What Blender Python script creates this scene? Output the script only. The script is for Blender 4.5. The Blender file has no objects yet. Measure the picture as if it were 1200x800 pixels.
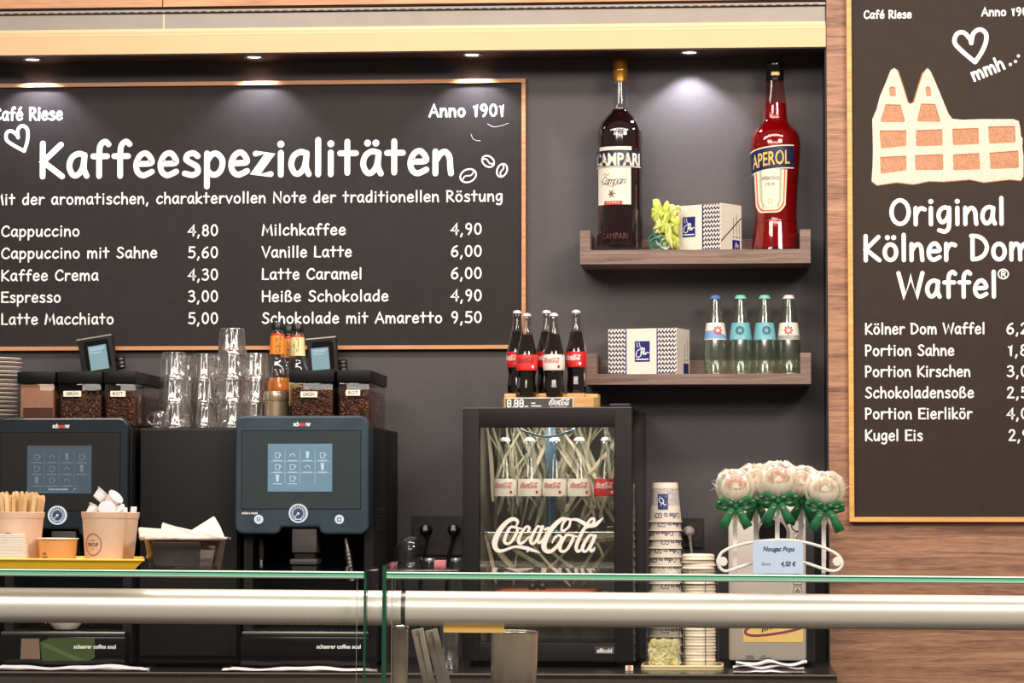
import bpy, bmesh, math, random
from mathutils import Vector, Matrix, Euler
from math import sin, cos, pi, radians as rad
random.seed(7)
SC = bpy.context.scene
COL = SC.collection
# ------------------------------------------------------------------ camera, world, exposure, large lamps
F_PX, CX0, CY0 = 3500.0, 600.0, 400.0
HZ_DX, HZ_DY = 250.0, 186.0            # where the depth direction vanishes, from the picture centre
EYE = Vector((0.0, -7.95, 1.40))
PITCH = math.atan(HZ_DY / F_PX)
YAW = math.atan(HZ_DX * math.cos(PITCH) / F_PX)
cam_d = bpy.data.cameras.new('camera')
cam_d.sensor_width = 36.0
cam_d.lens = F_PX / 1200.0 * 36.0
cam_d.clip_start = 0.05
cam = bpy.data.objects.new('camera', cam_d)
COL.objects.link(cam)
cam.location = EYE
cam.rotation_euler = (pi / 2 + PITCH, 0, YAW)
SC.camera = cam
SC.view_settings.view_transform = 'Standard'
SC.view_settings.look = 'None'
SC.view_settings.gamma = 1.0
SC.view_settings.exposure = 0.0
SC.view_settings.use_curve_mapping = False
try:
    SC.cycles.use_denoising = True
    SC.cycles.transparent_max_bounces = 40
    SC.cycles.max_bounces = 14
    SC.cycles.transmission_bounces = 14
    SC.cycles.sample_clamp_indirect = 6.0
    SC.cycles.caustics_reflective = False
    SC.cycles.caustics_refractive = False
except Exception:
    pass
world = bpy.data.worlds.new('hall_ambient')
SC.world = world
world.use_nodes = True
world.node_tree.nodes['Background'].inputs[0].default_value = (1.0, 0.90, 0.82, 1)
world.node_tree.nodes['Background'].inputs[1].default_value = 0.17

def area_lamp(name, loc, target, sx, sy, watts, color):
    d = bpy.data.lights.new(name, 'AREA')
    d.shape = 'RECTANGLE'; d.size = sx; d.size_y = sy; d.energy = watts; d.color = color
    o = bpy.data.objects.new(name, d); COL.objects.link(o)
    o.location = loc
    o.rotation_euler = (Vector(target) - Vector(loc)).to_track_quat('-Z', 'Y').to_euler()
    return o
area_lamp('ceiling_panel_lamp', (1.6, -3.7, 3.35), (0.1, -0.2, 1.3), 1.2, 0.6, 84, (1.0, 0.87, 0.74))
area_lamp('ceiling_panel_lamp', (-1.9, -4.2, 3.4), (-1.0, -0.2, 1.2), 1.6, 0.6, 52, (1.0, 0.90, 0.80))
area_lamp('counter_row_lamp', (-0.4, -1.5, 3.2), (-0.4, -1.30, 1.0), 3.2, 0.35, 64, (1.0, 0.90, 0.78))
area_lamp('added_highlight_fill', (-0.6, -8.3, 3.9), (-0.4, -0.2, 1.5), 5.0, 0.8, 120, (1.0, 0.94, 0.88))  # added fill behind the camera, for highlights on upright glass

# ------------------------------------------------------------------ picture column/row to a point of a real plane
_q = cam.rotation_euler.to_matrix()
RT, UP, FW = _q @ Vector((1, 0, 0)), _q @ Vector((0, 1, 0)), _q @ Vector((0, 0, -1))
def ray(px, py):
    return FW + RT * ((px - CX0) / F_PX) + UP * ((CY0 - py) / F_PX)
def P(px, py, Y):
    d = ray(px, py)
    return EYE + d * ((Y - EYE.y) / d.y)
def PZ(px, py, z):
    d = ray(px, py)
    return EYE + d * ((z - EYE.z) / d.z)
def mpp(Y):
    return (Y - EYE.y) / F_PX
def ZY(py, Y, px=600):
    return P(px, py, Y).z
def XP(px, Y, py=500):
    return P(px, py, Y).x

# ------------------------------------------------------------------ materials
MATS = {}
def _new(name):
    m = bpy.data.materials.new(name); m.use_nodes = True
    MATS[name] = m
    return m, m.node_tree, m.node_tree.nodes['Principled BSDF']
def mat(name, rgb, rough=0.5, metal=0.0, spec=0.5, noise=None, coat=0.0, emit=None, sheen=0.0, bump=None):
    """rgb linear; noise = (scale, amount) varies the colour; bump = (scale, strength)."""
    m, nt, b = _new(name)
    b.inputs['Base Color'].default_value = (*rgb, 1)
    b.inputs['Roughness'].default_value = rough
    b.inputs['Metallic'].default_value = metal
    b.inputs['Specular IOR Level'].default_value = spec
    b.inputs['Coat Weight'].default_value = coat
    if emit:
        b.inputs['Emission Color'].default_value = (*emit[:3], 1)
        b.inputs['Emission Strength'].default_value = emit[3]
    tc = nt.nodes.new('ShaderNodeTexCoord')
    if noise:
        n = nt.nodes.new('ShaderNodeTexNoise'); n.inputs['Scale'].default_value = noise[0]; n.inputs['Detail'].default_value = 5
        nt.links.new(tc.outputs['Object'], n.inputs['Vector'])
        r = nt.nodes.new('ShaderNodeValToRGB')
        a = noise[1]
        r.color_ramp.elements[0].position = 0.3; r.color_ramp.elements[1].position = 0.7
        r.color_ramp.elements[0].color = (*[c * (1 - a) for c in rgb], 1)
        r.color_ramp.elements[1].color = (*[min(1, c * (1 + a)) for c in rgb], 1)
        nt.links.new(n.outputs['Fac'], r.inputs['Fac']); nt.links.new(r.outputs['Color'], b.inputs['Base Color'])
    if bump:
        n2 = nt.nodes.new('ShaderNodeTexNoise'); n2.inputs['Scale'].default_value = bump[0]
        nt.links.new(tc.outputs['Object'], n2.inputs['Vector'])
        bp = nt.nodes.new('ShaderNodeBump'); bp.inputs['Strength'].default_value = bump[1]; bp.inputs['Distance'].default_value = 0.002
        nt.links.new(n2.outputs['Fac'], bp.inputs['Height']); nt.links.new(bp.outputs['Normal'], b.inputs['Normal'])
    return m
def wood(name, dark, mid, light, scale=(2.2, 30, 46), rough=0.55, fine=1.0):
    """grain runs along X"""
    m, nt, b = _new(name)
    tc = nt.nodes.new('ShaderNodeTexCoord')
    mp = nt.nodes.new('ShaderNodeMapping'); mp.inputs['Scale'].default_value = scale
    nt.links.new(tc.outputs['Object'], mp.inputs['Vector'])
    n = nt.nodes.new('ShaderNodeTexNoise'); n.inputs['Scale'].default_value = 1.0; n.inputs['Detail'].default_value = 7
    n.inputs['Roughness'].default_value = 0.62; n.inputs['Distortion'].default_value = 0.9
    nt.links.new(mp.outputs['Vector'], n.inputs['Vector'])
    mp2 = nt.nodes.new('ShaderNodeMapping'); mp2.inputs['Scale'].default_value = (scale[0] * 9, scale[1] * 7, scale[2] * 7)
    nt.links.new(tc.outputs['Object'], mp2.inputs['Vector'])
    n2 = nt.nodes.new('ShaderNodeTexNoise'); n2.inputs['Scale'].default_value = 1.0; n2.inputs['Detail'].default_value = 3
    nt.links.new(mp2.outputs['Vector'], n2.inputs['Vector'])
    mx = nt.nodes.new('ShaderNodeMath'); mx.operation = 'MULTIPLY_ADD'
    nt.links.new(n2.outputs['Fac'], mx.inputs[0]); mx.inputs[1].default_value = 0.35 * fine
    ad = nt.nodes.new('ShaderNodeMath'); ad.operation = 'SUBTRACT'; ad.inputs[1].default_value = 0.175 * fine
    nt.links.new(n.outputs['Fac'], ad.inputs[0]); nt.links.new(ad.outputs[0], mx.inputs[2])
    r = nt.nodes.new('ShaderNodeValToRGB')
    e = r.color_ramp.elements
    e[0].position = 0.28; e[0].color = (*dark, 1)
    e[1].position = 0.72; e[1].color = (*light, 1)
    k = e.new(0.5); k.color = (*mid, 1)
    nt.links.new(mx.outputs[0], r.inputs['Fac']); nt.links.new(r.outputs['Color'], b.inputs['Base Color'])
    b.inputs['Roughness'].default_value = rough
    bp = nt.nodes.new('ShaderNodeBump'); bp.inputs['Strength'].default_value = 0.15; bp.inputs['Distance'].default_value = 0.001
    nt.links.new(mx.outputs[0], bp.inputs['Height']); nt.links.new(bp.outputs['Normal'], b.inputs['Normal'])
    return m
def clear(name, tint=(1, 1, 1), base=0.03, edge=0.55, rough=0.02, power=3.0, spec=(1, 1, 1)):
    """thin clear glass: see-through with a mirror sheen that grows towards the rim"""
    m = bpy.data.materials.new(name); m.use_nodes = True; MATS[name] = m
    nt = m.node_tree; nt.nodes.clear()
    out = nt.nodes.new('ShaderNodeOutputMaterial')
    tr = nt.nodes.new('ShaderNodeBsdfTransparent'); tr.inputs[0].default_value = (*tint, 1)
    gl = nt.nodes.new('ShaderNodeBsdfGlossy'); gl.inputs['Roughness'].default_value = rough; gl.inputs[0].default_value = (*spec, 1)
    lw = nt.nodes.new('ShaderNodeLayerWeight'); lw.inputs['Blend'].default_value = 0.5
    pw = nt.nodes.new('ShaderNodeMath'); pw.operation = 'POWER'; pw.inputs[1].default_value = power
    nt.links.new(lw.outputs['Facing'], pw.inputs[0])
    ma = nt.nodes.new('ShaderNodeMath'); ma.operation = 'MULTIPLY_ADD'; ma.inputs[1].default_value = edge; ma.inputs[2].default_value = base
    nt.links.new(pw.outputs[0], ma.inputs[0])
    mx = nt.nodes.new('ShaderNodeMixShader')
    nt.links.new(ma.outputs[0], mx.inputs[0]); nt.links.new(tr.outputs[0], mx.inputs[1]); nt.links.new(gl.outputs[0], mx.inputs[2])
    nt.links.new(mx.outputs[0], out.inputs[0])
    return m
def glass(name, rgb=(1, 1, 1), rough=0.0, ior=1.45):
    m, nt, b = _new(name)
    b.inputs['Base Color'].default_value = (*rgb, 1); b.inputs['Roughness'].default_value = rough
    b.inputs['Transmission Weight'].default_value = 1.0; b.inputs['IOR'].default_value = ior
    return m
def glow(name, rgb, s):
    return mat(name, (0.02, 0.02, 0.02), 0.15, emit=(*rgb, s))
def srgb(r, g, b):
    f = lambda c: ((c / 255 + 0.055) / 1.055) ** 2.4 if c / 255 > 0.04045 else c / 255 / 12.92
    return (f(r), f(g), f(b))

# ------------------------------------------------------------------ mesh builder
class MB:
    def __init__(s): s.v = []; s.f = []; s.m = []
    def add(s, vs, fs, mi=0, M=None):
        n = len(s.v)
        s.v += [tuple(M @ Vector(p)) if M else tuple(p) for p in vs]
        s.f += [tuple(n + i for i in f) for f in fs]
        s.m += [mi] * len(fs)
        return s
    def box(s, lo, hi, mi=0, M=None, bev=0.0):
        x0, y0, z0 = lo; x1, y1, z1 = hi
        if bev <= 0:
            vs = [(x0, y0, z0), (x1, y0, z0), (x1, y1, z0), (x0, y1, z0), (x0, y0, z1), (x1, y0, z1), (x1, y1, z1), (x0, y1, z1)]
            return s.add(vs, [(0, 3, 2, 1), (4, 5, 6, 7), (0, 1, 5, 4), (1, 2, 6, 5), (2, 3, 7, 6), (3, 0, 4, 7)], mi, M)
        bm = bmesh.new(); bmesh.ops.create_cube(bm, size=1)
        for v in bm.verts:
            v.co = Vector(((x0 + x1) / 2 + v.co.x * (x1 - x0), (y0 + y1) / 2 + v.co.y * (y1 - y0), (z0 + z1) / 2 + v.co.z * (z1 - z0)))
        bmesh.ops.bevel(bm, geom=bm.edges[:], offset=bev, segments=2, profile=0.6, affect='EDGES')
        bm.verts.index_update()
        s.add([v.co for v in bm.verts], [[v.index for v in f.verts] for f in bm.faces], mi, M); bm.free()
        return s
    def lathe(s, prof, n=32, mi=0, M=None, closed=False, cap0=True, cap1=True, flute=None):
        """prof: list of (r, z) from bottom to top. flute = (count, depth, z0, z1)"""
        vs = []; fs = []
        for (r, z) in prof:
            for k in range(n):
                a = 2 * pi * k / n; rr = r
                if flute and flute[2] <= z <= flute[3]:
                    rr = r * (1 - flute[1] * (0.5 + 0.5 * cos(a * flute[0])))
                vs.append((rr * cos(a), rr * sin(a), z))
        L = len(prof)
        for i in range(L - 1 + (1 if closed else 0)):
            j = (i + 1) % L
            for k in range(n):
                q = (k + 1) % n
                fs.append((i * n + k, i * n + q, j * n + q, j * n + k))
        if not closed:
            if cap0 and prof[0][0] > 1e-6: fs.append(tuple(range(n - 1, -1, -1)))
            if cap1 and prof[-1][0] > 1e-6: fs.append(tuple((L - 1) * n + k for k in range(n)))
        return s.add(vs, fs, mi, M)
    def cyl(s, c, r, h, n=24, mi=0, axis='z', M=None, bev=0.0):
        p = [(r, 0), (r, h)] if bev <= 0 else [(r - bev, 0), (r, bev), (r, h - bev), (r - bev, h)]
        T = Matrix.Translation(Vector(c))
        if axis == 'y': T = T @ Matrix.Rotation(-pi / 2, 4, 'X')
        if axis == 'x': T = T @ Matrix.Rotation(pi / 2, 4, 'Y')
        return s.lathe(p, n, mi, (M @ T) if M else T)
    def tube(s, pts, r, n=10, mi=0, M=None, closed=False, flat=None):
        """tube along pts, r a number or list; flat=(w,h) sweeps an ellipse"""
        pts = [Vector(p) for p in pts]; N = len(pts); vs = []; fs = []
        rs = r if isinstance(r, (list, tuple)) else [r] * N
        prev = None
        for i in range(N):
            if closed: t = (pts[(i + 1) % N] - pts[i - 1]).normalized()
            else: t = (pts[min(i + 1, N - 1)] - pts[max(i - 1, 0)]).normalized()
            if prev is None:
                a = Vector((0, 0, 1)) if abs(t.z) < 0.9 else Vector((0, 1, 0))
                u = t.cross(a).normalized()
            else:
                u = (prev - t * prev.dot(t)).normalized()
            prev = u; w = t.cross(u)
            for k in range(n):
                a = 2 * pi * k / n
                fx, fy = (flat if flat else (1, 1))
                vs.append(pts[i] + u * (cos(a) * rs[i] * fx) + w * (sin(a) * rs[i] * fy))
        for i in range(N - 1 + (1 if closed else 0)):
            j = (i + 1) % N
            for k in range(n):
                q = (k + 1) % n
                fs.append((i * n + k, i * n + q, j * n + q, j * n + k))
        if not closed:
            fs.append(tuple(range(n - 1, -1, -1))); fs.append(tuple((N - 1) * n + k for k in range(n)))
        return s.add(vs, fs, mi, M)
    def prism(s, outline, y0, y1, mi=0, M=None, side=None):
        """outline of (x, z), front at y0 (nearer, smaller y), back at y1"""
        n = len(outline)
        vs = [(x, y0, z) for x, z in outline] + [(x, y1, z) for x, z in outline]
        A = sum(outline[i][0] * outline[(i + 1) % n][1] - outline[(i + 1) % n][0] * outline[i][1] for i in range(n))
        f = list(range(n)); b = list(range(2 * n - 1, n - 1, -1))
        sides = [(i, n + i, n + (i + 1) % n, (i + 1) % n) for i in range(n)]
        if A < 0:
            f.reverse(); b.reverse(); sides = [t[::-1] for t in sides]
        s.add(vs, [tuple(f), tuple(b)], mi, M)
        k = len(s.v) - 2 * n
        s.f += [tuple(k + i for i in t) for t in sides]; s.m += [mi if side is None else side] * n
        return s
    def ellipsoid(s, c, r, n=20, mi=0, M=None):
        T = Matrix.Translation(Vector(c)) @ Matrix.Diagonal((*r, 1))
        pr = [(max(1e-4, cos(a)), sin(a)) for a in [(-pi / 2 + pi * k / (n // 2)) for k in range(n // 2 + 1)]]
        return s.lathe(pr, n, mi, (M @ T) if M else T)
    def rrect(s, cx, cz, w, h, r, y0, y1, mi=0, M=None, side=None, seg=5):
        return s.prism(rrect_pts(cx, cz, w, h, r, seg), y0, y1, mi, M, side)
    def wrap(s, rad_fn, off=0.0, ang0=0.0):
        """bend a flat sheet (x across, z up, facing -Y) round a vertical axis"""
        out = []
        for (x, y, z) in s.v:
            R = rad_fn(z); a = x / max(R, 1e-4) + ang0; rr = R + off - y
            out.append((rr * sin(a), -rr * cos(a), z))
        s.v = out
        return s
    def xf(s, M):
        s.v = [tuple(M @ Vector(p)) for p in s.v]; return s
def rrect_pts(cx, cz, w, h, r, seg=5):
    o = []
    for (sx, sz, a0) in ((1, 1, 0), (-1, 1, 90), (-1, -1, 180), (1, -1, 270)):
        for k in range(seg + 1):
            a = rad(a0 + 90 * k / seg)
            o.append((cx + sx * (w / 2 - r) + r * cos(a), cz + sz * (h / 2 - r) + r * sin(a)))
    return o
def obj(name, mb, mats, parent=None, smooth=None, loc=None):
    me = bpy.data.meshes.new(name)
    me.from_pydata([tuple(v) for v in mb.v], [], mb.f)
    for m in (mats if isinstance(mats, (list, tuple)) else [mats]): me.materials.append(m)
    for p, mi in zip(me.polygons, mb.m): p.material_index = mi
    me.update()
    if smooth:
        bm = bmesh.new(); bm.from_mesh(me)
        for f in bm.faces: f.smooth = True
        for e in bm.edges:
            if len(e.link_faces) == 2 and e.calc_face_angle(0) > rad(smooth): e.smooth = False
        bm.to_mesh(me); bm.free()
    o = bpy.data.objects.new(name, me); COL.objects.link(o)
    if parent: o.parent = parent
    if loc is not None: o.location = loc
    return o
def tag(o, label=None, cat=None, group=None, kind=None):
    if label: o['label'] = label
    if cat: o['category'] = cat
    if group: o['group'] = group
    if kind: o['kind'] = kind
    return o
def thing(name, label, cat, loc=(0, 0, 0), rz=0.0, group=None):
    o = bpy.data.objects.new(name, None); COL.objects.link(o)
    o.empty_display_size = 0.05
    o.location = loc; o.rotation_euler = (0, 0, rz)
    return tag(o, label, cat, group)
def struct(name, mb, mats, smooth=None):
    return tag(obj(name, mb, mats, None, smooth), kind='structure')
KIDS = {}
def children(o):
    return [c for c in COL.objects if c.parent is o]
def dup(root, loc, rz=None, label=None, kids=None):
    r = root.copy(); COL.objects.link(r); r.location = loc
    if rz is not None: r.rotation_euler = (0, 0, rz)
    if label: r['label'] = label
    for c in (kids if kids is not None else children(root)):
        d = c.copy(); COL.objects.link(d); d.parent = r
    return r
ORD = ['topmost', 'second', 'third', 'fourth', 'fifth', 'sixth', 'seventh', 'eighth', 'ninth', 'tenth', 'eleventh', 'twelfth', 'thirteenth',
       'fourteenth', 'fifteenth', 'sixteenth', 'seventeenth', 'eighteenth', 'nineteenth', 'twentieth']
def ordinal(n):
    """n from 1"""
    if n <= 20: return 'first' if n == 1 else ORD[n - 1]
    t = {20: 'twenty', 30: 'thirty', 40: 'forty'}[n // 10 * 10]
    return (t[:-1] + 'ieth') if n % 10 == 0 else t + '-' + ordinal(n % 10)

# ------------------------------------------------------------------ hand-lettered stroke alphabet (cap height 1, x-height .68)
G = {}
def g(ch, w, *st): G[ch] = (w, st)
L = lambda *p: ('L', [(p[i], p[i + 1]) for i in range(0, len(p), 2)])
S = lambda *p: ('S', [(p[i], p[i + 1]) for i in range(0, len(p), 2)])
def O(cx, cy, rx, ry, a0=90, a1=450, n=20):
    return ('L', [(cx + rx * cos(rad(a0 + (a1 - a0) * k / n)), cy + ry * sin(rad(a0 + (a1 - a0) * k / n))) for k in range(n + 1)])
def D(x, y): return ('D', [(x, y)])
g('A', .72, L(.02, 0, .37, 1, .70, 0), L(.14, .35, .58, .35))
g('B', .62, L(.06, 1, .06, 0), S(.06, .98, .36, .96, .48, .78, .38, .58, .08, .53), S(.08, .53, .42, .50, .56, .28, .42, .06, .06, .02))
g('C', .68, S(.64, .80, .54, .95, .36, .97, .16, .80, .06, .50, .12, .18, .32, .02, .50, .04, .66, .18))
g('D', .70, L(.07, .98, .07, .02), S(.02, .98, .30, .95, .54, .78, .64, .50, .54, .22, .32, .06, .07, .02))
g('E', .60, L(.58, .97, .07, .97, .07, .02, .60, .02), L(.07, .52, .50, .52))
g('F', .58, L(.58, .97, .07, .97, .07, 0), L(.07, .52, .48, .52))
g('G', .74, S(.66, .82, .52, .96, .34, .95, .14, .76, .06, .48, .14, .16, .34, .02, .54, .06, .68, .24), L(.44, .42, .72, .42, .68, .10))
g('H', .68, L(.06, 1, .06, 0), L(.62, 1, .62, 0), L(.06, .52, .62, .52))
g('I', .44, L(.22, .98, .22, .02), L(.04, .98, .40, .98), L(.04, .02, .40, .02))
g('K', .64, L(.07, 1, .07, 0), L(.58, .96, .08, .45, .62, 0))
g('L', .54, L(.07, 1, .07, .02, .52, .02))
g('M', .86, L(.04, 0, .18, .98, .43, .30, .68, .98, .82, 0))
g('N', .72, L(.07, 0, .07, .98, .64, .04, .64, 1))
g('O', .80, O(.40, .50, .34, .48))
g('P', .58, L(.07, 1, .07, 0), S(.04, .97, .34, .97, .52, .76, .40, .50, .08, .42))
g('R', .62, L(.07, 1, .07, 0), S(.04, .97, .34, .97, .50, .77, .40, .56, .10, .46), L(.18, .46, .60, 0))
g('S', .60, S(.54, .86, .40, .98, .20, .94, .12, .76, .26, .58, .46, .44, .54, .24, .42, .06, .22, .02, .05, .14))
g('T', .66, L(.02, .97, .64, .97), L(.33, .97, .33, 0))
g('U', .66, S(.06, 1, .06, .40, .14, .10, .33, .02, .52, .10, .60, .40, .60, 1))
g('V', .66, L(.02, 1, .34, 0, .66, 1))
g('W', .96, L(.02, 1, .26, .02, .50, .84, .72, .02, .96, 1))
g('Z', .62, L(.06, .97, .58, .97, .04, .02, .60, .02))
g('a', .56, S(.46, .64, .30, .68, .12, .56, .05, .30, .14, .06, .28, .04, .42, .24, .48, .60), S(.48, .64, .46, .24, .54, .01))
g('b', .56, L(.07, 1.04, .07, .02), S(.07, .40, .20, .62, .36, .64, .50, .44, .48, .18, .34, .02, .18, .02, .07, .14))
g('c', .52, S(.47, .58, .36, .68, .20, .62, .07, .40, .08, .16, .22, .02, .36, .04, .49, .14))
g('d', .58, S(.48, .58, .30, .66, .12, .52, .06, .26, .16, .04, .32, .05, .48, .34), L(.49, 1.04, .49, .02))
g('e', .55, S(.08, .36, .47, .38, .45, .56, .32, .68, .16, .60, .06, .36, .10, .12, .26, .01, .50, .12))
g('f', .46, S(.46, .96, .36, 1.04, .24, .94, .20, .70, .20, 0), L(.03, .60, .42, .60))
g('g', .56, S(.46, .62, .30, .68, .12, .56, .06, .32, .16, .10, .30, .12, .44, .32, .48, .62), S(.48, .66, .48, .10, .44, -.18, .30, -.30, .08, -.24))
g('h', .55, L(.07, 1.04, .07, 0), S(.07, .36, .22, .60, .36, .64, .46, .48, .48, .20, .49, 0))
g('i', .22, L(.11, .66, .11, 0), D(.11, .92))
g('j', .30, S(.18, .66, .18, 0, .14, -.22, .02, -.28), D(.18, .92))
g('k', .52, L(.07, 1.04, .07, 0), L(.46, .62, .08, .28, .50, 0))
g('l', .22, L(.11, 1.04, .11, 0))
g('m', .84, L(.07, .66, .07, 0), S(.07, .36, .18, .60, .30, .64, .40, .48, .42, 0), S(.42, .38, .54, .60, .66, .63, .75, .46, .77, 0))
g('n', .56, L(.07, .66, .07, 0), S(.07, .36, .22, .60, .36, .64, .46, .48, .48, .20, .50, 0))
g('o', .58, O(.29, .33, .23, .32))
g('p', .56, L(.07, .66, .07, -.34), S(.07, .42, .20, .62, .36, .64, .50, .44, .46, .16, .32, .02, .18, .04, .07, .16))
g('q', .56, S(.46, .60, .28, .67, .10, .50, .06, .24, .18, .04, .32, .06, .46, .30), L(.48, .66, .48, -.34))
g('r', .44, L(.08, .66, .08, 0), S(.08, .34, .18, .56, .30, .65, .44, .60))
g('s', .48, S(.42, .58, .30, .67, .14, .62, .10, .48, .24, .37, .40, .26, .42, .10, .28, .01, .06, .06))
g('t', .48, L(.22, .98, .22, .04), L(.02, .63, .46, .63))
g('u', .56, S(.07, .66, .07, .26, .14, .04, .28, .03, .42, .22, .47, .50), L(.48, .66, .49, 0))
g('v', .52, L(.03, .66, .26, 0, .50, .66))
g('w', .76, L(.03, .66, .20, .02, .38, .52, .54, .02, .74, .66))
g('x', .52, L(.04, .66, .48, 0), L(.48, .66, .04, 0))
g('y', .54, L(.05, .66, .27, .06), L(.50, .66, .16, -.32))
g('z', .52, L(.06, .64, .46, .64, .05, .02, .48, .02))
def derive(ch, base, *extra): G[ch] = (G[base][0], tuple(G[base][1]) + extra)
derive('ä', 'a', D(.17, .93), D(.40, .93)); derive('ö', 'o', D(.17, .93), D(.42, .93)); derive('ü', 'u', D(.16, .93), D(.40, .93))
derive('Ü', 'U', D(.20, 1.2), D(.46, 1.2))
derive('é', 'e', L(.24, .84, .40, 1.02))
g('ß', .60, S(.08, 0, .08, .74, .16, .96, .32, 1.0, .44, .86, .40, .68, .28, .56, .40, .44, .54, .26, .46, .06, .26, .02))
g('0', .62, O(.31, .50, .24, .47)); g('1', .42, L(.08, .80, .24, .98, .24, 0))
g('2', .60, S(.08, .78, .18, .95, .36, .97, .48, .80, .40, .54, .06, .03), L(.06, .03, .56, .03))
g('3', .60, S(.08, .88, .28, .98, .46, .88, .44, .66, .22, .54), S(.22, .54, .44, .50, .54, .28, .42, .06, .22, .01, .05, .10))
g('4', .62, L(.44, 0, .44, .98, .04, .34, .60, .34))
g('5', .60, L(.52, .97, .14, .97, .11, .56), S(.11, .56, .34, .62, .52, .46, .52, .20, .34, .02, .06, .08))
g('6', .60, S(.48, .96, .24, .80, .08, .46, .10, .14, .28, .01, .48, .12, .52, .36, .36, .54, .12, .42))
g('7', .56, L(.04, .97, .52, .97, .20, 0))
g('8', .60, O(.30, .74, .18, .22), O(.30, .27, .22, .26))
g('9', .60, S(.50, .64, .34, .48, .14, .56, .10, .78, .24, .97, .42, .92, .50, .64, .44, .28, .28, 0))
g(',', .26, L(.14, .06, .06, -.20)); g('.', .22, D(.10, .03)); g('!', .24, L(.12, 1, .12, .30), D(.12, .03))
g(' ', .36); g('-', .44, L(.06, .40, .38, .40)); g('|', .2, L(.1, 1.05, .1, -.1))
g('€', .68, S(.64, .86, .44, .98, .22, .82, .14, .50, .22, .16, .44, .02, .64, .14), L(.02, .60, .48, .60), L(.02, .40, .46, .40))
g('®', .80, O(.4, .5, .38, .46), L(.28, .25, .28, .75), S(.28, .74, .46, .74, .54, .62, .46, .50, .28, .49), L(.40, .49, .56, .25))
g('<3', 1.1, S(.55, 0, .20, .42, .04, .70, .14, .94, .34, .96, .50, .74, .52, .60), S(.52, .60, .62, .88, .82, .98, .98, .84, .96, .60, .80, .30, .55, 0))
def spline(pts, k=5):
    if len(pts) < 3: return list(pts)
    o = []; N = len(pts)
    for i in range(N - 1):
        p0, p1, p2, p3 = (Vector(pts[max(0, i - 1)]), Vector(pts[i]), Vector(pts[i + 1]), Vector(pts[min(N - 1, i + 2)]))
        for j in range(k):
            t = j / k
            o.append(0.5 * ((2 * p1) + (p2 - p0) * t + (2 * p0 - 5 * p1 + 4 * p2 - p3) * t * t + (3 * p1 - p0 - 3 * p2 + p3) * t ** 3))
    o.append(Vector(pts[-1]))
    return [tuple(v) for v in o]
def ribbon(mb, pts, w, y=0.0, mi=0, cap=True):
    """flat stroke in the x-z plane facing -Y; w = half width or list"""
    pts = [Vector((p[0], p[1])) for p in pts]; N = len(pts)
    ws = w if isinstance(w, list) else [w] * N
    vs = []; fs = []
    for i in range(N):
        t = (pts[min(N - 1, i + 1)] - pts[max(0, i - 1)])
        t = t.normalized() if t.length > 1e-9 else Vector((1, 0))
        nn = Vector((-t.y, t.x))
        k = 1.0
        if 0 < i < N - 1:
            a = (pts[i] - pts[i - 1]).normalized(); b = (pts[i + 1] - pts[i]).normalized()
            k = 1 / max(0.55, math.sqrt(max(0, (1 + a.dot(b)) / 2)))
        a_, b_ = pts[i] + nn * ws[i] * k, pts[i] - nn * ws[i] * k
        vs += [(a_.x, y, a_.y), (b_.x, y, b_.y)]
    for i in range(N - 1): fs.append((2 * i, 2 * i + 1, 2 * i + 3, 2 * i + 2))
    mb.add(vs, fs, mi)
    if cap:
        for i in (0, N - 1):
            mb.add([(pts[i].x + ws[i] * cos(2 * pi * k / 10), y - (0.0000013 if i else 0.0000027), pts[i].y + ws[i] * sin(2 * pi * k / 10)) for k in range(10)], [tuple(range(10))], mi)
def text_width(txt, gap=0.13):
    return sum(G[c][0] + gap for c in txt) - gap
def strokes(mb, txt, x0, x1, zb, cap, w, y=0.0, mi=0, slant=0.0, rot=0.0, gap=0.13, zslope=0.0):
    """letter txt from x0 to x1 on baseline zb with cap height cap and half stroke width w"""
    sx = (x1 - x0) / max(text_width(txt, gap), 1e-3); x = 0.0; k = 0
    c_, s_ = cos(rot), sin(rot)
    for ch in txt:
        wd, st = G[ch]
        for kind, pts in st:
            q = spline(pts) if kind == 'S' else pts
            out = []
            for (a, b) in q:
                X = (x + a) * sx + slant * b * cap; Z = b * cap
                out.append((x0 + X * c_ - Z * s_, zb + X * s_ + Z * c_ + zslope * X))
            k += 1
            if kind == 'D':
                (px_, pz_) = out[0]
                mb.add([(px_ + w * 1.2 * cos(2 * pi * j / 14), y - 0.000004 * k, pz_ + w * 1.2 * sin(2 * pi * j / 14)) for j in range(14)], [tuple(range(14))], mi)
                continue
            ribbon(mb, out, w, y - 0.000004 * k, mi)
        x += wd + gap
    return mb
_fc = {}
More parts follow.
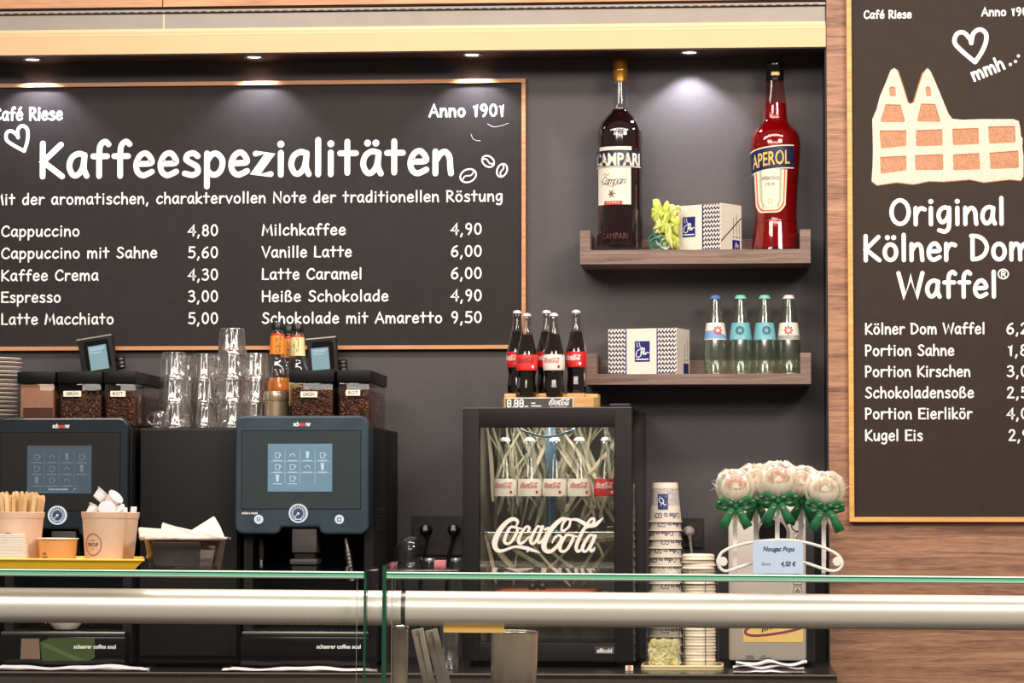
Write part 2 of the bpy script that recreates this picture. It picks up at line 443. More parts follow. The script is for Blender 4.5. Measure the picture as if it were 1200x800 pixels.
def typeset(mb, txt, cx, zb, height, y=0.0, mi=0, width=None, shear=0.0, align='CENTER', flip=False, bold=0.0, M=None):
    """sans lettering as flat faces in x-z facing -Y, centred on cx with its baseline at zb"""
    cu = bpy.data.curves.new('tmp_text', 'FONT'); cu.body = txt; cu.size = 1.0; cu.shear = shear; cu.resolution_u = 3; cu.offset = bold
    o = bpy.data.objects.new('tmp_text', cu); COL.objects.link(o)
    me = bpy.data.meshes.new_from_object(o)
    vs = [tuple(v.co) for v in me.vertices]; fs = [tuple(p.vertices) for p in me.polygons]
    bpy.data.objects.remove(o); bpy.data.curves.remove(cu); bpy.data.meshes.remove(me)
    if not vs: return mb
    xa, xb = min(v[0] for v in vs), max(v[0] for v in vs)
    kz = height / 0.70; kx = (width / (xb - xa)) if width else kz
    s_ = -1 if flip else 1
    off = {'CENTER': (xa + xb) / 2, 'LEFT': xa}[align]
    return mb.add([(cx + s_ * (v[0] - off) * kx, y, zb + s_ * v[1] * kz) for v in vs], fs, mi, M)
# ================================================================== materials of the place
mat('wall_dark', srgb(75, 70, 73), 0.62, noise=(60, 0.06))
mat('board_black', srgb(42, 37, 38), 0.6, noise=(26, 0.10), spec=0.22)
mat('board_brown', srgb(54, 43, 38), 0.62, noise=(26, 0.08), spec=0.2)
wood('wood_panel', srgb(104, 70, 52), srgb(156, 112, 87), srgb(188, 144, 114), scale=(2.6, 30, 52), fine=1.5)
wood('wood_cabinet', srgb(176, 120, 84), srgb(205, 152, 112), srgb(222, 172, 132))
wood('wood_shelf', srgb(86, 66, 58), srgb(122, 98, 88), srgb(150, 124, 112), scale=(3, 60, 90))
wood('wood_frame', srgb(178, 118, 76), srgb(200, 142, 98), srgb(216, 160, 116), scale=(4, 80, 80))
wood('wood_frame_gold', srgb(200, 142, 74), srgb(222, 166, 96), srgb(236, 186, 116), scale=(4, 80, 80))
wood('wood_holder', srgb(176, 128, 76), srgb(208, 162, 104), srgb(226, 186, 130), scale=(5, 40, 50))
mat('chalk_white', (0.92, 0.91, 0.90), 0.6)
mat('cream_paint', srgb(218, 182, 138), 0.5, noise=(8, 0.03))
mat('cream_light', srgb(232, 200, 158), 0.45)
mat('shutter_grey', srgb(156, 146, 138), 0.5, noise=(14, 0.06))
mat('dark_brown', srgb(70, 48, 42), 0.6)
mat('jamb_dark', srgb(40, 34, 36), 0.5)
mat('granite', srgb(40, 34, 33), 0.25, noise=(260, 0.5))
mat('granite_edge_highlight', srgb(120, 112, 106), 0.35)  # light strip that paints the highlight along the worktop's front edge
mat('cabinet_dark', srgb(66, 58, 54), 0.4, noise=(180, 0.15))
mat('floor_stone', srgb(120, 108, 96), 0.5, noise=(9, 0.1))
mat('black_plastic', srgb(26, 25, 27), 0.35)
mat('black_matte', srgb(26, 23, 22), 0.6, spec=0.25)
mat('black_gloss', srgb(14, 13, 14), 0.14, spec=0.4)
mat('white_plastic', srgb(240, 236, 230), 0.35)
mat('steel', srgb(190, 184, 178), 0.28, metal=1.0)
mat('steel_dark', srgb(120, 116, 112), 0.35, metal=1.0)
mat('chrome', srgb(225, 220, 214), 0.12, metal=1.0)
mat('rail_metal', srgb(252, 246, 236), 0.34, metal=0.40)
mat('gold_cap', srgb(196, 140, 60), 0.3, metal=0.9)
glow('lamp_lens', (0.92, 0.94, 1.0), 7)
clear('pane', (0.975, 0.985, 0.978), base=0.012, edge=0.5, power=4)
clear('bottle_clear', (0.93, 0.94, 0.93), base=0.035, edge=0.75, power=2.2)
clear('bottle_green', (0.66, 0.76, 0.64), base=0.05, edge=0.8, power=2.0)
clear('smoke_clear', (0.80, 0.74, 0.70), base=0.04, edge=0.6, power=2.5)
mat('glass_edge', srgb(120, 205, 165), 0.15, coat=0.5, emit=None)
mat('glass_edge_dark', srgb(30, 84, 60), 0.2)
mat('glass_edge_glint', srgb(214, 238, 226), 0.15, coat=0.5)

def wobj(name, mb, mats, parent, smooth=None):
    """mesh given in room coordinates, kept under an unrotated thing"""
    o = obj(name, mb, mats, parent, smooth)
    l = Vector(parent.location)
    for v in o.data.vertices: v.co -= l
    return o

# ================================================================== the setting
YF = -0.20                                           # plane of the wood front round the niche
XL = -2.6; XN = XP(970.5, YF, 400); XR = 1.35
Z_SOF = ZY(59.3, YF, 500)
struct('wall_back', MB().box((XL, 0, 0), (XN + 0.02, 0.12, Z_SOF + 0.9)), MATS['wall_dark'])
struct('wall_right', MB().box((XN, YF, 0), (XR, 0.10, Z_SOF + 0.9)).box((XN - 0.004, YF + 0.012, 0.98), (XN, 0.0, Z_SOF), 1), [MATS['wood_panel'], MATS['jamb_dark']])
struct('floor', MB().box((XL, -9.2, -0.1), (XR + 1.4, 0.1, 0)), MATS['floor_stone'])
struct('ceiling', MB().box((XL, YF + 0.022, Z_SOF + 0.004), (XN, 0.0, Z_SOF + 0.05)), MATS['dark_brown'])
zv = lambda py: ZY(py, YF, 30)
tr = MB()
tr.box((XL, YF, zv(64.6)), (XN - 0.002, YF + 0.022, zv(42.2)), 0)
tr.box((XL, YF - 0.001, zv(43.4)), (XN - 0.002, YF + 0.02, zv(42.0)), 1)
tr.box((XL, YF + 0.004, zv(65.8)), (XN - 0.002, YF + 0.022, zv(64.6)), 2)
struct('trim_1', tr, [MATS['cream_paint'], MATS['cream_light'], MATS['dark_brown']])
tr = MB()
tr.box((XL, YF + 0.004, zv(41.8)), (XN - 0.002, YF + 0.03, zv(38.6)), 0).box((XL, YF + 0.008, zv(38.4)), (XN - 0.002, YF + 0.03, zv(35)), 1)
struct('trim_2', tr, [MATS['cream_paint'], MATS['cream_light']])
xj = XP(191, YF, 20)
tr = MB()
for a, b in ((XL, xj - 0.002), (xj + 0.002, XN - 0.002)):
    tr.box((a, YF + 0.012, zv(35)), (b, YF + 0.03, zv(17.5)), 0)
tr.box((XL, YF + 0.013, zv(17.5)), (XN - 0.002, YF + 0.03, zv(10.5)), 1)
tr.box((XL, YF + 0.002, zv(16.2)), (XN - 0.002, YF + 0.03, zv(13.2)), 0)
tr.box((xj - 0.002, YF + 0.011, zv(35)), (xj + 0.002, YF + 0.03, zv(17.5)), 2)
k = XL
while k < XN - 0.03:
    tr.box((k, YF + 0.0012, zv(16.4)), (k + 0.014, YF + 0.004, zv(15.4)), 1); k += 0.024
struct('trim_3', tr, [MATS['shutter_grey'], MATS['dark_brown'], MATS['cream_light']])
tr = MB()
for a, b in ((XL, xj - 0.0015), (xj + 0.0015, XN - 0.002)):
    tr.box((a, YF - 0.006, zv(10.2)), (b, YF + 0.03, zv(10.2) + 0.6), 0)
tr.box((XL, YF + 0.004, zv(11.5)), (XN - 0.002, YF + 0.03, zv(10.2) + 0.6), 1)
struct('trim_4', tr, [MATS['wood_cabinet'], MATS['dark_brown']])

# ------------------------------------------------------------------ lamps in the niche top
def soffit_lamp(px, label):
    Y = -0.105; x = XP(px, Y, 66)
    t = thing('recessed_spotlight', label, 'spotlight', (x, Y, Z_SOF + 0.004), 0, 'spotlights in the niche soffit')
    obj('trim_ring', MB().lathe([(0.019, 0.001), (0.021, -0.004), (0.027, -0.005), (0.029, -0.0005)], 28), MATS['steel'], t, 40)
    obj('lens', MB().cyl((0, 0, -0.002), 0.0185, 0.001, 24), MATS['lamp_lens'], t)
    d = bpy.data.lights.new('spotlight_beam', 'SPOT'); d.energy = 8.5; d.spot_size = rad(106); d.spot_blend = 0.42; d.color = (0.90, 0.90, 1.0)
    d.shadow_soft_size = 0.015
    o = bpy.data.objects.new('spotlight_beam', d); COL.objects.link(o); o.parent = t; o.location = (0, 0.035, -0.007)
    o.rotation_euler = (rad(5), 0, 0)
for px, lb in ((38, 'round recessed spotlight in the niche soffit above the chalkboard heart'), (298, 'round recessed spotlight in the soffit above the middle of the menu board'),
               (553, 'round recessed spotlight in the soffit above the right end of the menu board'), (808, 'round recessed spotlight above the shelf between the two liqueur bottles')):
    soffit_lamp(px, lb)

# ------------------------------------------------------------------ the long menu board
def letter_line(name, txt, x0, x1, yb, cap, Y, parent, w=None, rot=0.0, gap=0.13):
    a, b = P(x0, yb, Y), P(x1, yb, Y); m = mpp(Y)
    mb = MB(); strokes(mb, txt, a.x, b.x, a.z, cap * m, (w if w else cap * 0.085) * m, Y, 0, rot=rot, gap=gap)
    return wobj(name, mb, MATS['chalk_white'], parent)
def frame_mb(x0, x1, z0, z1, wd, y0, y1):
    mb = MB()
    mb.prism([(x0, z1), (x1, z1), (x1 - wd, z1 - wd), (x0 + wd, z1 - wd)], y0, y1)
    mb.prism([(x0, z0), (x1, z0), (x1 - wd, z0 + wd), (x0 + wd, z0 + wd)], y0, y1)
    mb.prism([(x0, z0), (x0, z1), (x0 + wd, z1 - wd), (x0 + wd, z0 + wd)], y0, y1)
    mb.prism([(x1, z0), (x1, z1), (x1 - wd, z1 - wd), (x1 - wd, z0 + wd)], y0, y1)
    return mb
bx1, bz1, bz0, bx0 = XP(615.8, -0.02, 92), ZY(92.0, -0.02, 610), ZY(408.6, -0.02, 590), XP(-40, -0.02, 300)
menu = thing('menu_board', 'wide wood-framed black menu board with white hand lettering of coffee specialities', 'menu board', (bx0, 0, bz0))
wobj('panel', MB().box((bx0 + 0.004, -0.012, bz0 + 0.004), (bx1 - 0.004, -0.0005, bz1 - 0.004)), MATS['board_black'], menu)
wobj('frame', frame_mb(bx0, bx1, bz0, bz1, 4.6 * mpp(0), -0.022, -0.0005), MATS['wood_frame'], menu)
YM = -0.0125
LL = [('Café Riese', -8, 73, 140.8, 14.5, 1.3), ('Anno 1901', 503, 591, 136.6, 14, 1.25),
      ('Kaffeespezialitäten', 47, 531, 206.8, 39.5, 3.5),
      ('Mit der aromatischen, charaktervollen Note der traditionellen Röstung', -8, 589, 239.8, 12.6, 1.0)]
rowsL = [('Cappuccino', 93, '4,80', 277), ('Cappuccino mit Sahne', 184, '5,60', 302.8), ('Kaffee Crema', 115, '4,30', 328.8), ('Espresso', 71, '3,00', 354.2), ('Latte Macchiato', 133, '5,00', 380)]
rowsR = [('Milchkaffee', 405, '4,90', 275.4), ('Vanille Latte', 412, '6,00', 301.3), ('Latte Caramel', 424, '6,00', 327.2), ('Heiße Schokolade', 455, '4,90', 353.2), ('Schokolade mit Amaretto', 518, '9,50', 378.8)]
for t_, x1_, p_, y_ in rowsL:
    LL += [(t_, 1.5, x1_, y_, 12.4, 1.0), (p_, 220.5, 255.5, y_ - 0.8, 13, 1.0)]
for t_, x1_, p_, y_ in rowsR:
    LL += [(t_, 307, x1_, y_, 12.4, 1.0), (p_, 528.5, 564.5, y_ - 0.8, 13, 1.0)]
for t_, a_, b_, y_, c_, w_ in LL:
    letter_line('lettering', t_, a_, b_, y_, c_, YM, menu, w_)
def heart(px0, px1, yb, h, w, rot, parent, Y):
    a, b = P(px0, yb, Y), P(px1, yb, Y); m = mpp(Y); mb = MB()
    strokes(mb, ['<3'], a.x, b.x, a.z, h * m, w * m, Y, 0, rot=rot)
    wobj('heart_drawing', mb, MATS['chalk_white'], parent)
heart(14, 45, 183, 30, 2.1, rad(22), menu, YM)
def bean(px, py, w, h, rot, parent, Y):
    c = P(px, py, Y); m = mpp(Y); mb = MB(); R = lambda x, z: (c.x + (x * cos(rot) - z * sin(rot)) * m, c.z + (x * sin(rot) + z * cos(rot)) * m)
    ribbon(mb, [R(w / 2 * cos(2 * pi * k / 24), h / 2 * sin(2 * pi * k / 24)) for k in range(25)], 0.95 * m, Y)
    ribbon(mb, [R(*p) for p in spline([(-w * .42, -h * .12), (-w * .2, .06 * h), (0, 0), (w * .2, -.06 * h), (w * .42, h * .12)])], 0.8 * m, Y - 0.00002)
    wobj('bean_drawing', mb, MATS['chalk_white'], parent)
bean(548.6, 205.8, 19.5, 15, rad(24), menu, YM); bean(572, 189, 15.5, 12, rad(-38), menu, YM); bean(588.3, 199.5, 16, 11.5, rad(66), menu, YM)
sm = MB()
for pts in ([(552, 157), (554, 162), (558, 164.5), (563, 164.7)], [(571, 144.5), (578, 148.5), (588, 147), (596, 144)]):
    ribbon(sm, spline([(P(x, y, YM).x, P(x, y, YM).z) for x, y in pts]), 0.18 * mpp(0), YM)
wobj('chalk_scratches', sm, MATS['chalk_white'], menu)

# ------------------------------------------------------------------ the waffle board on the wood front
YB = YF - 0.022
wx0, wz0, wx1, wz1 = XP(995.5, YB, 600), ZY(611.2, YB, 1000), XP(1262, YB, 400), ZY(-22, YB, 1000)
wb = thing('menu_board', 'tall gold-framed brown board with waffle picture on wood panel at right', 'menu board', (wx0, YF, wz0))
wobj('panel', MB().box((wx0 + 0.004, YF - 0.012, wz0 + 0.004), (wx1 - 0.004, YF - 0.0005, wz1 - 0.004)), MATS['board_brown'], wb)
wobj('frame', frame_mb(wx0, wx1, wz0, wz1, 5.6 * mpp(YB), YB, YF - 0.0005), MATS['wood_frame_gold'], wb)
YW = YF - 0.0126
for t_, a_, b_, y_, c_, w_ in [('Café Riese', 1012.5, 1068, 21.6, 9, 0.9), ('Anno 1901', 1150.5, 1210, 18.6, 9.3, 0.95),
        ('Original', 1043, 1177, 263, 29, 2.5), ('Kölner Dom', 1012.5, 1208, 305, 28.5, 2.5), ('Waffel', 1052.5, 1168, 348, 28, 2.5), ('®', 1169.5, 1182, 327, 12, 0.8),
        ('Kölner Dom Waffel', 1014, 1154, 391.3, 12.2, 1.0), ('Portion Sahne', 1014, 1118, 416.6, 12.2, 1.0), ('Portion Kirschen', 1014, 1137, 441.2, 12.2, 1.0),
        ('Schokoladensoße', 1014, 1141, 466, 12.2, 1.0), ('Portion Eierlikör', 1014, 1139, 490.6, 12.2, 1.0), ('Kugel Eis', 1014, 1081, 516, 12.2, 1.0),
        ('6,20', 1179.5, 1216, 391, 12.5, 1.0), ('1,80', 1181, 1216, 416.4, 12.5, 1.0), ('3,00', 1180, 1216, 441, 12.5, 1.0), ('2,50', 1180, 1216, 466, 12.5, 1.0),
        ('4,00', 1180, 1216, 490.6, 12.5, 1.0), ('2,90', 1182, 1217, 516, 12.5, 1.0)]:
    letter_line('lettering', t_, a_, b_, y_, c_, YW, wb, w_)
letter_line('lettering', 'mmh', 1141.5, 1181, 95, 15, YW, wb, 1.5, rot=rad(22))
dm = MB()
for x, y in ((1184, 75.5), (1190, 72), (1193.5, 65.5)):
    c = P(x, y, YW); dm.add([(c.x + 1.9 * mpp(YW) * cos(2 * pi * k / 12), YW, c.z + 1.9 * mpp(YW) * sin(2 * pi * k / 12)) for k in range(12)], [tuple(range(12))])
wobj('lettering', dm, MATS['chalk_white'], wb)
heart(1121, 1165, 76, 38, 2.6, rad(8), wb, YW)
# waffle print: sugar-dusted outline with recessed fields
m, nt, b = _new('waffle_sugar')
tc = nt.nodes.new('ShaderNodeTexCoord'); n = nt.nodes.new('ShaderNodeTexNoise'); n.inputs['Scale'].default_value = 560; n.inputs['Detail'].default_value = 6
r = nt.nodes.new('ShaderNodeValToRGB'); r.color_ramp.elements[0].position = 0.38; r.color_ramp.elements[0].color = (*srgb(140, 108, 84), 1)
r.color_ramp.elements[1].position = 0.51; r.color_ramp.elements[1].color = (*srgb(244, 230, 212), 1)
nt.links.new(tc.outputs['Object'], n.inputs['Vector']); nt.links.new(n.outputs['Fac'], r.inputs['Fac']); nt.links.new(r.outputs['Color'], b.inputs['Base Color']); b.inputs['Roughness'].default_value = 0.7
mat('waffle_field', srgb(190, 136, 102), 0.7, noise=(200, 0.22)); mat('waffle_crust', srgb(166, 104, 60), 0.7, noise=(200, 0.15))
zoom = lambda zx, zy: (lambda c: (c.x, c.z))(P(1000 + zx / 4.705, 60 + zy / 4.705, YW))
out = [(100, 715), (106, 640), (108, 540), (106, 440), (104, 375), (128, 320), (146, 250), (180, 170), (205, 105), (225, 93), (243, 105), (268, 180), (300, 282), (315, 290), (335, 280), (360, 195), (385, 120), (408, 93), (425, 108), (455, 175),
       (490, 260), (525, 345), (545, 372), (600, 378), (700, 374), (800, 374), (880, 374), (912, 384), (920, 420), (925, 470), (934, 480), (932, 530), (938, 580), (938, 690), (925, 712), (860, 706), (720, 722), (640, 706), (500, 718), (420, 715), (330, 733), (240, 722), (130, 738)]
wf = MB()
cr = [(x + (6 if 240 < x < 320 and y < 285 else -7 if 330 < x < 400 and y < 285 else 0), y + (5 if y > 690 else 0)) for x, y in out]
bm = bmesh.new()
for pts, y_, mi in ((cr, -0.00001, 2), (out, -0.00003, 0)):
    wf.add([(zoom(*p)[0], YW + y_, zoom(*p)[1]) for p in pts], [tuple(range(len(pts)))], mi)
bm.free()
fields = [[(198, 205), (215, 198), (232, 206), (234, 245), (200, 246)], [(398, 205), (410, 198), (424, 206), (430, 244), (402, 247)],
          [(178, 297), (260, 299), (285, 390), (150, 388)], [(374, 293), (452, 295), (480, 388), (352, 386)],
          [(145, 442), (292, 440), (292, 520), (152, 535)], [(346, 440), (490, 434), (492, 518), (346, 522)], [(545, 432), (690, 428), (692, 510), (550, 516)], [(744, 420), (892, 416), (894, 500), (748, 508)],
          [(148, 588), (292, 580), (292, 655), (150, 674)], [(340, 578), (494, 572), (496, 652), (342, 654)], [(550, 574), (694, 566), (698, 650), (552, 654)], [(750, 564), (910, 552), (912, 642), (756, 648)]]
for fl in fields:
    wf.add([(zoom(x, y - 5)[0], YW - 0.00005, zoom(x, y - 5)[1]) for x, y in fl], [tuple(range(len(fl)))], 2)
    cx_ = sum(p[0] for p in fl) / len(fl)
    wf.add([(zoom(x + (cx_ - x) * 0.03, y + 2)[0], YW - 0.00007, zoom(x, y + 2)[1]) for x, y in fl], [tuple(range(len(fl)))], 1)
tag(wobj('waffle_picture', wf, [MATS['waffle_sugar'], MATS['waffle_field'], MATS['waffle_crust']], wb), 'printed picture of a sugar-dusted waffle')

# ------------------------------------------------------------------ back counter
YC = -0.72
ZC = PZ(600, 788, 0).z; ZC = EYE.z - (788 - 586) / F_PX * (YC - EYE.y)
wt = MB().box((XL, YC, ZC - 0.012), (XN - 0.001, -0.001, ZC), 0).box((XL, YC - 0.002, ZC - 0.004), (XN - 0.001, YC + 0.004, ZC - 0.0005), 1).box((XL, YC + 0.001, ZC - 0.05), (XN - 0.001, -0.001, ZC - 0.012), 2)
tag(obj('worktop', wt, [MATS['granite'], MATS['granite_edge_highlight'], MATS['cabinet_dark']]), 'long black stone back worktop running below coffee machines and fridge', 'worktop')
xs = [XP(p, YC) for p in (-160, 150, 432, 700, 973)]
lbs = ['dark base cabinet under the left coffee machine', 'dark base cabinet under the right coffee machine', 'dark base cabinet under the drinks fridge', 'dark base cabinet at the right under the silver dispenser']
for i in range(4):
    t = thing('base_cabinet', lbs[i], 'cabinet', ((xs[i] + xs[i + 1]) / 2, YC / 2, 0), 0, 'base cabinets under the back worktop')
    wobj('body', MB().box((xs[i] + 0.001, YC + 0.03, 0.0), (xs[i + 1] - 0.001, -0.002, ZC - 0.051)), MATS['cabinet_dark'], t)
    d = wobj('door', MB().box((xs[i] + 0.003, YC + 0.008, 0.10), (xs[i + 1] - 0.003, YC + 0.029, ZC - 0.055), 0, None, 0.002), MATS['cabinet_dark'], t)
    h = wobj('handle', MB().box(((xs[i] + xs[i + 1]) / 2 - 0.08, YC - 0.012, ZC - 0.12), ((xs[i] + xs[i + 1]) / 2 + 0.08, YC + 0.007, ZC - 0.108), 0, None, 0.002), MATS['steel'], t)
    h.parent = d

# ------------------------------------------------------------------ wall shelves
def shelf(px0, px1, pyt, pyb, pyu, Y, label, pl):
    m = mpp(Y); xa, xb = XP(px0, Y, pyt), XP(px1, Y, pyt); zt, zb, zu = ZY(pyt, Y, px1), ZY(pyb, Y, px1), ZY(pyu, Y, px1)
    t = thing('wall_shelf', label, 'shelf', ((xa + xb) / 2, 0, zb))
    th = 12.5 * m
    wobj('board', MB().box((xa, Y, zb), (xb, -0.001, zt), 0, None, 0.001), MATS['wood_shelf'], t)
    for a, b in ((xa, xa + th), (xb - th, xb)):
        wobj('end_panel', MB().box((a, Y, zt), (b, -0.001, zu), 0, None, 0.001), MATS['wood_shelf'], t)
    wobj('back_rail', MB().box((xa + th, -0.02, zt), (xb - th, -0.001, zt + (zu - zt) * 0.8), 0, None, 0.001), MATS['wood_shelf'], t)
    return zt
YS = -0.186
ZS1 = shelf(679.5, 950, 291.5, 308.2, 268.5, YS, 'upper brown wood shelf carrying the two large liqueur bottles', 0)
ZS2 = shelf(687, 950.5, 437.5, 450, 413, YS, 'lower brown wood shelf carrying a gift box and water bottles', 0)
# ================================================================== materials of appliances
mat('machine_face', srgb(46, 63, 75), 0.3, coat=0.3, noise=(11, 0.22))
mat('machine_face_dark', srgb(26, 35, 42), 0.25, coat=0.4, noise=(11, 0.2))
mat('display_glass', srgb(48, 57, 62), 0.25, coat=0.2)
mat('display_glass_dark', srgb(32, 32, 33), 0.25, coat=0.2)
mat('machine_body', srgb(16, 14, 14), 0.55, spec=0.25)
mat('machine_grey', srgb(62, 57, 55), 0.5)
glow('screen_blue', srgb(120, 152, 170), 0.9)
glow('screen_dim', srgb(76, 92, 104), 0.8)
glow('screen_icon', srgb(205, 222, 232), 0.95)
glow('screen_icon_dim', srgb(112, 130, 142), 0.9)
glow('screen_cyan', srgb(150, 184, 192), 0.8)
glow('gauge_ring', (0.85, 0.88, 0.92), 0.9)
mat('gauge_face', srgb(58, 72, 104), 0.3)
mat('logo_red', srgb(220, 60, 60), 0.4)
mat('hopper_lid', srgb(10, 9, 11), 0.42, spec=0.2)
mat('beans', srgb(74, 42, 28), 0.45, noise=(420, 0.65), bump=(420, 0.8))
mat('cocoa', srgb(180, 138, 116), 0.8, noise=(60, 0.08))
mat('paper_label', srgb(244, 234, 216), 0.6)
mat('ink', srgb(44, 38, 40), 0.6)
clear('hopper_glass', (0.82, 0.76, 0.72), base=0.03, edge=0.5, power=3)

# ------------------------------------------------------------------ coffee machines
YH = -0.63
MH = mpp(YH)
def coffee_machine(px0, px1, pyt, pyb, bright, hoppers, label, base_reflection, inter):
    cxp = (px0 + px1) / 2
    c = P(cxp, 600, YH); x0, x1 = XP(px0, YH, 600), XP(px1, YH, 600)
    zt = ZY(pyt, YH, cxp); zb = ZY(pyb, YH, cxp)
    t = thing('coffee_machine', label, 'coffee machine', (c.x, -0.33, ZC), 0, 'coffee machines on the back worktop')
    zx = lambda px: XP(px, YH, 600)
    zz = lambda py: ZY(py, YH, cxp)
    YB_ = -0.585
    xb0, xb1 = c.x - 0.150, XP(cxp + 84, YB_, 560)
    ztop = ZY(500, YB_, cxp)
    zbase = ZY(745, YH, cxp)
    # body shell: side cheeks, back, head and lower chest
    b = MB()
    b.box((xb0, -0.30, ZC + 0.012), (xb1, -0.03, ztop), 0, None, 0.004)
    b.box((xb0, YB_, zz(617)), (xb1, -0.30, ztop), 0, None, 0.004)
    b.box((xb0, YB_, ZC + 0.012), (xb0 + 0.022, -0.30, zz(617)), 0)
    b.box((xb1 - 0.022, YB_, ZC + 0.012), (xb1, -0.30, zz(617)), 0)
    for k in range(11):
        zk = zz(596 + 2.6 * k)
        b.box((xb1 - 0.001, -0.50, zk), (xb1 + 0.0012, -0.33, zk + 0.0016), 1)
    body = wobj('body', b, [MATS['machine_body'], MATS['steel_dark']], t, 40)
    # front panel with a notch over the spout
    w, h = x1 - x0, zt - zb; r = 0.022
    o = rrect_pts((x0 + x1) / 2, (zt + zb) / 2, w, h, r, 6)
    na, nb, nh = zx(cxp - 26), zx(cxp + 22), zz(pyb - 8)
    pts = o[:21] + [(na - 0.012, zb), (na, zb + 0.004), (na + 0.004, nh), (nb - 0.004, nh), (nb, zb + 0.004), (nb + 0.012, zb)] + o[21:]
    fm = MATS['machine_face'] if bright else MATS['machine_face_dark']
    fp = MB().prism(pts, YH, YH + 0.035)
    fr = wobj('front_panel', fp, fm, t)
    bv = fr.modifiers.new('soft_edge', 'BEVEL'); bv.width = 0.005; bv.segments = 3; bv.limit_method = 'ANGLE'; bv.angle_limit = rad(50)
    gx0, gx1, gz1, gz0 = zx(px0 + 8), zx(px1 - 9), zz(pyt + 18), zz(pyt + 109)
    dg = MB().box((gx0, YH - 0.0012, gz0), (gx1, YH + 0.001, gz1), 0).box((gx0 - 0.0015, YH - 0.0006, gz0 - 0.0015), (gx1 + 0.0015, YH + 0.001, gz1 + 0.0015), 1)
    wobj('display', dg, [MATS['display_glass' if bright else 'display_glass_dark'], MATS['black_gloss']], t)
    # touch screen
    sx0, sx1, sz1, sz0 = zx(px0 + 38.5), zx(px0 + 114), zz(pyt + 33), zz(pyt + 89)
    sc_ = MB().box((sx0, YH - 0.0020, sz0), (sx1, YH - 0.0008, sz1), 0)
    ic = 1; ys = YH - 0.00215; sw, sh = (sx1 - sx0) / 4.3, (sz1 - sz0) / 4.1
    def icon(ix, iz, kind):
        u = sw * 0.16
        if kind == 0:
            ribbon(sc_, [(ix - u, iz + u), (ix - u * .8, iz - u), (ix + u * .8, iz - u), (ix + u, iz + u), (ix - u, iz + u)], u * .14, ys, 1)
            ribbon(sc_, [(ix + u, iz + .6 * u), (ix + u * 1.6, iz + .4 * u), (ix + u * .9, iz - .3 * u)], u * .12, ys - 0.00001, 1)
        elif kind == 1:
            sc_.add([(ix - u * .8, ys, iz + u * 1.7), (ix - u * .5, ys, iz - u * 1.2), (ix + u * .5, ys, iz - u * 1.2), (ix + u * .8, ys, iz + u * 1.7)], [(0, 1, 2, 3)], 1)
        else:
            ribbon(sc_, spline([(ix - u, iz - u * .3), (ix - .6 * u, iz + .5 * u), (ix + .6 * u, iz + .5 * u), (ix + u, iz - u * .3)]), u * .16, ys, 1)
        ribbon(sc_, [(ix - 1.8 * u, iz - 2.1 * u), (ix + 1.8 * u, iz - 2.1 * u)], u * .16, ys, 1)
    kinds = [[0, 2, 1, 0], [0, 0, 2, 1], [1, 0, 2, None]]
    for rw in range(3):
        for cl in range(4):
            kd = kinds[rw][cl]
            ix = sx0 + sw * (0.65 + cl); iz = sz1 - sh * (1.0 + rw)
            if bright and rw == 2 and cl >= 2: continue
            if kd is not None: icon(ix, iz, kd)
    for cl in range(1, 4):
        xx = sx0 + sw * (0.15 + cl); ribbon(sc_, [(xx, sz1 - sh * 0.5), (xx, sz1 - sh * 3.4)], 0.00035, ys + 0.0001, 1)
    for rw in range(1, 3):
        zq = sz1 - sh * (0.5 + rw); ribbon(sc_, [(sx0 + sw * .15, zq), (sx1 - sw * .15, zq)], 0.00035, ys + 0.0001, 1)
    if not bright:
        za = sz0 + sh * 0.12
        ribbon(sc_, [(sx0 + sw * .9, za), (sx0 + sw * .9, za + sh * .5), (sx0 + sw * 3.4, za + sh * .5), (sx0 + sw * 3.4, za), (sx0 + sw * .9, za)], 0.0004, ys, 1)
        typeset(sc_, 'Schokolade', sx0 + sw * 2.1, za + sh * 0.16, sh * 0.18, ys - 0.00002, 2, width=sw * 1.3)
        ribbon(sc_, [(sx0 + sw * 3.1, za + sh * .15), (sx0 + sw * 3.25, za + sh * .32)], 0.0004, ys, 2)
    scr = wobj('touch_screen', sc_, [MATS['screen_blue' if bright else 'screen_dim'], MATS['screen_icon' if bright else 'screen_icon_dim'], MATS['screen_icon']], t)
    # gauge and buttons
    gc = P(px0 + 74.6, pyt + 114.5, YH); gr = 11.2 * MH
    gm = MB().lathe([(gr * .84, 0), (gr * .84, 0.006), (gr, 0.006), (gr * 1.0, 0)], 32, 0, Matrix.Translation((gc.x, YH - 0.0005, gc.z)) @ Matrix.Rotation(pi / 2, 4, 'X'), closed=True)
    gm.cyl((gc.x, YH - 0.004, gc.z), gr * .85, 0.0045, 28, 1, 'y')
    for k in range(18):
        a = rad(-60 + k * 300 / 17); ribbon(gm, [(gc.x + gr * .55 * cos(a), gc.z + gr * .55 * sin(a)), (gc.x + gr * .74 * cos(a), gc.z + gr * .74 * sin(a))], gr * .045, YH - 0.0042, 0)
    ribbon(gm, [(gc.x - gr * .45, gc.z - gr * .45), (gc.x, gc.z)], gr * .04, YH - 0.00425, 0)
    gm.cyl((gc.x, YH - 0.0048, gc.z), gr * .13, 0.0006, 12, 0, 'y')
    ribbon(gm, [(gc.x - gr * .3, gc.z - gr * .62), (gc.x + gr * .3, gc.z - gr * .62)], gr * .05, YH - 0.00425, 0)
    wobj('gauge', gm, [MATS['gauge_ring'], MATS['gauge_face']], t, 40)
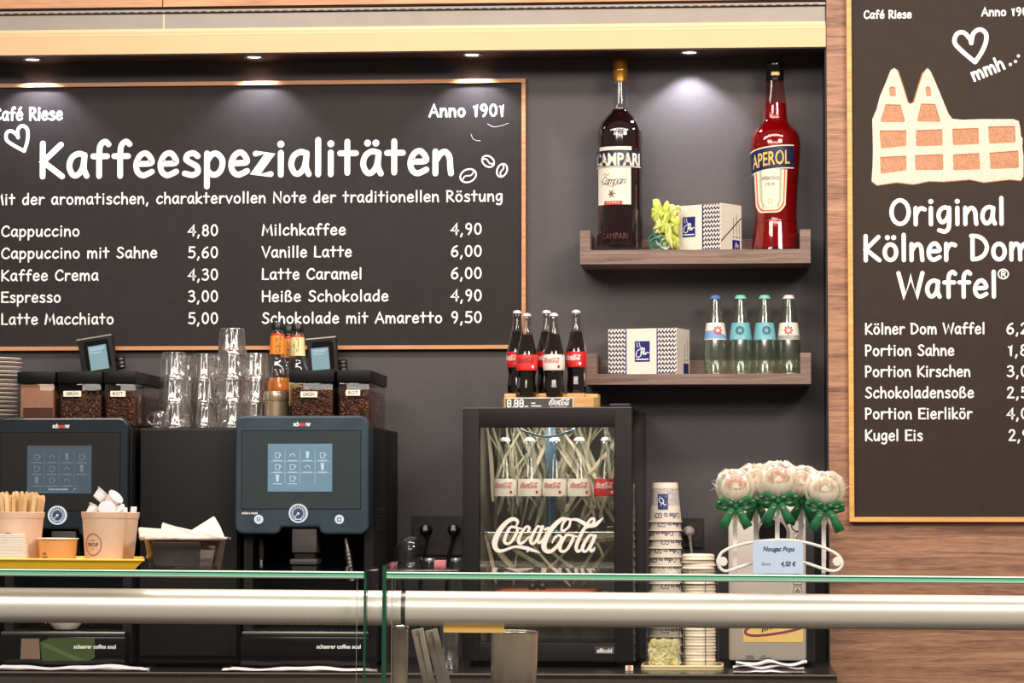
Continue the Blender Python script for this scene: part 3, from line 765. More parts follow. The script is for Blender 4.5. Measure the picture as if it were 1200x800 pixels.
    if bright:
        for dx, sym in ((28, 0), (122.5, 1)):
            q = P(px0 + dx, pyt + 121.5, YH); br = 5.4 * MH
            bm_ = MB().cyl((q.x, YH - 0.003, q.z), br, 0.004, 24, 0, 'y', None, 0.0006)
            if sym == 0:
                for s_ in (-1, 1): ribbon(bm_, [(q.x + s_ * br * .2, q.z - br * .4), (q.x + s_ * br * .28, q.z + br * .4)], br * .1, YH - 0.0034, 1)
            else:
                ribbon(bm_, [(q.x - br * .35, q.z + br * .3), (q.x - br * .3, q.z - br * .4), (q.x + br * .3, q.z - br * .4), (q.x + br * .35, q.z + br * .3), (q.x - br * .35, q.z + br * .3)], br * .1, YH - 0.0034, 1)
            wobj('button', bm_, [MATS['gauge_ring'], MATS['gauge_face']], t, 40)
    lm = MB(); q = P(px0 + 78.5, pyt + 12.2, YH)
    for s_, dx, mi in (('sch', -6.6, 0), ('ae', 0.6, 1), ('rer', 7.6, 0)):
        typeset(lm, s_, q.x + dx * MH, q.z, 5.2 * MH, YH - 0.0006, mi, bold=0.03, width=(7.0 if s_ == 'sch' else 6.0) * MH)
    if bright:
        q = P(px0 + 17.5, pyt + 115.4, YH); typeset(lm, 'swiss x made', q.x, q.z, 3 * MH, YH - 0.0006, 0, width=19 * MH, bold=0.02)
    wobj('lettering', lm, [MATS['chalk_white'], MATS['logo_red']], t)
    # spout, steam wand, drip tray, base
    sp = MB()
    sx = zx(cxp - 12); sx_ = zx(cxp + 17)
    sp.box((sx, YH + 0.012, zz(pyb + 22)), (sx_, YH + 0.10, zz(pyb - 6)), 0, None, 0.003)
    sp.box((sx - 0.004, YH + 0.006, zz(pyb + 36)), (sx_ + 0.002, YH + 0.095, zz(pyb + 29.5)), 0, None, 0.003)
    sp.box((sx + 0.006, YH + 0.02, zz(pyb + 30)), (sx_ - 0.006, YH + 0.09, zz(pyb + 21)), 1)
    for s_ in (-1, 1): sp.cyl(((sx + sx_) / 2 + s_ * 0.016, YH + 0.05, zz(pyb + 44)), 0.006, 0.022, 14, 1)
    wobj('spout', sp, [MATS['machine_grey'], MATS['black_matte']], t, 40)
    if bright:
        wd = MB(); a = P(px0 + 130, pyb + 5, YH + 0.05); b2 = P(px0 + 137.5, pyb + 55, YH + 0.04)
        wd.tube([a, a.lerp(b2, .25), a.lerp(b2, .26), b2], [0.006, 0.0065, 0.0085, 0.0085], 14, 0)
        for k in range(7): wd.tube([a.lerp(b2, .33 + .09 * k), a.lerp(b2, .35 + .09 * k)], 0.0096, 14, 1)
        wobj('steam_wand', wd, [MATS['steel_dark'], MATS['black_matte']], t, 40)
        hw = MB(); a = P(px0 + 31, pyb + 30, YH + 0.06); hw.cyl((a.x, a.y, a.z - 0.02), 0.0058, 0.022, 16, 0); hw.cyl((a.x, a.y, a.z), 0.0075, 0.05, 16, 1)
        wobj('water_outlet', hw, [MATS['steel'], MATS['black_matte']], t, 40)
    # saucer-like spill plate under the spout (light brown rim seen above the glass edge)
    dt = MB().box((xb0 + 0.004, YH - 0.012, zbase), (xb1 - 0.004, -0.30, zbase + 0.012), 0, None, 0.004)
    for k in range(13):
        xk = xb0 + 0.03 + k * (xb1 - xb0 - 0.06) / 12
        dt.box((xk - 0.004, YH, zbase + 0.012), (xk + 0.004, -0.32, zbase + 0.0135), 1)
    wobj('drip_tray', dt, [MATS['steel_dark'], MATS['black_matte']], t, 40)
    bs = MB().box((xb0 + 0.002, YH - 0.02, ZC + 0.010), (xb1 - 0.002, -0.301, zbase - 0.0005), 0, None, 0.004)
    q = P(cxp + (43.5 if bright else 40), 759.6, YH - 0.02)
    typeset(bs, 'schaerer coffee soul', q.x, q.z, 4.6 * MH, YH - 0.0206, 1, width=(52 if bright else 50) * MH, bold=0.02)
    bo = wobj('base', bs, [MATS['black_gloss'], MATS['chalk_white']], t, 40)
    for fx in (xb0 + 0.03, xb1 - 0.03):
        for fy in (YH + 0.02, -0.06): wobj('foot', MB().cyl((fx, fy, ZC + 0.0002), 0.016, 0.0115, 16), MATS['black_matte'], t)
    if base_reflection:  # green and brown room reflection painted onto the glossy base front
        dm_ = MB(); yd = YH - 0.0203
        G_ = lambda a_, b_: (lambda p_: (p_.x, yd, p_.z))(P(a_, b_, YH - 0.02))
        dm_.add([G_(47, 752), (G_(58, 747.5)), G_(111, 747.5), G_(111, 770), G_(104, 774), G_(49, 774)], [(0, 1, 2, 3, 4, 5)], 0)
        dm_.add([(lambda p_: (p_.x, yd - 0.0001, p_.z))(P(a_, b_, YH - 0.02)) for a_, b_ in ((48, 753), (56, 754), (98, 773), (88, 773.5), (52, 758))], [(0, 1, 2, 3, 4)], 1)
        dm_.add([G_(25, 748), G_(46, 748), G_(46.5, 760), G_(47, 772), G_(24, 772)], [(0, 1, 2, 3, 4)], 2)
        o_ = wobj('reflection', dm_, [mat('reflection_green', srgb(62, 76, 42), 0.35), mat('reflection_green_light', srgb(84, 98, 58), 0.35), mat('reflection_brown', srgb(122, 98, 82), 0.4)], t)
        tag(o_, 'painted green and brown sticker')
    # bean hoppers
    for (hx0, hx1, kind, txt) in hoppers:
        Yf, Yk = -0.52, -0.16
        a, b_ = XP(hx0, Yf, 460), XP(hx1, Yf, 460); zl1, zl0 = ZY(435.0 if not bright else 433.4, Yf, hx1), ZY(449 if not bright else 447.6, Yf, hx1)
        zf = ztop + 0.0008
        hp = thing('bean_hopper', None, None, ((a + b_) / 2, (Yf + Yk) / 2, zf)); hp.parent = t; hp.location = Vector(hp.location) - Vector(t.location)
        org = Vector(((a + b_) / 2, (Yf + Yk) / 2, zf))
        def sub(nm, mb_, ms, sm=None):
            o_ = obj(nm, mb_, ms, hp, sm)
            for v in o_.data.vertices: v.co -= org
            return o_
        sub('container', MB().box((a + 0.001, Yf + 0.003, zf), (b_ - 0.001, Yk - 0.003, zl0), 0, None, 0.005), MATS['hopper_glass'], 40)
        sub('lid', MB().box((a - 0.0015, Yf, zl0), (b_ + 0.0015, Yk, zl1), 0, None, 0.003), MATS['hopper_lid'], 40)
        if kind == 'cocoa':
            sub('cocoa_powder', MB().box((a + 0.005, Yf + 0.008, zf + 0.002), (b_ - 0.005, Yk - 0.008, zl0 - 0.0015), 0, None, 0.004), MATS['cocoa'], 40)
            sub('scraper', MB().box((a + 0.014, Yf + 0.0045, zf + 0.002), (b_ - 0.006, Yf + 0.0078, ZY(477.5, Yf, hx1))), mat('cocoa_dark', srgb(88, 52, 38), 0.6))
        else:
            zt_ = zl0 - (0.012 if kind == 'full' else 0.022)
            bn = MB().box((a + 0.004, Yf + 0.012, zf + 0.002), (b_ - 0.004, Yk - 0.008, zt_ - 0.006), 0, None, 0.003)
            rnd = random.Random(int(hx0))
            bns = MB()
            nb_ = 260
            for k in range(nb_):
                px_ = rnd.uniform(a + 0.009, b_ - 0.009); pz_ = rnd.uniform(zf + 0.006, zt_)
                M_ = Matrix.Translation((px_, Yf + 0.0105 + rnd.random() * .002, pz_)) @ Euler((rnd.random() * 3, rnd.random() * 6, rnd.random() * 6)).to_matrix().to_4x4()
                bns.ellipsoid((0, 0, 0), (0.0048, 0.0034, 0.0028), 8, rnd.choice((0, 0, 1, 2)), M_)
            for k in range(60):
                py_ = rnd.uniform(Yf + 0.02, Yk - 0.012); pz_ = rnd.uniform(zf + 0.006, zt_ - .008)
                M_ = Matrix.Translation((b_ - 0.0046, py_, pz_)) @ Euler((rnd.random() * 3, rnd.random() * 6, rnd.random() * 6)).to_matrix().to_4x4()
                bns.ellipsoid((0, 0, 0), (0.0048, 0.0034, 0.0028), 8, rnd.choice((0, 0, 1, 2)), M_)
            bn.v += []; n0 = len(bn.v); bn.v += bns.v; bn.f += [tuple(i + n0 for i in f) for f in bns.f]; bn.m += bns.m
            if 'bean_lt' not in MATS: mat('bean_lt', srgb(128, 82, 52), 0.4); mat('bean_dk', srgb(58, 32, 22), 0.35)
            bo_ = sub('coffee_beans', bn, [MATS['beans'], MATS['bean_lt'], MATS['bean_dk']], 60)
            tag(bo_, kind='stuff')
            lx, ly = txt[1], txt[2]
            pl = P(lx, ly, Yf); lw_, lh_ = txt[3] / 2 * mpp(Yf), 3.4 * mpp(Yf)
            lb = MB().box((pl.x - lw_, Yf + 0.0018, pl.z - lh_), (pl.x + lw_, Yf + 0.0028, pl.z + lh_), 0)
            strokes(lb, txt[0], pl.x - lw_ * .68, pl.x + lw_ * .68, pl.z - lh_ * .5, lh_ * 1.05, lh_ * .10, Yf + 0.0016, 1)
            sub('paper_label', lb, [MATS['paper_label'], MATS['ink']])
    return ztop
zt_right = coffee_machine(275.2, 431.5, 486.8, 625.5, True, [(339, 391, 'full', ('GRÜN', 361.8, 461.8, 20)), (395.5, 434, 'full', ('ROT', 413.5, 460, 17))],
    'dark coffee machine with bright blue touch screen in the middle of the counter', False, None)
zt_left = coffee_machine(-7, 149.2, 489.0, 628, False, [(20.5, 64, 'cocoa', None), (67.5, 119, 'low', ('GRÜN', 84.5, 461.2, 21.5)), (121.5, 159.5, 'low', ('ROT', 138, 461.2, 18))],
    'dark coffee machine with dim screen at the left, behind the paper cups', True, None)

# cooler cabinet between them
Yk0 = -0.56
ck = thing('milk_cooler', 'plain black milk cooler between the coffee machines with glass tumblers on top', 'cooler', (XP(222, Yk0, 600), -0.3, ZC))
kx0, kx1, kz = XP(163, Yk0, 520), XP(280, Yk0, 520), zt_right
wobj('body', MB().box((kx0, Yk0 + 0.02, ZC + 0.012), (kx1, -0.03, kz), 0, None, 0.003), MATS['black_matte'], ck, 40)
wobj('door', MB().box((kx0 + 0.003, Yk0, ZC + 0.03), (kx1 - 0.003, Yk0 + 0.0195, kz - 0.002), 0, None, 0.003).box((kx0 + 0.004, Yk0 - 0.0006, kz - 0.0065), (kx1 - 0.004, Yk0 + 0.002, kz - 0.0045), 1), [MATS['machine_body'], MATS['machine_grey']], ck, 40)
for fx in (kx0 + 0.025, kx1 - 0.025):
    for fy in (Yk0 + 0.05, -0.06): wobj('foot', MB().cyl((fx, fy, ZC + 0.0002), 0.014, 0.012, 16), MATS['black_matte'], ck)

# payment terminals standing on the machines
def terminal(cx, ytop_l, xl, xr, ytop_r, screen, tilt, ztop, label):
    Y = -0.10; m = mpp(Y); c = P(cx, 470, Y)
    t = thing('payment_terminal', label, 'payment terminal', (c.x, Y, ztop + 0.0012), 0, 'payment terminals on the coffee machines')
    w = (xr - xl) * m; zt = ZY((ytop_l + ytop_r) / 2, Y, cx) - ztop - 0.001
    M = Matrix.Rotation(tilt, 4, 'Y')
    zc_ = 0.0
    hb = zt / cos(tilt)
    wobj2 = lambda n_, mb_, ms, s_=40: obj(n_, mb_, ms, t, s_)
    mb_ = MB().box((-w / 2, -0.012, 0.026), (w / 2, 0.018, hb), 0, M, 0.003)
    mb_.box((-w / 2 - 0.001, -0.014, hb - 0.003), (w / 2 + 0.001, 0.02, hb + 0.0005), 1, M)
    mb_.rrect(0.002, hb - 0.047, w * 0.72, 0.075, 0.008, -0.0135, -0.010, 2, M)
    wobj2('housing', mb_, [MATS['black_matte'], MATS['steel'], MATS['black_gloss']])
    s0, s1, sy0, sy1 = screen
    sx_ = ((s0 + s1) / 2 - cx) * m; sw_ = (s1 - s0) * m; sh_ = (sy1 - sy0) * m
    cz_ = ZY((sy0 + sy1) / 2, Y, cx) - ztop
    q = M.inverted() @ Vector((sx_, 0, cz_))
    sm_ = MB().box((q.x - sw_ / 2, -0.0142, q.z - sh_ / 2), (q.x + sw_ / 2, -0.0136, q.z + sh_ / 2), 0, M)
    for k, (u0, u1, dz) in enumerate(((.1, .9, .38), (.1, .8, .31), (.1, .7, .2))):
        sm_.box((q.x - sw_ / 2 + sw_ * u0, -0.0145, q.z + sh_ * dz), (q.x - sw_ / 2 + sw_ * u1, -0.0142, q.z + sh_ * (dz + .03)), 1, M)
    wobj2('screen', sm_, [MATS['screen_cyan'], MATS['screen_icon']], None)
    cl = MB().cyl((w / 2 + 0.012, 0.004, hb - 0.095), 0.011, 0.034, 16, 0, 'z', M, 0.003)
    for k in range(3): cl.cyl((w / 2 + 0.012, 0.004, hb - 0.09 + 0.010 * k), 0.0118, 0.003, 16, 1, 'z', M)
    cl.box((w / 2 - 0.002, -0.002, hb - 0.085), (w / 2 + 0.012, 0.010, hb - 0.075), 0, M)
    wobj2('card_reader_knob', cl, [MATS['black_matte'], MATS['steel_dark']])
    wobj2('stand', MB().box((-w * .3, -0.03, 0), (w * .3, 0.045, 0.012), 0, None, 0.003).box((-w * .16, -0.006, 0.010), (w * .16, 0.016, 0.034)), MATS['black_matte'])
terminal(128, 400, 93, 134.5, 390, (105, 127, 405, 434), rad(-9), zt_left, 'tilted payment terminal with small lit screen behind the left bean hoppers')
terminal(386, 398, 361.5, 396.5, 393.5, (365.5, 386.5, 408, 434), rad(-5), zt_right, 'upright payment terminal with small lit screen behind the right bean hoppers')
# ================================================================== bottles, fridge, shelf goods
mat('cola', (0.012, 0.005, 0.004), 0.06, coat=0.6)
mat('label_red', srgb(206, 34, 40), 0.45)
mat('label_red_bright', srgb(236, 52, 50), 0.45)
mat('label_white', srgb(236, 226, 216), 0.5)
mat('label_ink_red', srgb(190, 40, 44), 0.5)
mat('label_ink_black', srgb(38, 30, 30), 0.5)
mat('crown_cap', srgb(206, 204, 206), 0.3, metal=0.6)
mat('campari', (0.016, 0.004, 0.005), 0.05, coat=0.5)
mat('aperol', (0.19, 0.003, 0.006), 0.08, coat=0.5)
mat('navy', srgb(30, 32, 66), 0.4)
mat('navy_bright', srgb(24, 28, 110), 0.4)
mat('label_cream', srgb(228, 218, 200), 0.5)
mat('label_gold', srgb(226, 190, 110), 0.4)
mat('label_sage', srgb(176, 186, 150), 0.5)
mat('label_orange', srgb(226, 110, 40), 0.5)
clear('bottle_cola', (0.80, 0.78, 0.76), base=0.05, edge=0.75, power=2.2)
clear('bottle_plain', (0.90, 0.90, 0.92), base=0.035, edge=0.8, power=2.0)
clear('bottle_red', (0.92, 0.55, 0.52), base=0.04, edge=0.6, power=2.4)

# flowing script wordmark traced as pen strokes; ~870 x 280 units, origin lower left
SCRIPT = [
    ([(365, 240), (378, 208), (355, 188), (318, 192), (265, 235), (220, 300), (196, 365), (200, 412), (230, 436), (280, 428), (350, 404), (425, 410), (490, 428), (550, 449)], [5, 9, 12, 13, 15, 18, 19, 16, 12, 9, 8, 12, 11, 3]),
    ([(455, 412), (458, 432), (448, 446)], [11, 8, 2]),
    ([(352, 250), (318, 252), (285, 310), (272, 360), (292, 380), (328, 362), (362, 305), (376, 262), (352, 250)], [8, 9, 11, 11, 9, 9, 11, 9, 8]),
    ([(378, 256), (408, 262)], [6, 3]),
    ([(458, 284), (470, 256), (446, 246), (412, 288), (384, 345), (392, 378), (425, 366), (468, 322)], [9, 9, 8, 10, 12, 10, 8, 4]),
    ([(562, 252), (535, 244), (506, 290), (480, 345), (488, 378), (516, 366), (552, 300), (566, 254)], [6, 8, 10, 12, 9, 8, 10, 8]),
    ([(574, 246), (548, 310), (536, 352), (552, 372), (592, 322)], [11, 11, 10, 8, 4]),
    ([(594, 268), (618, 256)], [9, 9]),
    ([(745, 276), (724, 270), (735, 222), (768, 186), (792, 196), (782, 244), (745, 276)], [7, 8, 8, 8, 8, 8, 7]),
    ([(768, 186), (720, 190), (650, 256), (600, 336), (584, 396), (600, 434), (640, 438), (690, 396), (722, 340), (706, 312), (672, 330), (650, 372)], [8, 13, 16, 18, 18, 15, 12, 11, 9, 8, 8, 4]),
    ([(790, 190), (840, 190), (890, 212), (930, 236), (985, 232), (1022, 204), (1052, 174)], [6, 10, 13, 14, 14, 10, 2]),
    ([(796, 312), (762, 312), (726, 366), (710, 414), (728, 440), (766, 424), (802, 366), (818, 322), (796, 312)], [8, 9, 11, 12, 9, 9, 11, 9, 8]),
    ([(818, 318), (845, 322)], [6, 3]),
    ([(905, 268), (966, 224), (982, 192), (958, 184), (918, 236), (868, 326), (840, 400), (850, 438), (880, 424), (908, 390)], [3, 8, 9, 8, 10, 12, 12, 10, 8, 4]),
    ([(978, 322), (950, 310), (918, 350), (890, 404), (898, 438), (926, 428), (964, 366), (982, 320)], [7, 8, 10, 12, 9, 8, 10, 8]),
    ([(990, 316), (962, 378), (948, 416), (962, 438), (986, 408)], [11, 11, 10, 8, 4]),
    ([(966, 428), (976, 428)], [9, 9]),
]
def script(mb, x0, zb, scale, y=0.0, mi=0, mirror=False):
    """wordmark with its left at x0 and its lowest stroke at zb; scale metres per unit"""
    for i, (pts, ws) in enumerate(SCRIPT):
        n = 6; q = spline(pts, n); w = []
        for j in range(len(pts) - 1):
            w += [ws[j] + (ws[j + 1] - ws[j]) * k / n for k in range(n)]
        w.append(ws[-1])
        ribbon(mb, [(x0 + (a - 180) * scale, zb + (450 - b) * scale) for a, b in q], [k * scale * 1.18 for k in w], y - 0.000004 * i, mi)
    return mb
def prof_fn(prof):
    def f(z):
        if z <= prof[0][1]: return prof[0][0]
        for (r0, z0), (r1, z1) in zip(prof, prof[1:]):
            if z0 <= z <= z1: return r0 + (r1 - r0) * (z - z0) / max(z1 - z0, 1e-6)
        return prof[-1][0]
    return f
def smooth_prof(pts, k=5):
    return [(max(1e-4, a), b) for a, b in spline(pts, k)]
def sheet(x0, x1, z0, z1, y=0.0, mi=0, nx=14, nz=2, mb=None, fn=None):
    mb = mb or MB(); vs = []; fs = []
    for j in range(nz + 1):
        for i in range(nx + 1):
            u = x0 + (x1 - x0) * i / nx; v = z0 + (z1 - z0) * j / nz
            if fn: u, v = fn(u, v)
            vs.append((u, y, v))
    for j in range(nz):
        for i in range(nx):
            a = j * (nx + 1) + i; fs.append((a, a + 1, a + nx + 2, a + nx + 1))
    return mb.add(vs, fs, mi)
def crown(z, r, n=21):
    """crimped metal cap"""
    mb = MB(); vs = []; fs = []; N = n * 4
    rings = [(0.55, z + r * .62), (0.86, z + r * .56), (1.0, z + r * .35), (1.10, z - r * .12)]
    for j, (rr, zz_) in enumerate(rings):
        for k in range(N):
            a = 2 * pi * k / N; q = rr * (1 + (0.05 * cos(a * n) if j == 3 else 0.02 * cos(a * n) if j == 2 else 0))
            vs.append((r * q * cos(a), r * q * sin(a), zz_))
    for j in range(3):
        for k in range(N):
            q = (k + 1) % N; fs.append((j * N + k, (j + 1) * N + k, (j + 1) * N + q, j * N + q))
    fs.append(tuple(range(N)))
    return mb.add(vs, fs)

# ------------------------------------------------------------------ cola bottles
HB = 0.236
def cola_bottle(kind, label, group, loc, H=HB, turn=0.0, liquid=True, mats_glass='bottle_cola', lift=0.0):
    s = H / 99.0
    t = thing('cola_bottle', label, 'bottle', loc, turn, group)
    pr = smooth_prof([(10.4 * s, 0), (11.4 * s, 1.5 * s), (12.3 * s, 8 * s), (11.9 * s, 14 * s), (11.0 * s, 23 * s), (11.6 * s, 30 * s), (12.6 * s, 36 * s), (12.6 * s, 48 * s), (11.6 * s, 54 * s), (9.2 * s, 64 * s), (7.0 * s, 74 * s), (5.9 * s, 80 * s), (5.2 * s, 87 * s), (4.9 * s, 91 * s)]) + \
        [(5.3 * s, 92 * s), (5.3 * s, 94 * s), (4.6 * s, 94.6 * s), (4.6 * s, 96.6 * s)]
    f = prof_fn(pr)
    obj('glass', MB().lathe(pr, 40, flute=(10, 0.045, 2 * s, 31 * s)), MATS[mats_glass], t, 50)
    if liquid:
        lp = [(f(z * s) - 0.0012, z * s) for z in (1, 3, 8, 14, 19, 23, 27, 30, 36, 42, 48, 52, 56, 60, 64, 68, 71, 74)]
        obj('cola', MB().lathe(lp, 32, flute=(10, 0.045, 2 * s, 31 * s)), MATS['cola'], t, 50)
    lw = 2 * pi * 12.6 * s
    base_m, inks = {'red': ('label_red', 'chalk_white'), 'bright': ('label_red_bright', 'label_ink_black'), 'white': ('label_white', 'label_ink_red')}[kind]
    lb = MB(); z0, z1 = (31.5 + lift) * s, (50 + lift) * s
    sheet(-lw * .40, lw * .40, z0, z1, 0, 0, 40, 6, lb)
    sc_ = 20.5 * s / 870
    for c_ in (-0.0, ):
        script(lb, c_ - 10.2 * s, z0 + 8.2 * s, sc_, -0.0002, 1)
        ribbon(lb, [(c_ - 6 * s, z0 + 5.6 * s), (c_ + 5 * s, z0 + 5.6 * s)], 0.35 * s, -0.0002, 1)
        ribbon(lb, [(c_ - 9 * s, z0 + 2.6 * s), (c_ + 4.5 * s, z0 + 2.6 * s)], 0.4 * s, -0.0002, 1)
        lb.add([(c_ + 8.6 * s + 1.7 * s * cos(2 * pi * k / 12), -0.0002, z0 + 4.2 * s + 1.9 * s * sin(2 * pi * k / 12)) for k in range(12)], [tuple(range(12))], 2 if kind != 'white' else 1)
    if kind == 'white':
        lb.add([(x_, -0.00025, z_) for x_, z_ in ((13.2 * s, z0), (15.4 * s, z0), (15.4 * s, z1), (13.2 * s, z1))], [(0, 1, 2, 3)], 3)
        for k in range(5): lb.add([(x_, -0.0003, z_) for x_, z_ in ((13.4 * s, z0 + (2 + 3 * k) * s), (15.2 * s, z0 + (2 + 3 * k) * s), (15.2 * s, z0 + (3.4 + 3 * k) * s), (13.4 * s, z0 + (3.4 + 3 * k) * s))], [(0, 1, 2, 3)], 2)
    lb.wrap(f, 0.0006)
    obj('paper_label', lb, [MATS[base_m], MATS[inks], MATS['chalk_white'], MATS['label_ink_black']], t)
    obj('crown_cap', crown(96.4 * s, 5.0 * s), MATS['crown_cap'], t, 35)
    return t

# ------------------------------------------------------------------ drinks fridge
YFR = -0.47; m = mpp(YFR)
fl = P(541.7, 600, YFR); fr_ = P(740.8, 600, YFR)
FRZ = rad(-3.2)
fw = (fr_.x - fl.x) / cos(FRZ); fd = 0.44
ztf = ZY(477.2, YFR, 640); zbf = ZC + 0.014
fc = Vector(((fl.x + fr_.x) / 2, YFR, ZC))
fridge = thing('drinks_fridge', 'black glass-door drinks fridge with white script logo standing on the worktop', 'fridge', fc, FRZ)
H_ = ztf - ZC
wl, wr = -fw / 2, fw / 2
lx = lambda px: (px - 541.7) / (740.8 - 541.7) * fw - fw / 2
lz = lambda py: ZY(py, YFR, 640) - ZC
gx0, gx1, gz1, gz0 = lx(561), lx(720.5), lz(500), lz(752.5)
th = 0.02
cb = MB()
cb.box((wl, 0.042, 0.014), (wl + th, fd, H_ - 0.004), 0, None, 0.002)
cb.box((wr - th, 0.042, 0.014), (wr, fd, H_ - 0.004), 0, None, 0.002)
cb.box((wl + th, fd - 0.02, 0.014), (wr - th, fd, H_ - 0.004), 0)
cb.box((wl + th, 0.042, H_ - 0.03), (wr - th, fd - 0.02, H_ - 0.004), 0)
cb.box((wl + th, 0.042, 0.014), (wr - th, fd - 0.02, 0.055), 0)
obj('cabinet', cb, MATS['black_gloss'], fridge, 40)
ln = MB()
ln.box((wl + th, fd - 0.024, 0.055), (wr - th, fd - 0.0205, H_ - 0.03), 0)
ln.box((wl + th + 0.0005, 0.06, 0.0555), (wl + th + 0.003, fd - 0.024, H_ - 0.031), 0).box((wr - th - 0.003, 0.06, 0.0555), (wr - th - 0.0005, fd - 0.024, H_ - 0.031), 0)
obj('lining', ln, mat('fridge_lining', srgb(150, 144, 134), 0.5), fridge)
dr = MB()
dr.box((wl, 0, 0.016), (gx0, 0.038, H_), 0, None, 0.0015)
dr.box((gx1, 0, 0.016), (wr, 0.038, H_), 0, None, 0.0015)
dr.box((gx0, 0, gz1), (gx1, 0.038, H_), 0, None, 0.0015)
dr.box((gx0, 0, 0.016), (gx1, 0.038, gz0), 0, None, 0.0015)
for a, b_, c_, d_ in ((gx0 - .0008, gz0, gx0 + .0012, gz1), (gx1 - .0012, gz0, gx1 + .0008, gz1), (gx0, gz1 - .0012, gx1, gz1 + .0008), (gx0, gz0 - .0008, gx1, gz0 + .0014)):
    dr.box((a, 0.0035, b_), (c_, 0.012, d_), 1)
dr.box((wl, -0.0006, H_ - 0.0022), (wr, 0.038, H_ + 0.0004), 2)
door = obj('door', dr, [mat('fridge_door', srgb(24, 20, 20), 0.5, spec=0.25), MATS['black_gloss'], MATS['steel_dark']], fridge, 40)
clear('fridge_pane', (0.93, 0.94, 0.92), base=0.035, edge=0.5, power=3)
pn = obj('pane', MB().box((gx0 + .001, 0.008, gz0 + .001), (gx1 - .001, 0.012, gz1 - .001)), MATS['fridge_pane'], fridge); pn.parent = door
su = (lx(706.5) - lx(577)) / 870
lg = script(MB(), lx(577), lz(647.5), su, 0.0072, 0)
lo = obj('script_logo', lg, mat('logo_white', srgb(240, 228, 218), 0.5), fridge); lo.parent = door
bd = MB().box((lx(697.5), -0.0022, lz(765.5)), (lx(720), 0.0005, lz(757)), 0)
typeset(bd, 'efficold', lx(708.5), lz(764), 5.0 * m, -0.0024, 1, width=17.5 * m, bold=0.02)
o_ = obj('badge', bd, [MATS['steel_dark'], MATS['chalk_white']], fridge); o_.parent = door
obj('hinge_cover', MB().box((wr - 0.056, 0.004, H_ + 0.0005), (wr - 0.004, 0.04, H_ + 0.009), 0, None, 0.002), MATS['black_plastic'], fridge, 40)
for sx_ in (wl + 0.03, wr - 0.03):
    for sy_ in (0.05, fd - 0.05): obj('foot', MB().cyl((sx_, sy_, 0.0002), 0.016, 0.0158, 16), MATS['black_matte'], fridge)
# wire shelf the bottles stand on
zsh = lz(623.5)
ws = MB()
for k in range(14):
    xx = wl + th + 0.012 + k * (fw - 2 * th - 0.024) / 13
    ws.tube([(xx, 0.062, zsh), (xx, fd - 0.03, zsh)], 0.0014, 6)
for yy in (0.062, 0.20, fd - 0.03): ws.tube([(wl + th + 0.004, yy, zsh - 0.0016), (wr - th - 0.004, yy, zsh - 0.0016)], 0.002, 8)
obj('wire_shelf', ws, MATS['chrome'], fridge, 60)
zfl = 0.058
Rz = Matrix.Rotation(FRZ, 4, 'Z')
def in_fridge(x, y, z): return fc + Rz @ Vector((x, y, z))
names = ['leftmost', 'second', 'middle', 'fourth', 'rightmost']
for k, px in enumerate((586, 615, 644.5, 673.5, 705)):
    cola_bottle('red' if k == 4 else 'white', 'cola bottle with %s label behind the fridge door, %s of five' % ('red' if k == 4 else 'white', names[k]) if k != 2 else 'cola bottle with white label behind the fridge door, middle of five',
                'cola bottles inside the fridge', in_fridge(lx(px) * 1.012, 0.11, zsh + 0.0022), 0.236, FRZ + rad([-4, 3, -8, 4, -6][k]), liquid=False, mats_glass='bottle_plain', lift=5.5)
# pale leaf strips behind the bottles, built for a plant reflected in the door
rnd = random.Random(5)
pl = MB()
zlow = lz(690)
for k in range(170):
    x = rnd.uniform(wl + 0.04, wr - 0.04); a = rnd.uniform(-0.75, 0.75); ln_ = rnd.uniform(.12, .34)
    x2 = max(wl + 0.028, min(wr - 0.028, x + sin(a) * ln_)); z0 = rnd.uniform(zlow if k % 3 == 0 else zsh + 0.004, H_ - .16); z2 = min(H_ - 0.035, z0 + cos(a) * ln_)
    if k % 3 == 0: z2 = min(z2, zsh - 0.006); z0 = min(z0, z2 - 0.02)
    y = rnd.uniform(0.20, 0.34); xm = (x + x2) / 2 + rnd.uniform(-.012, .012)
    w0 = rnd.uniform(.0022, .0055)
    ribbon(pl, spline([(x, z0), (xm, (z0 + z2) / 2), (x2, z2)], 5), [w0 * q for q in (.5, .8, 1, 1, 1, 1, .95, .85, .7, .5, .15)], y, rnd.choice((0, 0, 1, 2)), cap=False)
tag(obj('reflected_leaves', pl, [mat('reflected_straw_light', srgb(232, 220, 190), 0.7), mat('reflected_straw_mid', srgb(206, 196, 164), 0.7), mat('reflected_straw_green', srgb(178, 180, 152), 0.7)], None, None, fc),
    'pale leaves added for a door reflection behind the cola bottles inside the fridge', 'reflected leaves', kind='stuff').rotation_euler = (0, 0, FRZ)
bp = thing('reflected_blue_bar', 'upright blue-grey divider bar behind the bottles inside the fridge', 'reflected', in_fridge(lx(635.5), 0.19, zsh + 0.0016), FRZ)  # blue band reflected in the door, built as a bar
obj('bar', MB().box((-0.0135, -0.006, 0), (0.0135, 0.006, H_ - 0.032 - zsh - 0.0018), 0, None, 0.003).box((-0.003, -0.0068, 0.004), (-0.001, -0.0058, H_ - 0.036 - zsh), 1), [mat('reflected_blue_bar', srgb(70, 100, 124), 0.35), MATS['steel']], bp, 40)
obj('foot_plate', MB().box((-0.03, -0.012, 0), (0.03, 0.012, 0.004), 0, None, 0.001), MATS['reflected_blue_bar'], bp, 40)
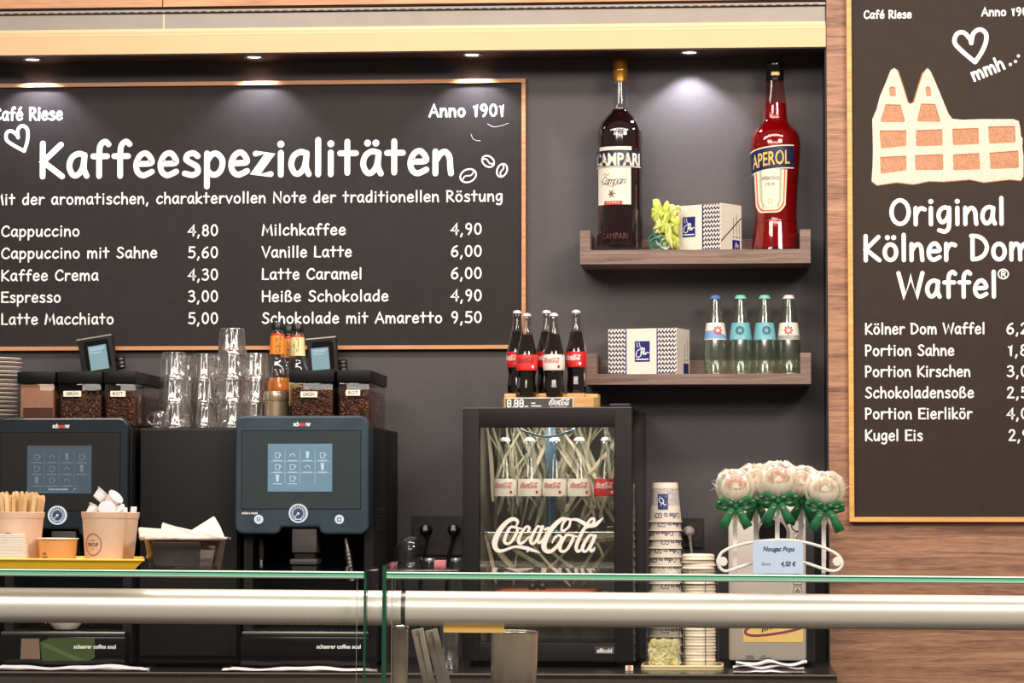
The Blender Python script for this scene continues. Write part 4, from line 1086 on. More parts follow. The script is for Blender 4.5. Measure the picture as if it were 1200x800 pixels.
# pale arc built for a ring reflected in the fridge door
aw = obj('reflected_arc', MB().tube([(lx(606) + (lx(670) - lx(606)) * k / 16, 0.075 - 0.02 * sin(pi * k / 16), lz(502) - 0.019 * sin(pi * k / 16)) for k in range(17)], 0.0028, 8), mat('pale_blue', srgb(150, 196, 204), 0.3), fridge, 60)
ls = obj('added_light_strip', MB().box((wl + 0.05, 0.075, H_ - 0.034), (wr - 0.05, 0.095, H_ - 0.0305), 0, None, 0.001), mat('added_strip_glow', (0.9, 0.9, 0.9), 0.4, emit=(1.0, 0.94, 0.84, 1.2)), fridge)
ld = bpy.data.lights.new('added_fridge_fill', 'AREA'); ld.shape = 'RECTANGLE'; ld.size = fw - 0.12; ld.size_y = 0.02; ld.energy = 0.9; ld.color = (1.0, 0.95, 0.86)  # strip and area light added to brighten the fridge inside
lo_ = bpy.data.objects.new('added_fridge_fill', ld); COL.objects.link(lo_); lo_.parent = fridge; lo_.location = (0, 0.085, H_ - 0.0355); lo_.rotation_euler = (rad(28), 0, 0)
# things on the fridge floor
zs2 = lz(698)
ws = MB()
for k in range(14):
    xx = wl + th + 0.012 + k * (fw - 2 * th - 0.024) / 13
    ws.tube([(xx, 0.062, zs2), (xx, fd - 0.03, zs2)], 0.0014, 6)
for yy in (0.062, 0.20, fd - 0.03): ws.tube([(wl + th + 0.004, yy, zs2 - 0.0016), (wr - th - 0.004, yy, zs2 - 0.0016)], 0.002, 8)
obj('wire_shelf', ws, MATS['chrome'], fridge, 60)
pt = thing('serving_board', 'light wooden board with red rim on the lower fridge shelf', 'board', in_fridge(-0.015, 0.17, zs2 + 0.0018), FRZ)
for k, (dx, lb_) in enumerate(((-0.052, 'left'), (-0.026, 'right'))):
    pr_ = thing('dark_praline', 'round dark praline on the wooden board in the fridge, %s one of two' % lb_, 'praline', in_fridge(dx, 0.12, zs2 + 0.0113 + 0.0006), FRZ, 'pralines on the fridge board')
    obj('body', MB().lathe([(0.008, 0), (0.0115, 0.003), (0.0125, 0.010), (0.010, 0.0165), (0.005, 0.019), (0.0001, 0.0195)], 24), mat('praline', srgb(52, 40, 42), 0.25) if 'praline' not in MATS else MATS['praline'], pr_, 60)
    obj('nut', MB().ellipsoid((0, 0, 0.0195), (0.004, 0.003, 0.003), 12), MATS['machine_grey'], pr_, 60)
obj('board', MB().rrect(0, 0, 0.26, 0.16, 0.03, -0.008, 0.0, 0, Matrix.Translation((0, 0, 0.0005)) @ Matrix.Rotation(-pi / 2, 4, 'X')), MATS['wood_holder'], pt, 40)
obj('rim', MB().tube([(p[0], p[1], 0.009) for p in rrect_pts(0, 0, 0.255, 0.155, 0.03)], 0.002, 6, closed=True), MATS['label_red'], pt, 60)

# ------------------------------------------------------------------ wooden bottle holder on top of the fridge
YHo = YFR + 0.075; mh = mpp(YHo); hz0 = ztf + 0.0006
hc = P(644.5, 470, YHo)
hold = thing('bottle_holder', 'wooden bottle display block with black price strip on top of the fridge', 'display holder', (hc.x, YHo, hz0), FRZ)
hl, hr_ = (588.5 - 644.5) * mh, (699.5 - 644.5) * mh; hh = ZY(461.0, YHo, 644) - hz0; hh1 = ZY(465.3, YHo, 644) - hz0
o = [(hl + 0.004, 0.0), (hr_ - 0.024, 0.0), (hr_ - 0.008, 0.008), (hr_, 0.03), (hr_, 0.092), (hr_ - 0.012, 0.105), (hl + 0.012, 0.105), (hl, 0.09), (hl, 0.008)]
ho = MB()
n = len(o)
def slab(mb, o, z0, z1, mi=0):
    n = len(o); mb.add([(x, y, z0) for x, y in o] + [(x, y, z1) for x, y in o], [tuple(range(n - 1, -1, -1)), tuple(range(n, 2 * n))] + [(i, (i + 1) % n, n + (i + 1) % n, n + i) for i in range(n)], mi)
slab(ho, o, 0, hh1)
slab(ho, [(hl, 0.034), (hr_, 0.034), (hr_, 0.092), (hr_ - 0.012, 0.105), (hl + 0.012, 0.105), (hl, 0.09)], hh1, hh)
obj('block', ho, MATS['wood_holder'], hold, 40)
for a, b_ in ((590.5, 604), (631, 641), (665, 685)):
    obj('front_peg', MB().box(((a - 644.5) * mh, 0.002, hh1), ((b_ - 644.5) * mh, 0.0335, hh + 0.0005), 0, None, 0.001), MATS['wood_holder'], hold, 40)
pz = lambda py: ZY(py, YHo, 644) - hz0
ps = MB().box(((592.5 - 644.5) * mh, -0.003, 0.0008), ((672 - 644.5) * mh, -0.0002, pz(466.2)), 0).box(((592.5 - 644.5) * mh, -0.0034, pz(466.6)), ((672 - 644.5) * mh, -0.0028, pz(465.8)), 1)
ps.box(((671.4 - 644.5) * mh, -0.0034, 0.0008), ((672.2 - 644.5) * mh, -0.0028, pz(465.8)), 1)
# seven-segment digits
def seg8(mb, x, z, w, h, y, mi):
    for pts in ([(0, 0), (w, 0)], [(0, h / 2), (w, h / 2)], [(0, h), (w, h)], [(0, 0), (0, h)], [(w, 0), (w, h)]):
        ribbon(mb, [(x + a, z + b) for a, b in pts], 0.75 * mh, y, mi, cap=False)
for k, px in enumerate((594.6, 603.0, 609.2)):
    seg8(ps, (px - 644.5) * mh, pz(476.3), 3.6 * mh, 8 * mh, -0.0036 - .00002 * k, 1)
ribbon(ps, [((600.8 - 644.5) * mh, pz(476.6)), ((601.4 - 644.5) * mh, pz(476.6))], 0.6 * mh, -0.0036, 1)
ribbon(ps, [((615 - 644.5) * mh, pz(476)), ((618.5 - 644.5) * mh, pz(476))], 0.6 * mh, -0.0036, 1)
ribbon(ps, [((623 - 644.5) * mh, pz(472.2)), ((627 - 644.5) * mh, pz(472.2))], 0.6 * mh, -0.0036, 1)
ribbon(ps, [((623 - 644.5) * mh, pz(475.4)), ((634 - 644.5) * mh, pz(475.6))], 0.6 * mh, -0.0036, 1)
script(ps, (643.6 - 644.5) * mh, pz(475), 25 * mh / 870, -0.0036, 1)
ribbon(ps, [((645 - 644.5) * mh, pz(477)), ((664 - 644.5) * mh, pz(477))], 0.4 * mh, -0.0036, 1)
obj('price_strip', ps, [mat('strip_grey', srgb(70, 66, 62), 0.4), MATS['chalk_white']], hold)
hold_pts = [(606, 461.0, 0.07, 'red', 'cola bottle with red label at the back left of the wooden holder', -38), (640.5, 460.8, 0.072, 'red', 'cola bottle with red label at the back middle of the wooden holder', -18),
            (675.2, 460.6, 0.072, 'red', 'cola bottle with red label at the back right of the wooden holder, in full view', -16),
            (617.2, 465.2, 0.0185, 'bright', 'cola bottle with bright red, black-lettered label at the front of the holder', -2), (649, 465.2, 0.0185, 'white', 'cola bottle with white label at the front of the wooden holder', -10)]
for px, py, dy, kind, lab, tn in hold_pts:
    q = P(px, 430, YHo + dy); zz_ = hz0 + (hh if dy > 0.04 else hh1) + 0.0006
    hb_ = {0: 98.6}.get(0) * mpp(YHo + dy)
    cola_bottle(kind, lab, 'cola bottles on the fridge', (q.x, YHo + dy + (q.x - hc.x) * math.tan(FRZ), zz_), hb_, rad(tn))

# ------------------------------------------------------------------ two large liqueur bottles
YL = -0.085; ml = mpp(YL)
c = P(727, 290, YL)
zb_ = ZS1 + 0.0006; s = (ZY(67, YL, 727) - zb_) / 222.0
cp = thing('liqueur_bottle', 'tall dark liqueur bottle with gold cap and white label, left on upper shelf', 'bottle', (c.x, YL, zb_), 0, 'large liqueur bottles')
pr = [(25 * s, 0), (26 * s, 1.2 * s), (26.2 * s, 5 * s)] + smooth_prof([(26.2 * s, 8 * s), (26.2 * s, 70 * s), (26.2 * s, 130 * s), (25.4 * s, 139 * s), (22 * s, 147 * s), (15.5 * s, 154.5 * s), (10.2 * s, 160 * s), (8.8 * s, 166 * s), (8.2 * s, 176 * s), (7.6 * s, 192 * s), (7.4 * s, 197 * s)], 6)
f = prof_fn(pr)
obj('glass', MB().lathe(pr, 48), MATS['bottle_plain'], cp, 40)
lp = [(25.0 * s, 8.5 * s)] + [(f(z * s) - 0.0014, z * s) for z in (10, 60, 120, 130, 136, 141, 146, 150, 154, 157, 160, 162.5)]
obj('liquor', MB().lathe(lp, 48), MATS['campari'], cp, 40)
obj('cap', MB().lathe([(8.3 * s, 194 * s), (8.5 * s, 196 * s), (8.5 * s, 205 * s), (9.0 * s, 206 * s), (9.0 * s, 207.5 * s), (8.6 * s, 208 * s), (8.6 * s, 221 * s), (8.0 * s, 222 * s)], 36), MATS['gold_cap'], cp, 40)
W = lambda px: (px - 727 + 3) * ml / (26.2 / 26.2)
def flat_to_arc(xp):      # picture offset to arc length on a round body
    R = 26.2; return math.asin(max(-.995, min(.995, xp / R))) * R * s
band = MB(); zf = lambda py: (289 - py) * s * 222 / 222
A0 = flat_to_arc
sheet(A0(-25.9), A0(23.3), zf(193.5), zf(176), -0.0003, 0, 40, 2, band)
ribbon(band, [(A0(-25.9) + (A0(23.3) - A0(-25.9)) * k / 40, zf(193.9)) for k in range(41)], 0.5 * s, -0.0005, 1, cap=False)
typeset(band, 'CAMPARI', (A0(-25.2) + A0(22)) / 2, zf(192), 13.2 * s, -0.0006, 1, width=A0(22) - A0(-25.2), bold=0.035)
band.wrap(f, 0.0003)
obj('name_band', band, [MATS['navy'], MATS['label_cream']], cp)
lb = MB(); sheet(A0(-24), A0(12.8), zf(236.5), zf(195), -0.0002, 0, 30, 2, lb)
sheet(A0(-22.5), A0(13.5), zf(175.3), zf(171.2), -0.0002, 0, 30, 1, lb)
strokes(lb, 'Campari', A0(-20), A0(6), zf(214), 9 * s, 0.35 * s, -0.0006, 1, slant=0.35, gap=0.0)
ribbon(lb, spline([(A0(-21), zf(209)), (A0(-10), zf(216)), (A0(0), zf(213)), (A0(6), zf(211))]), 0.25 * s, -0.0006, 1)
ribbon(lb, spline([(A0(-18), zf(203.5)), (A0(-16), zf(201.5)), (A0(-14), zf(203.5)), (A0(-11), zf(202))]), 0.25 * s, -0.0006, 1)
for k in range(6):
    a = k * pi / 3; cx_, cz_ = A0(-9), zf(224.5)
    ribbon(lb, spline([(cx_, cz_), (cx_ + 2 * s * cos(a + .3), cz_ + 2.4 * s * sin(a + .3)), (cx_ + 3.6 * s * cos(a), cz_ + 4 * s * sin(a))]), 0.7 * s, -0.0006, 3)
sheet(A0(-17), A0(3), zf(236.3), zf(232.6), -0.0007, 2, 20, 1, lb)
for k in range(5): ribbon(lb, [(A0(-14 + 3 * k), zf(234.5)), (A0(-12.6 + 3 * k), zf(234.5))], 0.45 * s, -0.0009, 0)
lb.wrap(f, 0.0003)
obj('paper_label', lb, [MATS['label_cream'], MATS['label_ink_black'], MATS['label_red'], mat('emblem_olive', srgb(96, 84, 48), 0.6)], cp)
eb = MB(); typeset(eb, 'CAMPARI', A0(-6), zf(275), 6.5 * s, -0.0003, 0, width=A0(8) - A0(-20), bold=0.0); eb.wrap(f, 0.0002)
obj('embossing', eb, mat('emboss', srgb(96, 60, 58), 0.15), cp)

c = P(909, 290, YL); s = (ZY(72, YL, 909) - zb_) / 219.0
ap = thing('liqueur_bottle', 'tall bright red liqueur bottle with black cap and slanted navy band, right on upper shelf', 'bottle', (c.x, YL, zb_), 0, 'large liqueur bottles')
pr = [(27.5 * s, 0), (28.6 * s, 1.2 * s)] + smooth_prof([(28.4 * s, 3 * s), (26.2 * s, 18 * s), (24.6 * s, 34 * s), (24.5 * s, 46 * s), (25.6 * s, 70 * s), (27.4 * s, 96 * s), (28.9 * s, 116 * s), (28.8 * s, 126 * s), (26.4 * s, 136 * s), (20 * s, 143.5 * s), (15.5 * s, 149 * s), (13.8 * s, 155 * s), (13.0 * s, 168 * s), (11.6 * s, 182 * s), (10.2 * s, 195 * s), (9.8 * s, 200 * s)], 5)
f = prof_fn(pr)
obj('glass', MB().lathe(pr, 48), MATS['bottle_red'], ap, 40)
lp = [(f(z * s) - 0.0014, z * s) for z in (3, 10, 18, 26, 34, 46, 58, 70, 84, 96, 108, 116, 126, 131, 136, 140, 143.5, 146, 149, 155, 161, 168, 170.5)]
obj('liquor', MB().lathe(lp, 48), MATS['aperol'], ap, 40)
obj('ridge_ring', MB().lathe([(f(33 * s) + .0001, 33 * s), (f(34 * s) + .0008, 34 * s), (f(35 * s) + .0001, 35 * s)], 40, cap0=False, cap1=False), MATS['bottle_red'], ap, 60)
cpm = MB().lathe([(10.2 * s, 196 * s), (10.3 * s, 198 * s), (10.2 * s, 212 * s), (10.6 * s, 213 * s), (10.4 * s, 217.5 * s), (9.6 * s, 219 * s)], 36)
eb2 = MB()
for k in range(4): ribbon(eb2, spline([((-4 + 2.4 * k) * s, 202 * s), ((-3 + 2.4 * k) * s, 205.4 * s), ((-2.2 + 2.4 * k) * s, 202.2 * s)]), 0.5 * s, -0.0002 - .00001 * k)
eb2.wrap(lambda z: 10.3 * s, 0.0002)
obj('cap_emblem', eb2, MATS['label_gold'], ap)
obj('cap', cpm, MATS['black_gloss'], ap, 40)
def arc2(xp, R=27.5): return math.asin(max(-.995, min(.995, xp / R))) * R * s
zf = lambda py: (291 - py) * s
bn = MB()
x0, x1 = arc2(-27.3), arc2(20.5)
def slant(u, v):
    return u, v + (u - x0) / (x1 - x0) * 7.5 * s
def arcb(u, v):
    tt = (u - x0) / (x1 - x0)
    return u, v + (7.5 * tt + 6 * tt * (1 - tt)) * s
sheet(x0, x1, zf(205), zf(178), -0.0003, 1, 40, 6, bn, arcb)
sheet(x0, x1, zf(203.6), zf(179.4), -0.0006, 0, 40, 6, bn, arcb)
tb = MB(); typeset(tb, 'APEROL', 0, 0, 15.5 * s, 0, 2, width=arc2(15.5) - arc2(-25), bold=0.012)
for i, (x_, y_, z_) in enumerate(tb.v):
    u = x_ + (arc2(15.5) + arc2(-25)) / 2; u2, v2 = arcb(u, zf(199.5) + z_); tb.v[i] = (u2, -0.0009, v2)
bn.v_ = 0; n0 = len(bn.v); bn.v += tb.v; bn.f += [tuple(i + n0 for i in q) for q in tb.f]; bn.m += tb.m
bn.wrap(f, 0.0003)
obj('name_band', bn, [MATS['navy'], MATS['label_cream'], MATS['label_gold']], ap)
sh = MB()
def shield(x0_, x1_, top, bot, y, mi):
    vs = []; fs = []; N = 16
    for i in range(N + 1):
        u = i / N; x_ = x0_ + (x1_ - x0_) * u
        e = max(abs(2 * u - 1) - 0.45, 0) / .55
        zb2 = bot + (e ** 2.2) * 9 * s
        taper = 0.86 + 0.14
        for j in range(5):
            z_ = zb2 + (top - zb2) * j / 4; k_ = 0.88 + 0.12 * (z_ - bot) / (top - bot)
            xm = (x0_ + x1_) / 2; vs.append((xm + (x_ - xm) * k_, y, z_))
    for i in range(N):
        for j in range(4):
            a = i * 5 + j; fs.append((a, a + 5, a + 6, a + 1))
    sh.add(vs, fs, mi)
shield(arc2(-24.5), arc2(13), zf(199), zf(248), -0.0001, 0)
shield(arc2(-22.8), arc2(11.2), zf(199), zf(246.4), -0.0002, 1)
shield(arc2(-21.2), arc2(9.6), zf(199), zf(244.8), -0.0003, 0)
shield(arc2(-18.6), arc2(7.2), zf(199), zf(242.6), -0.0004, 2)
shield(arc2(-15.8), arc2(4.4), zf(199), zf(242), -0.0005, 0)
xm = (arc2(-19) + arc2(8)) / 2
typeset(sh, 'APERITIVO', xm, zf(211), 4 * s, -0.0007, 3, width=21 * s, bold=.01)
typeset(sh, '1919', xm, zf(218), 4.2 * s, -0.0007, 3, width=10 * s)
for k, w_ in ((204.5, 8), (222, 7), (226, 8), (228, 8)): ribbon(sh, [(xm - w_ * s, zf(k)), (xm + w_ * s, zf(k))], 0.3 * s, -0.0007, 3, cap=False)
sh.add([(xm + 3.2 * s * cos(2 * pi * k / 16), -0.0007, zf(235) + 3.2 * s * sin(2 * pi * k / 16)) for k in range(16)], [tuple(range(16))], 4)
sh.add([(xm + a * s, -0.0007, zf(b_)) for a, b_ in ((-9.5, 244.5), (9.5, 243), (9.5, 238.8), (-9.5, 239.6))], [(0, 1, 2, 3)], 3)
ribbon(sh, [(xm - 7 * s, zf(242)), (xm + 7 * s, zf(241.2))], 0.5 * s, -0.0009, 0)
sh.wrap(f, 0.0003)
obj('paper_label', sh, [MATS['label_cream'], MATS['label_orange'], MATS['label_sage'], MATS['label_ink_black'], MATS['label_gold']], ap)

# ------------------------------------------------------------------ gift boxes
m_, nt, b = _new('box_pattern')          # rows of small waves in navy on white
tc = nt.nodes.new('ShaderNodeTexCoord'); sep = nt.nodes.new('ShaderNodeSeparateXYZ'); nt.links.new(tc.outputs['Object'], sep.inputs[0])
def M_(op, a, b_=None, c_=None):
    n = nt.nodes.new('ShaderNodeMath'); n.operation = op
    for i, v in enumerate((a, b_, c_)):
        if v is None: continue
        if isinstance(v, (int, float)): n.inputs[i].default_value = v
        else: nt.links.new(v, n.inputs[i])
    return n.outputs[0]
wv = M_('SINE', M_('MULTIPLY', sep.outputs['X'], 2 * pi / 0.0092))
zz_ = M_('ADD', M_('MULTIPLY', sep.outputs['Z'], 1 / 0.0118), M_('MULTIPLY', wv, 0.20))
fr = M_('FRACT', zz_)
st = M_('LESS_THAN', fr, M_('MULTIPLY_ADD', M_('COSINE', M_('MULTIPLY', sep.outputs['X'], 2 * pi / 0.0092)), 0.16, 0.52))
mx = nt.nodes.new('ShaderNodeMix'); mx.data_type = 'RGBA'
nt.links.new(st, mx.inputs[0]); mx.inputs[6].default_value = (*srgb(238, 226, 222), 1); mx.inputs[7].default_value = (*srgb(44, 40, 66), 1)
nt.links.new(mx.outputs[2], b.inputs['Base Color']); b.inputs['Roughness'].default_value = 0.5
mat('box_white', srgb(230, 222, 210), 0.5); mat('box_side', srgb(222, 212, 202), 0.5)
def gift_logo(mb, cx, cz, w, h, y, mi_navy, mi_white):
    mb.box((cx - w / 2, y, cz - h / 2), (cx + w / 2, y + 0.0004, cz + h / 2), mi_navy)
    yy = y - 0.0001
    R = lambda *p: [(cx + a * w, cz + b_ * h) for a, b_ in p]
    ribbon(mb, R((-.36, .42), (-.30, .2)), .018 * w, yy, mi_white); ribbon(mb, R((-.20, .44), (-.12, .18)), .018 * w, yy, mi_white)
    ribbon(mb, spline(R((-.1, .12), (-.34, .02), (-.40, -.22), (-.18, -.26), (.02, .0), (.06, .14), (-.04, .16), (-.10, -.22))), .024 * w, yy, mi_white)
    ribbon(mb, spline(R((-.04, .12), (.14, .16), (.12, .0), (-.04, -.04))), .024 * w, yy - .00001, mi_white)
    ribbon(mb, spline(R((.04, -.12), (.14, -.02), (.10, -.16), (.24, -.06), (.22, -.16), (.34, -.04), (.46, -.08))), .022 * w, yy - .00002, mi_white)
    ribbon(mb, R((-.42, -.38), (.42, -.38)), .035 * w, yy, mi_white, cap=False)
def gift_box(px_c, Y, zb_, w, d, h, rz, label, kind):
    c_ = P(px_c, 430, Y)
    t = thing('gift_box', label, 'box', (c_.x, Y, zb_), rz, 'patterned gift boxes on the shelves')
    # origin: nearest bottom corner at the right end of the front face
    obj('carton', MB().box((-w, 0, 0), (0, d, h), 0, None, 0.0008), MATS['box_white'], t)
    fm = MB()
    if kind == 'upper':
        fm.box((-w * .41, -0.0004, 0.0005), (-w * .012, 0.0002, h - 0.0005), 0)
        fm.box((-w * .43, -0.0006, 0.0005), (-w * .405, 0.0002, h - 0.0005), 1)
        gift_logo(fm, -w * .735, h * .53, w * .29, h * .44, -0.0006, 1, 2)
    else:
        for a, b_ in ((-.995, -.745), (-.275, -.005)): fm.box((w * a, -0.0004, 0.0005), (w * b_, 0.0002, h - 0.0005), 0)
        for a in (-.745, -.29): fm.box((w * a, -0.0006, 0.0005), (w * (a + .016), 0.0002, h - 0.0005), 1)
        gift_logo(fm, -w * .50, h * .50, w * .22, h * .45, -0.0006, 1, 2)
    obj('front_print', fm, [MATS['box_pattern'], MATS['navy_bright'], MATS['chalk_white']], t)
    sm_ = MB(); R_ = Matrix.Rotation(pi / 2, 4, 'Z')          # sheet turned onto the right side
    if kind == 'upper':
        ribbon(sm_, [(0.002, h * .19), (d - .003, h * .73)], 0.0018, -0.0004, 0)
        for k, zt_ in ((.60, .72), (.75, .80), (.88, .60)): ribbon(sm_, [(d * k, h * .36), (d * k, h * zt_)], 0.0009, -0.0004, 0); ribbon(sm_, [(d * k, h * .29), (d * k, h * .32)], 0.003, -0.0004, 0, cap=False)
        sm_.box((d * .55, -0.0006, 0.002), (d * .9, -0.0001, h * .24), 1)
        ribbon(sm_, spline([(d * .66, h * .05), (d * .72, h * .18), (d * .78, h * .08), (d * .82, h * .14)]), 0.0012, -0.0008, 2)
    else:
        sm_.box((d * .52, -0.0006, 0.002), (d * .9, -0.0001, h * .25), 1)
        for k, zt_ in ((.62, .66), (.80, .80)): ribbon(sm_, [(d * k, h * .40), (d * k, h * zt_)], 0.0009, -0.0004, 0); ribbon(sm_, [(d * k, h * .30), (d * k, h * .34)], 0.003, -0.0004, 0, cap=False)
    sm_.xf(R_)
    obj('side_print', sm_, [MATS['label_ink_black'], MATS['navy_bright'], MATS['chalk_white']], t)
    if kind == 'upper':
        tm = MB()
        for k in range(16): tm.box((-0.0005, d * (k + .15) / 16, h - 0.001), (0.0006, d * (k + .75) / 16, h + 0.0012))
        obj('perforated_edge', tm, MATS['box_white'], t)
    return t
hb1 = ZY(238.3, -0.180, 845) - ZS1
gift_box(845.3, -0.180, ZS1 + 0.0006, 0.135, 0.100, hb1, rad(-33), 'small white gift box turned cornerwise on the upper shelf', 'upper')
gift_box(793, -0.180, ZS2 + 0.0006, 0.1895, 0.105, ZY(384.2, -0.18, 793) - ZS2, rad(-18), 'wide white gift box with navy logo on the lower shelf', 'lower')

# ------------------------------------------------------------------ bunch of yellow-green wrapping leaves
Yg = -0.140; mg = mpp(Yg); c = P(780, 290, Yg)
bw = thing('tissue_bow', 'crumpled yellow-green tissue bow with curled green ribbon beside the upper gift box', 'bow', (c.x, Yg, ZS1 + 0.0006))
def leaf(mb, pts, ws, bulge, mi=0, y0=0.0, nx=6):
    """leaf along pts (x,z px from 780,293; up positive), half widths ws, bulging towards the viewer"""
    q = spline(pts, 5); n = len(q); wl_ = spline([(w, 0) for w in ws], 5); vs = []; fs = []
    for i in range(n):
        a = Vector(q[max(0, i - 1)]); b_ = Vector(q[min(n - 1, i + 1)]); t_ = (b_ - a).normalized(); nn = Vector((-t_.y, t_.x)); w = wl_[i][0]
        for k in range(nx + 1):
            u = -1 + 2 * k / nx; p = Vector(q[i]) + nn * w * u
            yy = y0 - bulge * (1 - u * u) * w / 10 + 1.3 * sin(i * 1.1 + 2.2 * u)
            vs.append((p.x * mg, yy * mg, p.y * mg))
    for i in range(n - 1):
        for k in range(nx):
            a = i * (nx + 1) + k; fs.append((a, a + 1, a + nx + 2, a + nx + 1))
    mb.add(vs, fs, mi)
tm = [MATS.get('tissue') or mat('tissue', srgb(196, 206, 96), 0.6), mat('tissue_light', srgb(224, 226, 140), 0.6)]
rnd = random.Random(11)
def crumple(mb, outline_c, rx, rz_, rot, y0, mi, seed):
    """one crumpled tissue petal: a fan of creased rings, edges curled"""
    r_ = random.Random(seed); N, K = 22, 5; vs = []; fs = []
    edge = [1 + 0.16 * sin(3 * a + seed) + r_.uniform(-.12, .12) for a in [2 * pi * i / N for i in range(N)]]
    ridge = [r_.uniform(-1, 1) for i in range(N)]
    for j in range(K + 1):
        t_ = j / K
        for i in range(N):
            a = 2 * pi * i / N
            x = rx * t_ * edge[i] * cos(a); z = rz_ * t_ * edge[i] * sin(a)
            X = x * cos(rot) - z * sin(rot); Z = x * sin(rot) + z * cos(rot)
            y = y0 - 3.2 * (1 - t_ * t_) + ridge[i] * 2.4 * t_ + r_.uniform(-.5, .5) - (1.8 if (i % 4 == 0) else 0) * t_
            vs.append(((outline_c[0] + X) * mg, y * mg, (outline_c[1] + Z) * mg))
    for j in range(K):
        for i in range(N):
            q = (i + 1) % N; fs.append((j * N + i, j * N + q, (j + 1) * N + q, (j + 1) * N + i))
    mb.add(vs, fs, mi)
for k, (cx_, cz_, rx, rz_, rot, y0, mi) in enumerate(((-9, 46, 7.5, 15, 0.15, -2, 0), (0, 44, 6, 13, -0.15, -5, 0), (9, 47, 7.5, 8, -0.6, -3, 1), (11, 31, 6, 12, 0.12, -2, 0),
        (3, 20, 5, 17, 0.30, -7, 1), (12, 10, 4, 11, 0.35, -9, 0), (-8, 27, 6, 9, -0.2, -5, 1), (-1, 30, 5, 12, -0.1, -9, 0))):
    mb_ = MB(); crumple(mb_, (cx_, cz_), rx, rz_, rot, y0, 0, k + 3)
    o_ = obj('tissue_leaf', mb_, tm[mi], bw, 35)
    sd = o_.modifiers.new('sheet', 'SOLIDIFY'); sd.thickness = 0.0006
rb = MB()
for k, (cx_, cz_, r_, y_) in enumerate(((-11, 7.5, 7.5, -7), (-5, 12, 6, -5), (-14, 14, 5, -3), (0, 8, 6, -6), (-9, 20, 5, -8))):
    rb.tube([((cx_ + (r_ - .05 * j) * cos(j * .42)) * mg, (y_ + .25 * j) * mg, (cz_ + (r_ - .05 * j) * sin(j * .42)) * mg) for j in range(24)], 0.7 * mg, 6, k % 2, flat=(1.0, 2.6))
obj('curled_ribbon', rb, [mat('ribbon_teal', srgb(60, 128, 100), 0.3), mat('ribbon_pale', srgb(176, 206, 190), 0.25)], bw, 60)
obj('inner_tissue', MB().ellipsoid((-0.004, 0.002, 0.045), (0.012, 0.008, 0.044), 16), tm[0], bw, 60)

# ------------------------------------------------------------------ water bottles on the lower shelf
Yw = -0.095; mw = mpp(Yw)
mat('cap_blue', srgb(62, 110, 170), 0.4); mat('cap_mint', srgb(120, 196, 180), 0.4); mat('cap_white', srgb(222, 210, 206), 0.4)
mat('label_teal', srgb(112, 180, 190), 0.5); mat('label_blue_fade', srgb(120, 160, 206), 0.5); mat('label_grey', srgb(160, 156, 152), 0.5); mat('water_ink', srgb(40, 80, 110), 0.5)
clear('bottle_green', (0.91, 0.945, 0.905), base=0.10, edge=0.8, power=2.0, rough=0.16, spec=(0.90, 0.96, 0.88)); glass_g = MATS['bottle_green']
clear('water', (0.955, 0.98, 0.95), base=0.05, edge=0.35, power=3, rough=0.1)
def water_bottle(px, cap, lab_m, kind, label, tn):
    c_ = P(px, 430, Yw); s = (ZY(345.5, Yw, px) - ZS2) / 92.0
    t = thing('water_bottle', label, 'bottle', (c_.x, Yw, ZS2 + 0.0006), rad(tn), 'water bottles on the lower shelf')
    pr = [(9.8 * s, 0), (10.6 * s, 1.2 * s)] + smooth_prof([(11.6 * s, 4 * s), (13.5 * s, 16 * s), (13.6 * s, 26 * s), (12.9 * s, 38 * s), (11.2 * s, 52 * s), (9.3 * s, 65 * s), (7.2 * s, 77 * s), (6.0 * s, 85 * s), (5.8 * s, 88 * s)], 5)
    f = prof_fn(pr)
    obj('glass', MB().lathe(pr, 40), glass_g, t, 50)
    obj('water', MB().lathe([(f(z * s) - 0.0016, z * s) for z in (2, 5, 16, 26, 38, 52, 62, 68)], 32), MATS['water'], t, 50)
    lb = MB(); R_ = 12 * s
    sheet(-R_ * 1.9, R_ * 1.9, 40 * s, 59.5 * s, 0, 0, 30, 5, lb)
    if kind == 'wave':
        sheet(-R_ * 1.9, R_ * 1.9, 41 * s, 47 * s, -0.0002, 1, 30, 2, lb, lambda u, v: (u, v + (3.5 * s * sin(u / R_ * 1.2 + 2.6) if v > 44.5 * s else 0)))
    if kind == 'grey': sheet(-R_ * 1.9, R_ * 1.9, 40.4 * s, 45 * s, -0.0002, 1, 30, 1, lb)
    cx_, cz_ = 0.0, 50.5 * s; ink = 2 if kind != 'wave' and kind != 'grey' else 3
    for k in range(8):
        a = k * pi / 4; ribbon(lb, [(cx_ + 2.6 * s * cos(a), cz_ + 2.6 * s * sin(a)), (cx_ + 4.6 * s * cos(a), cz_ + 4.6 * s * sin(a))], 0.85 * s, -0.0004, ink)
    ribbon(lb, [(cx_ + 4.2 * s * cos(2 * pi * k / 16), cz_ + 4.2 * s * sin(2 * pi * k / 16)) for k in range(17)], .5 * s if kind.startswith('star') else .2 * s, -0.0005, ink)
    ribbon(lb, [(cx_ - 5 * s, 57.2 * s), (cx_ + 5 * s, 57.2 * s)], 0.9 * s, -0.0004, 2, cap=False)
    ribbon(lb, [(cx_ - 5 * s, 42.2 * s), (cx_ + 5 * s, 42.2 * s)], 0.7 * s, -0.0005, 4, cap=False)
    lb.wrap(f, 0.0005)
    obj('paper_label', lb, [MATS[lab_m], MATS['label_blue_fade' if kind == 'wave' else 'label_grey'], MATS['water_ink'], MATS['label_ink_red'], MATS['chalk_white']], t)
    obj('crown_cap', crown(88 * s, 6.0 * s), MATS[cap], t, 35)
    return t
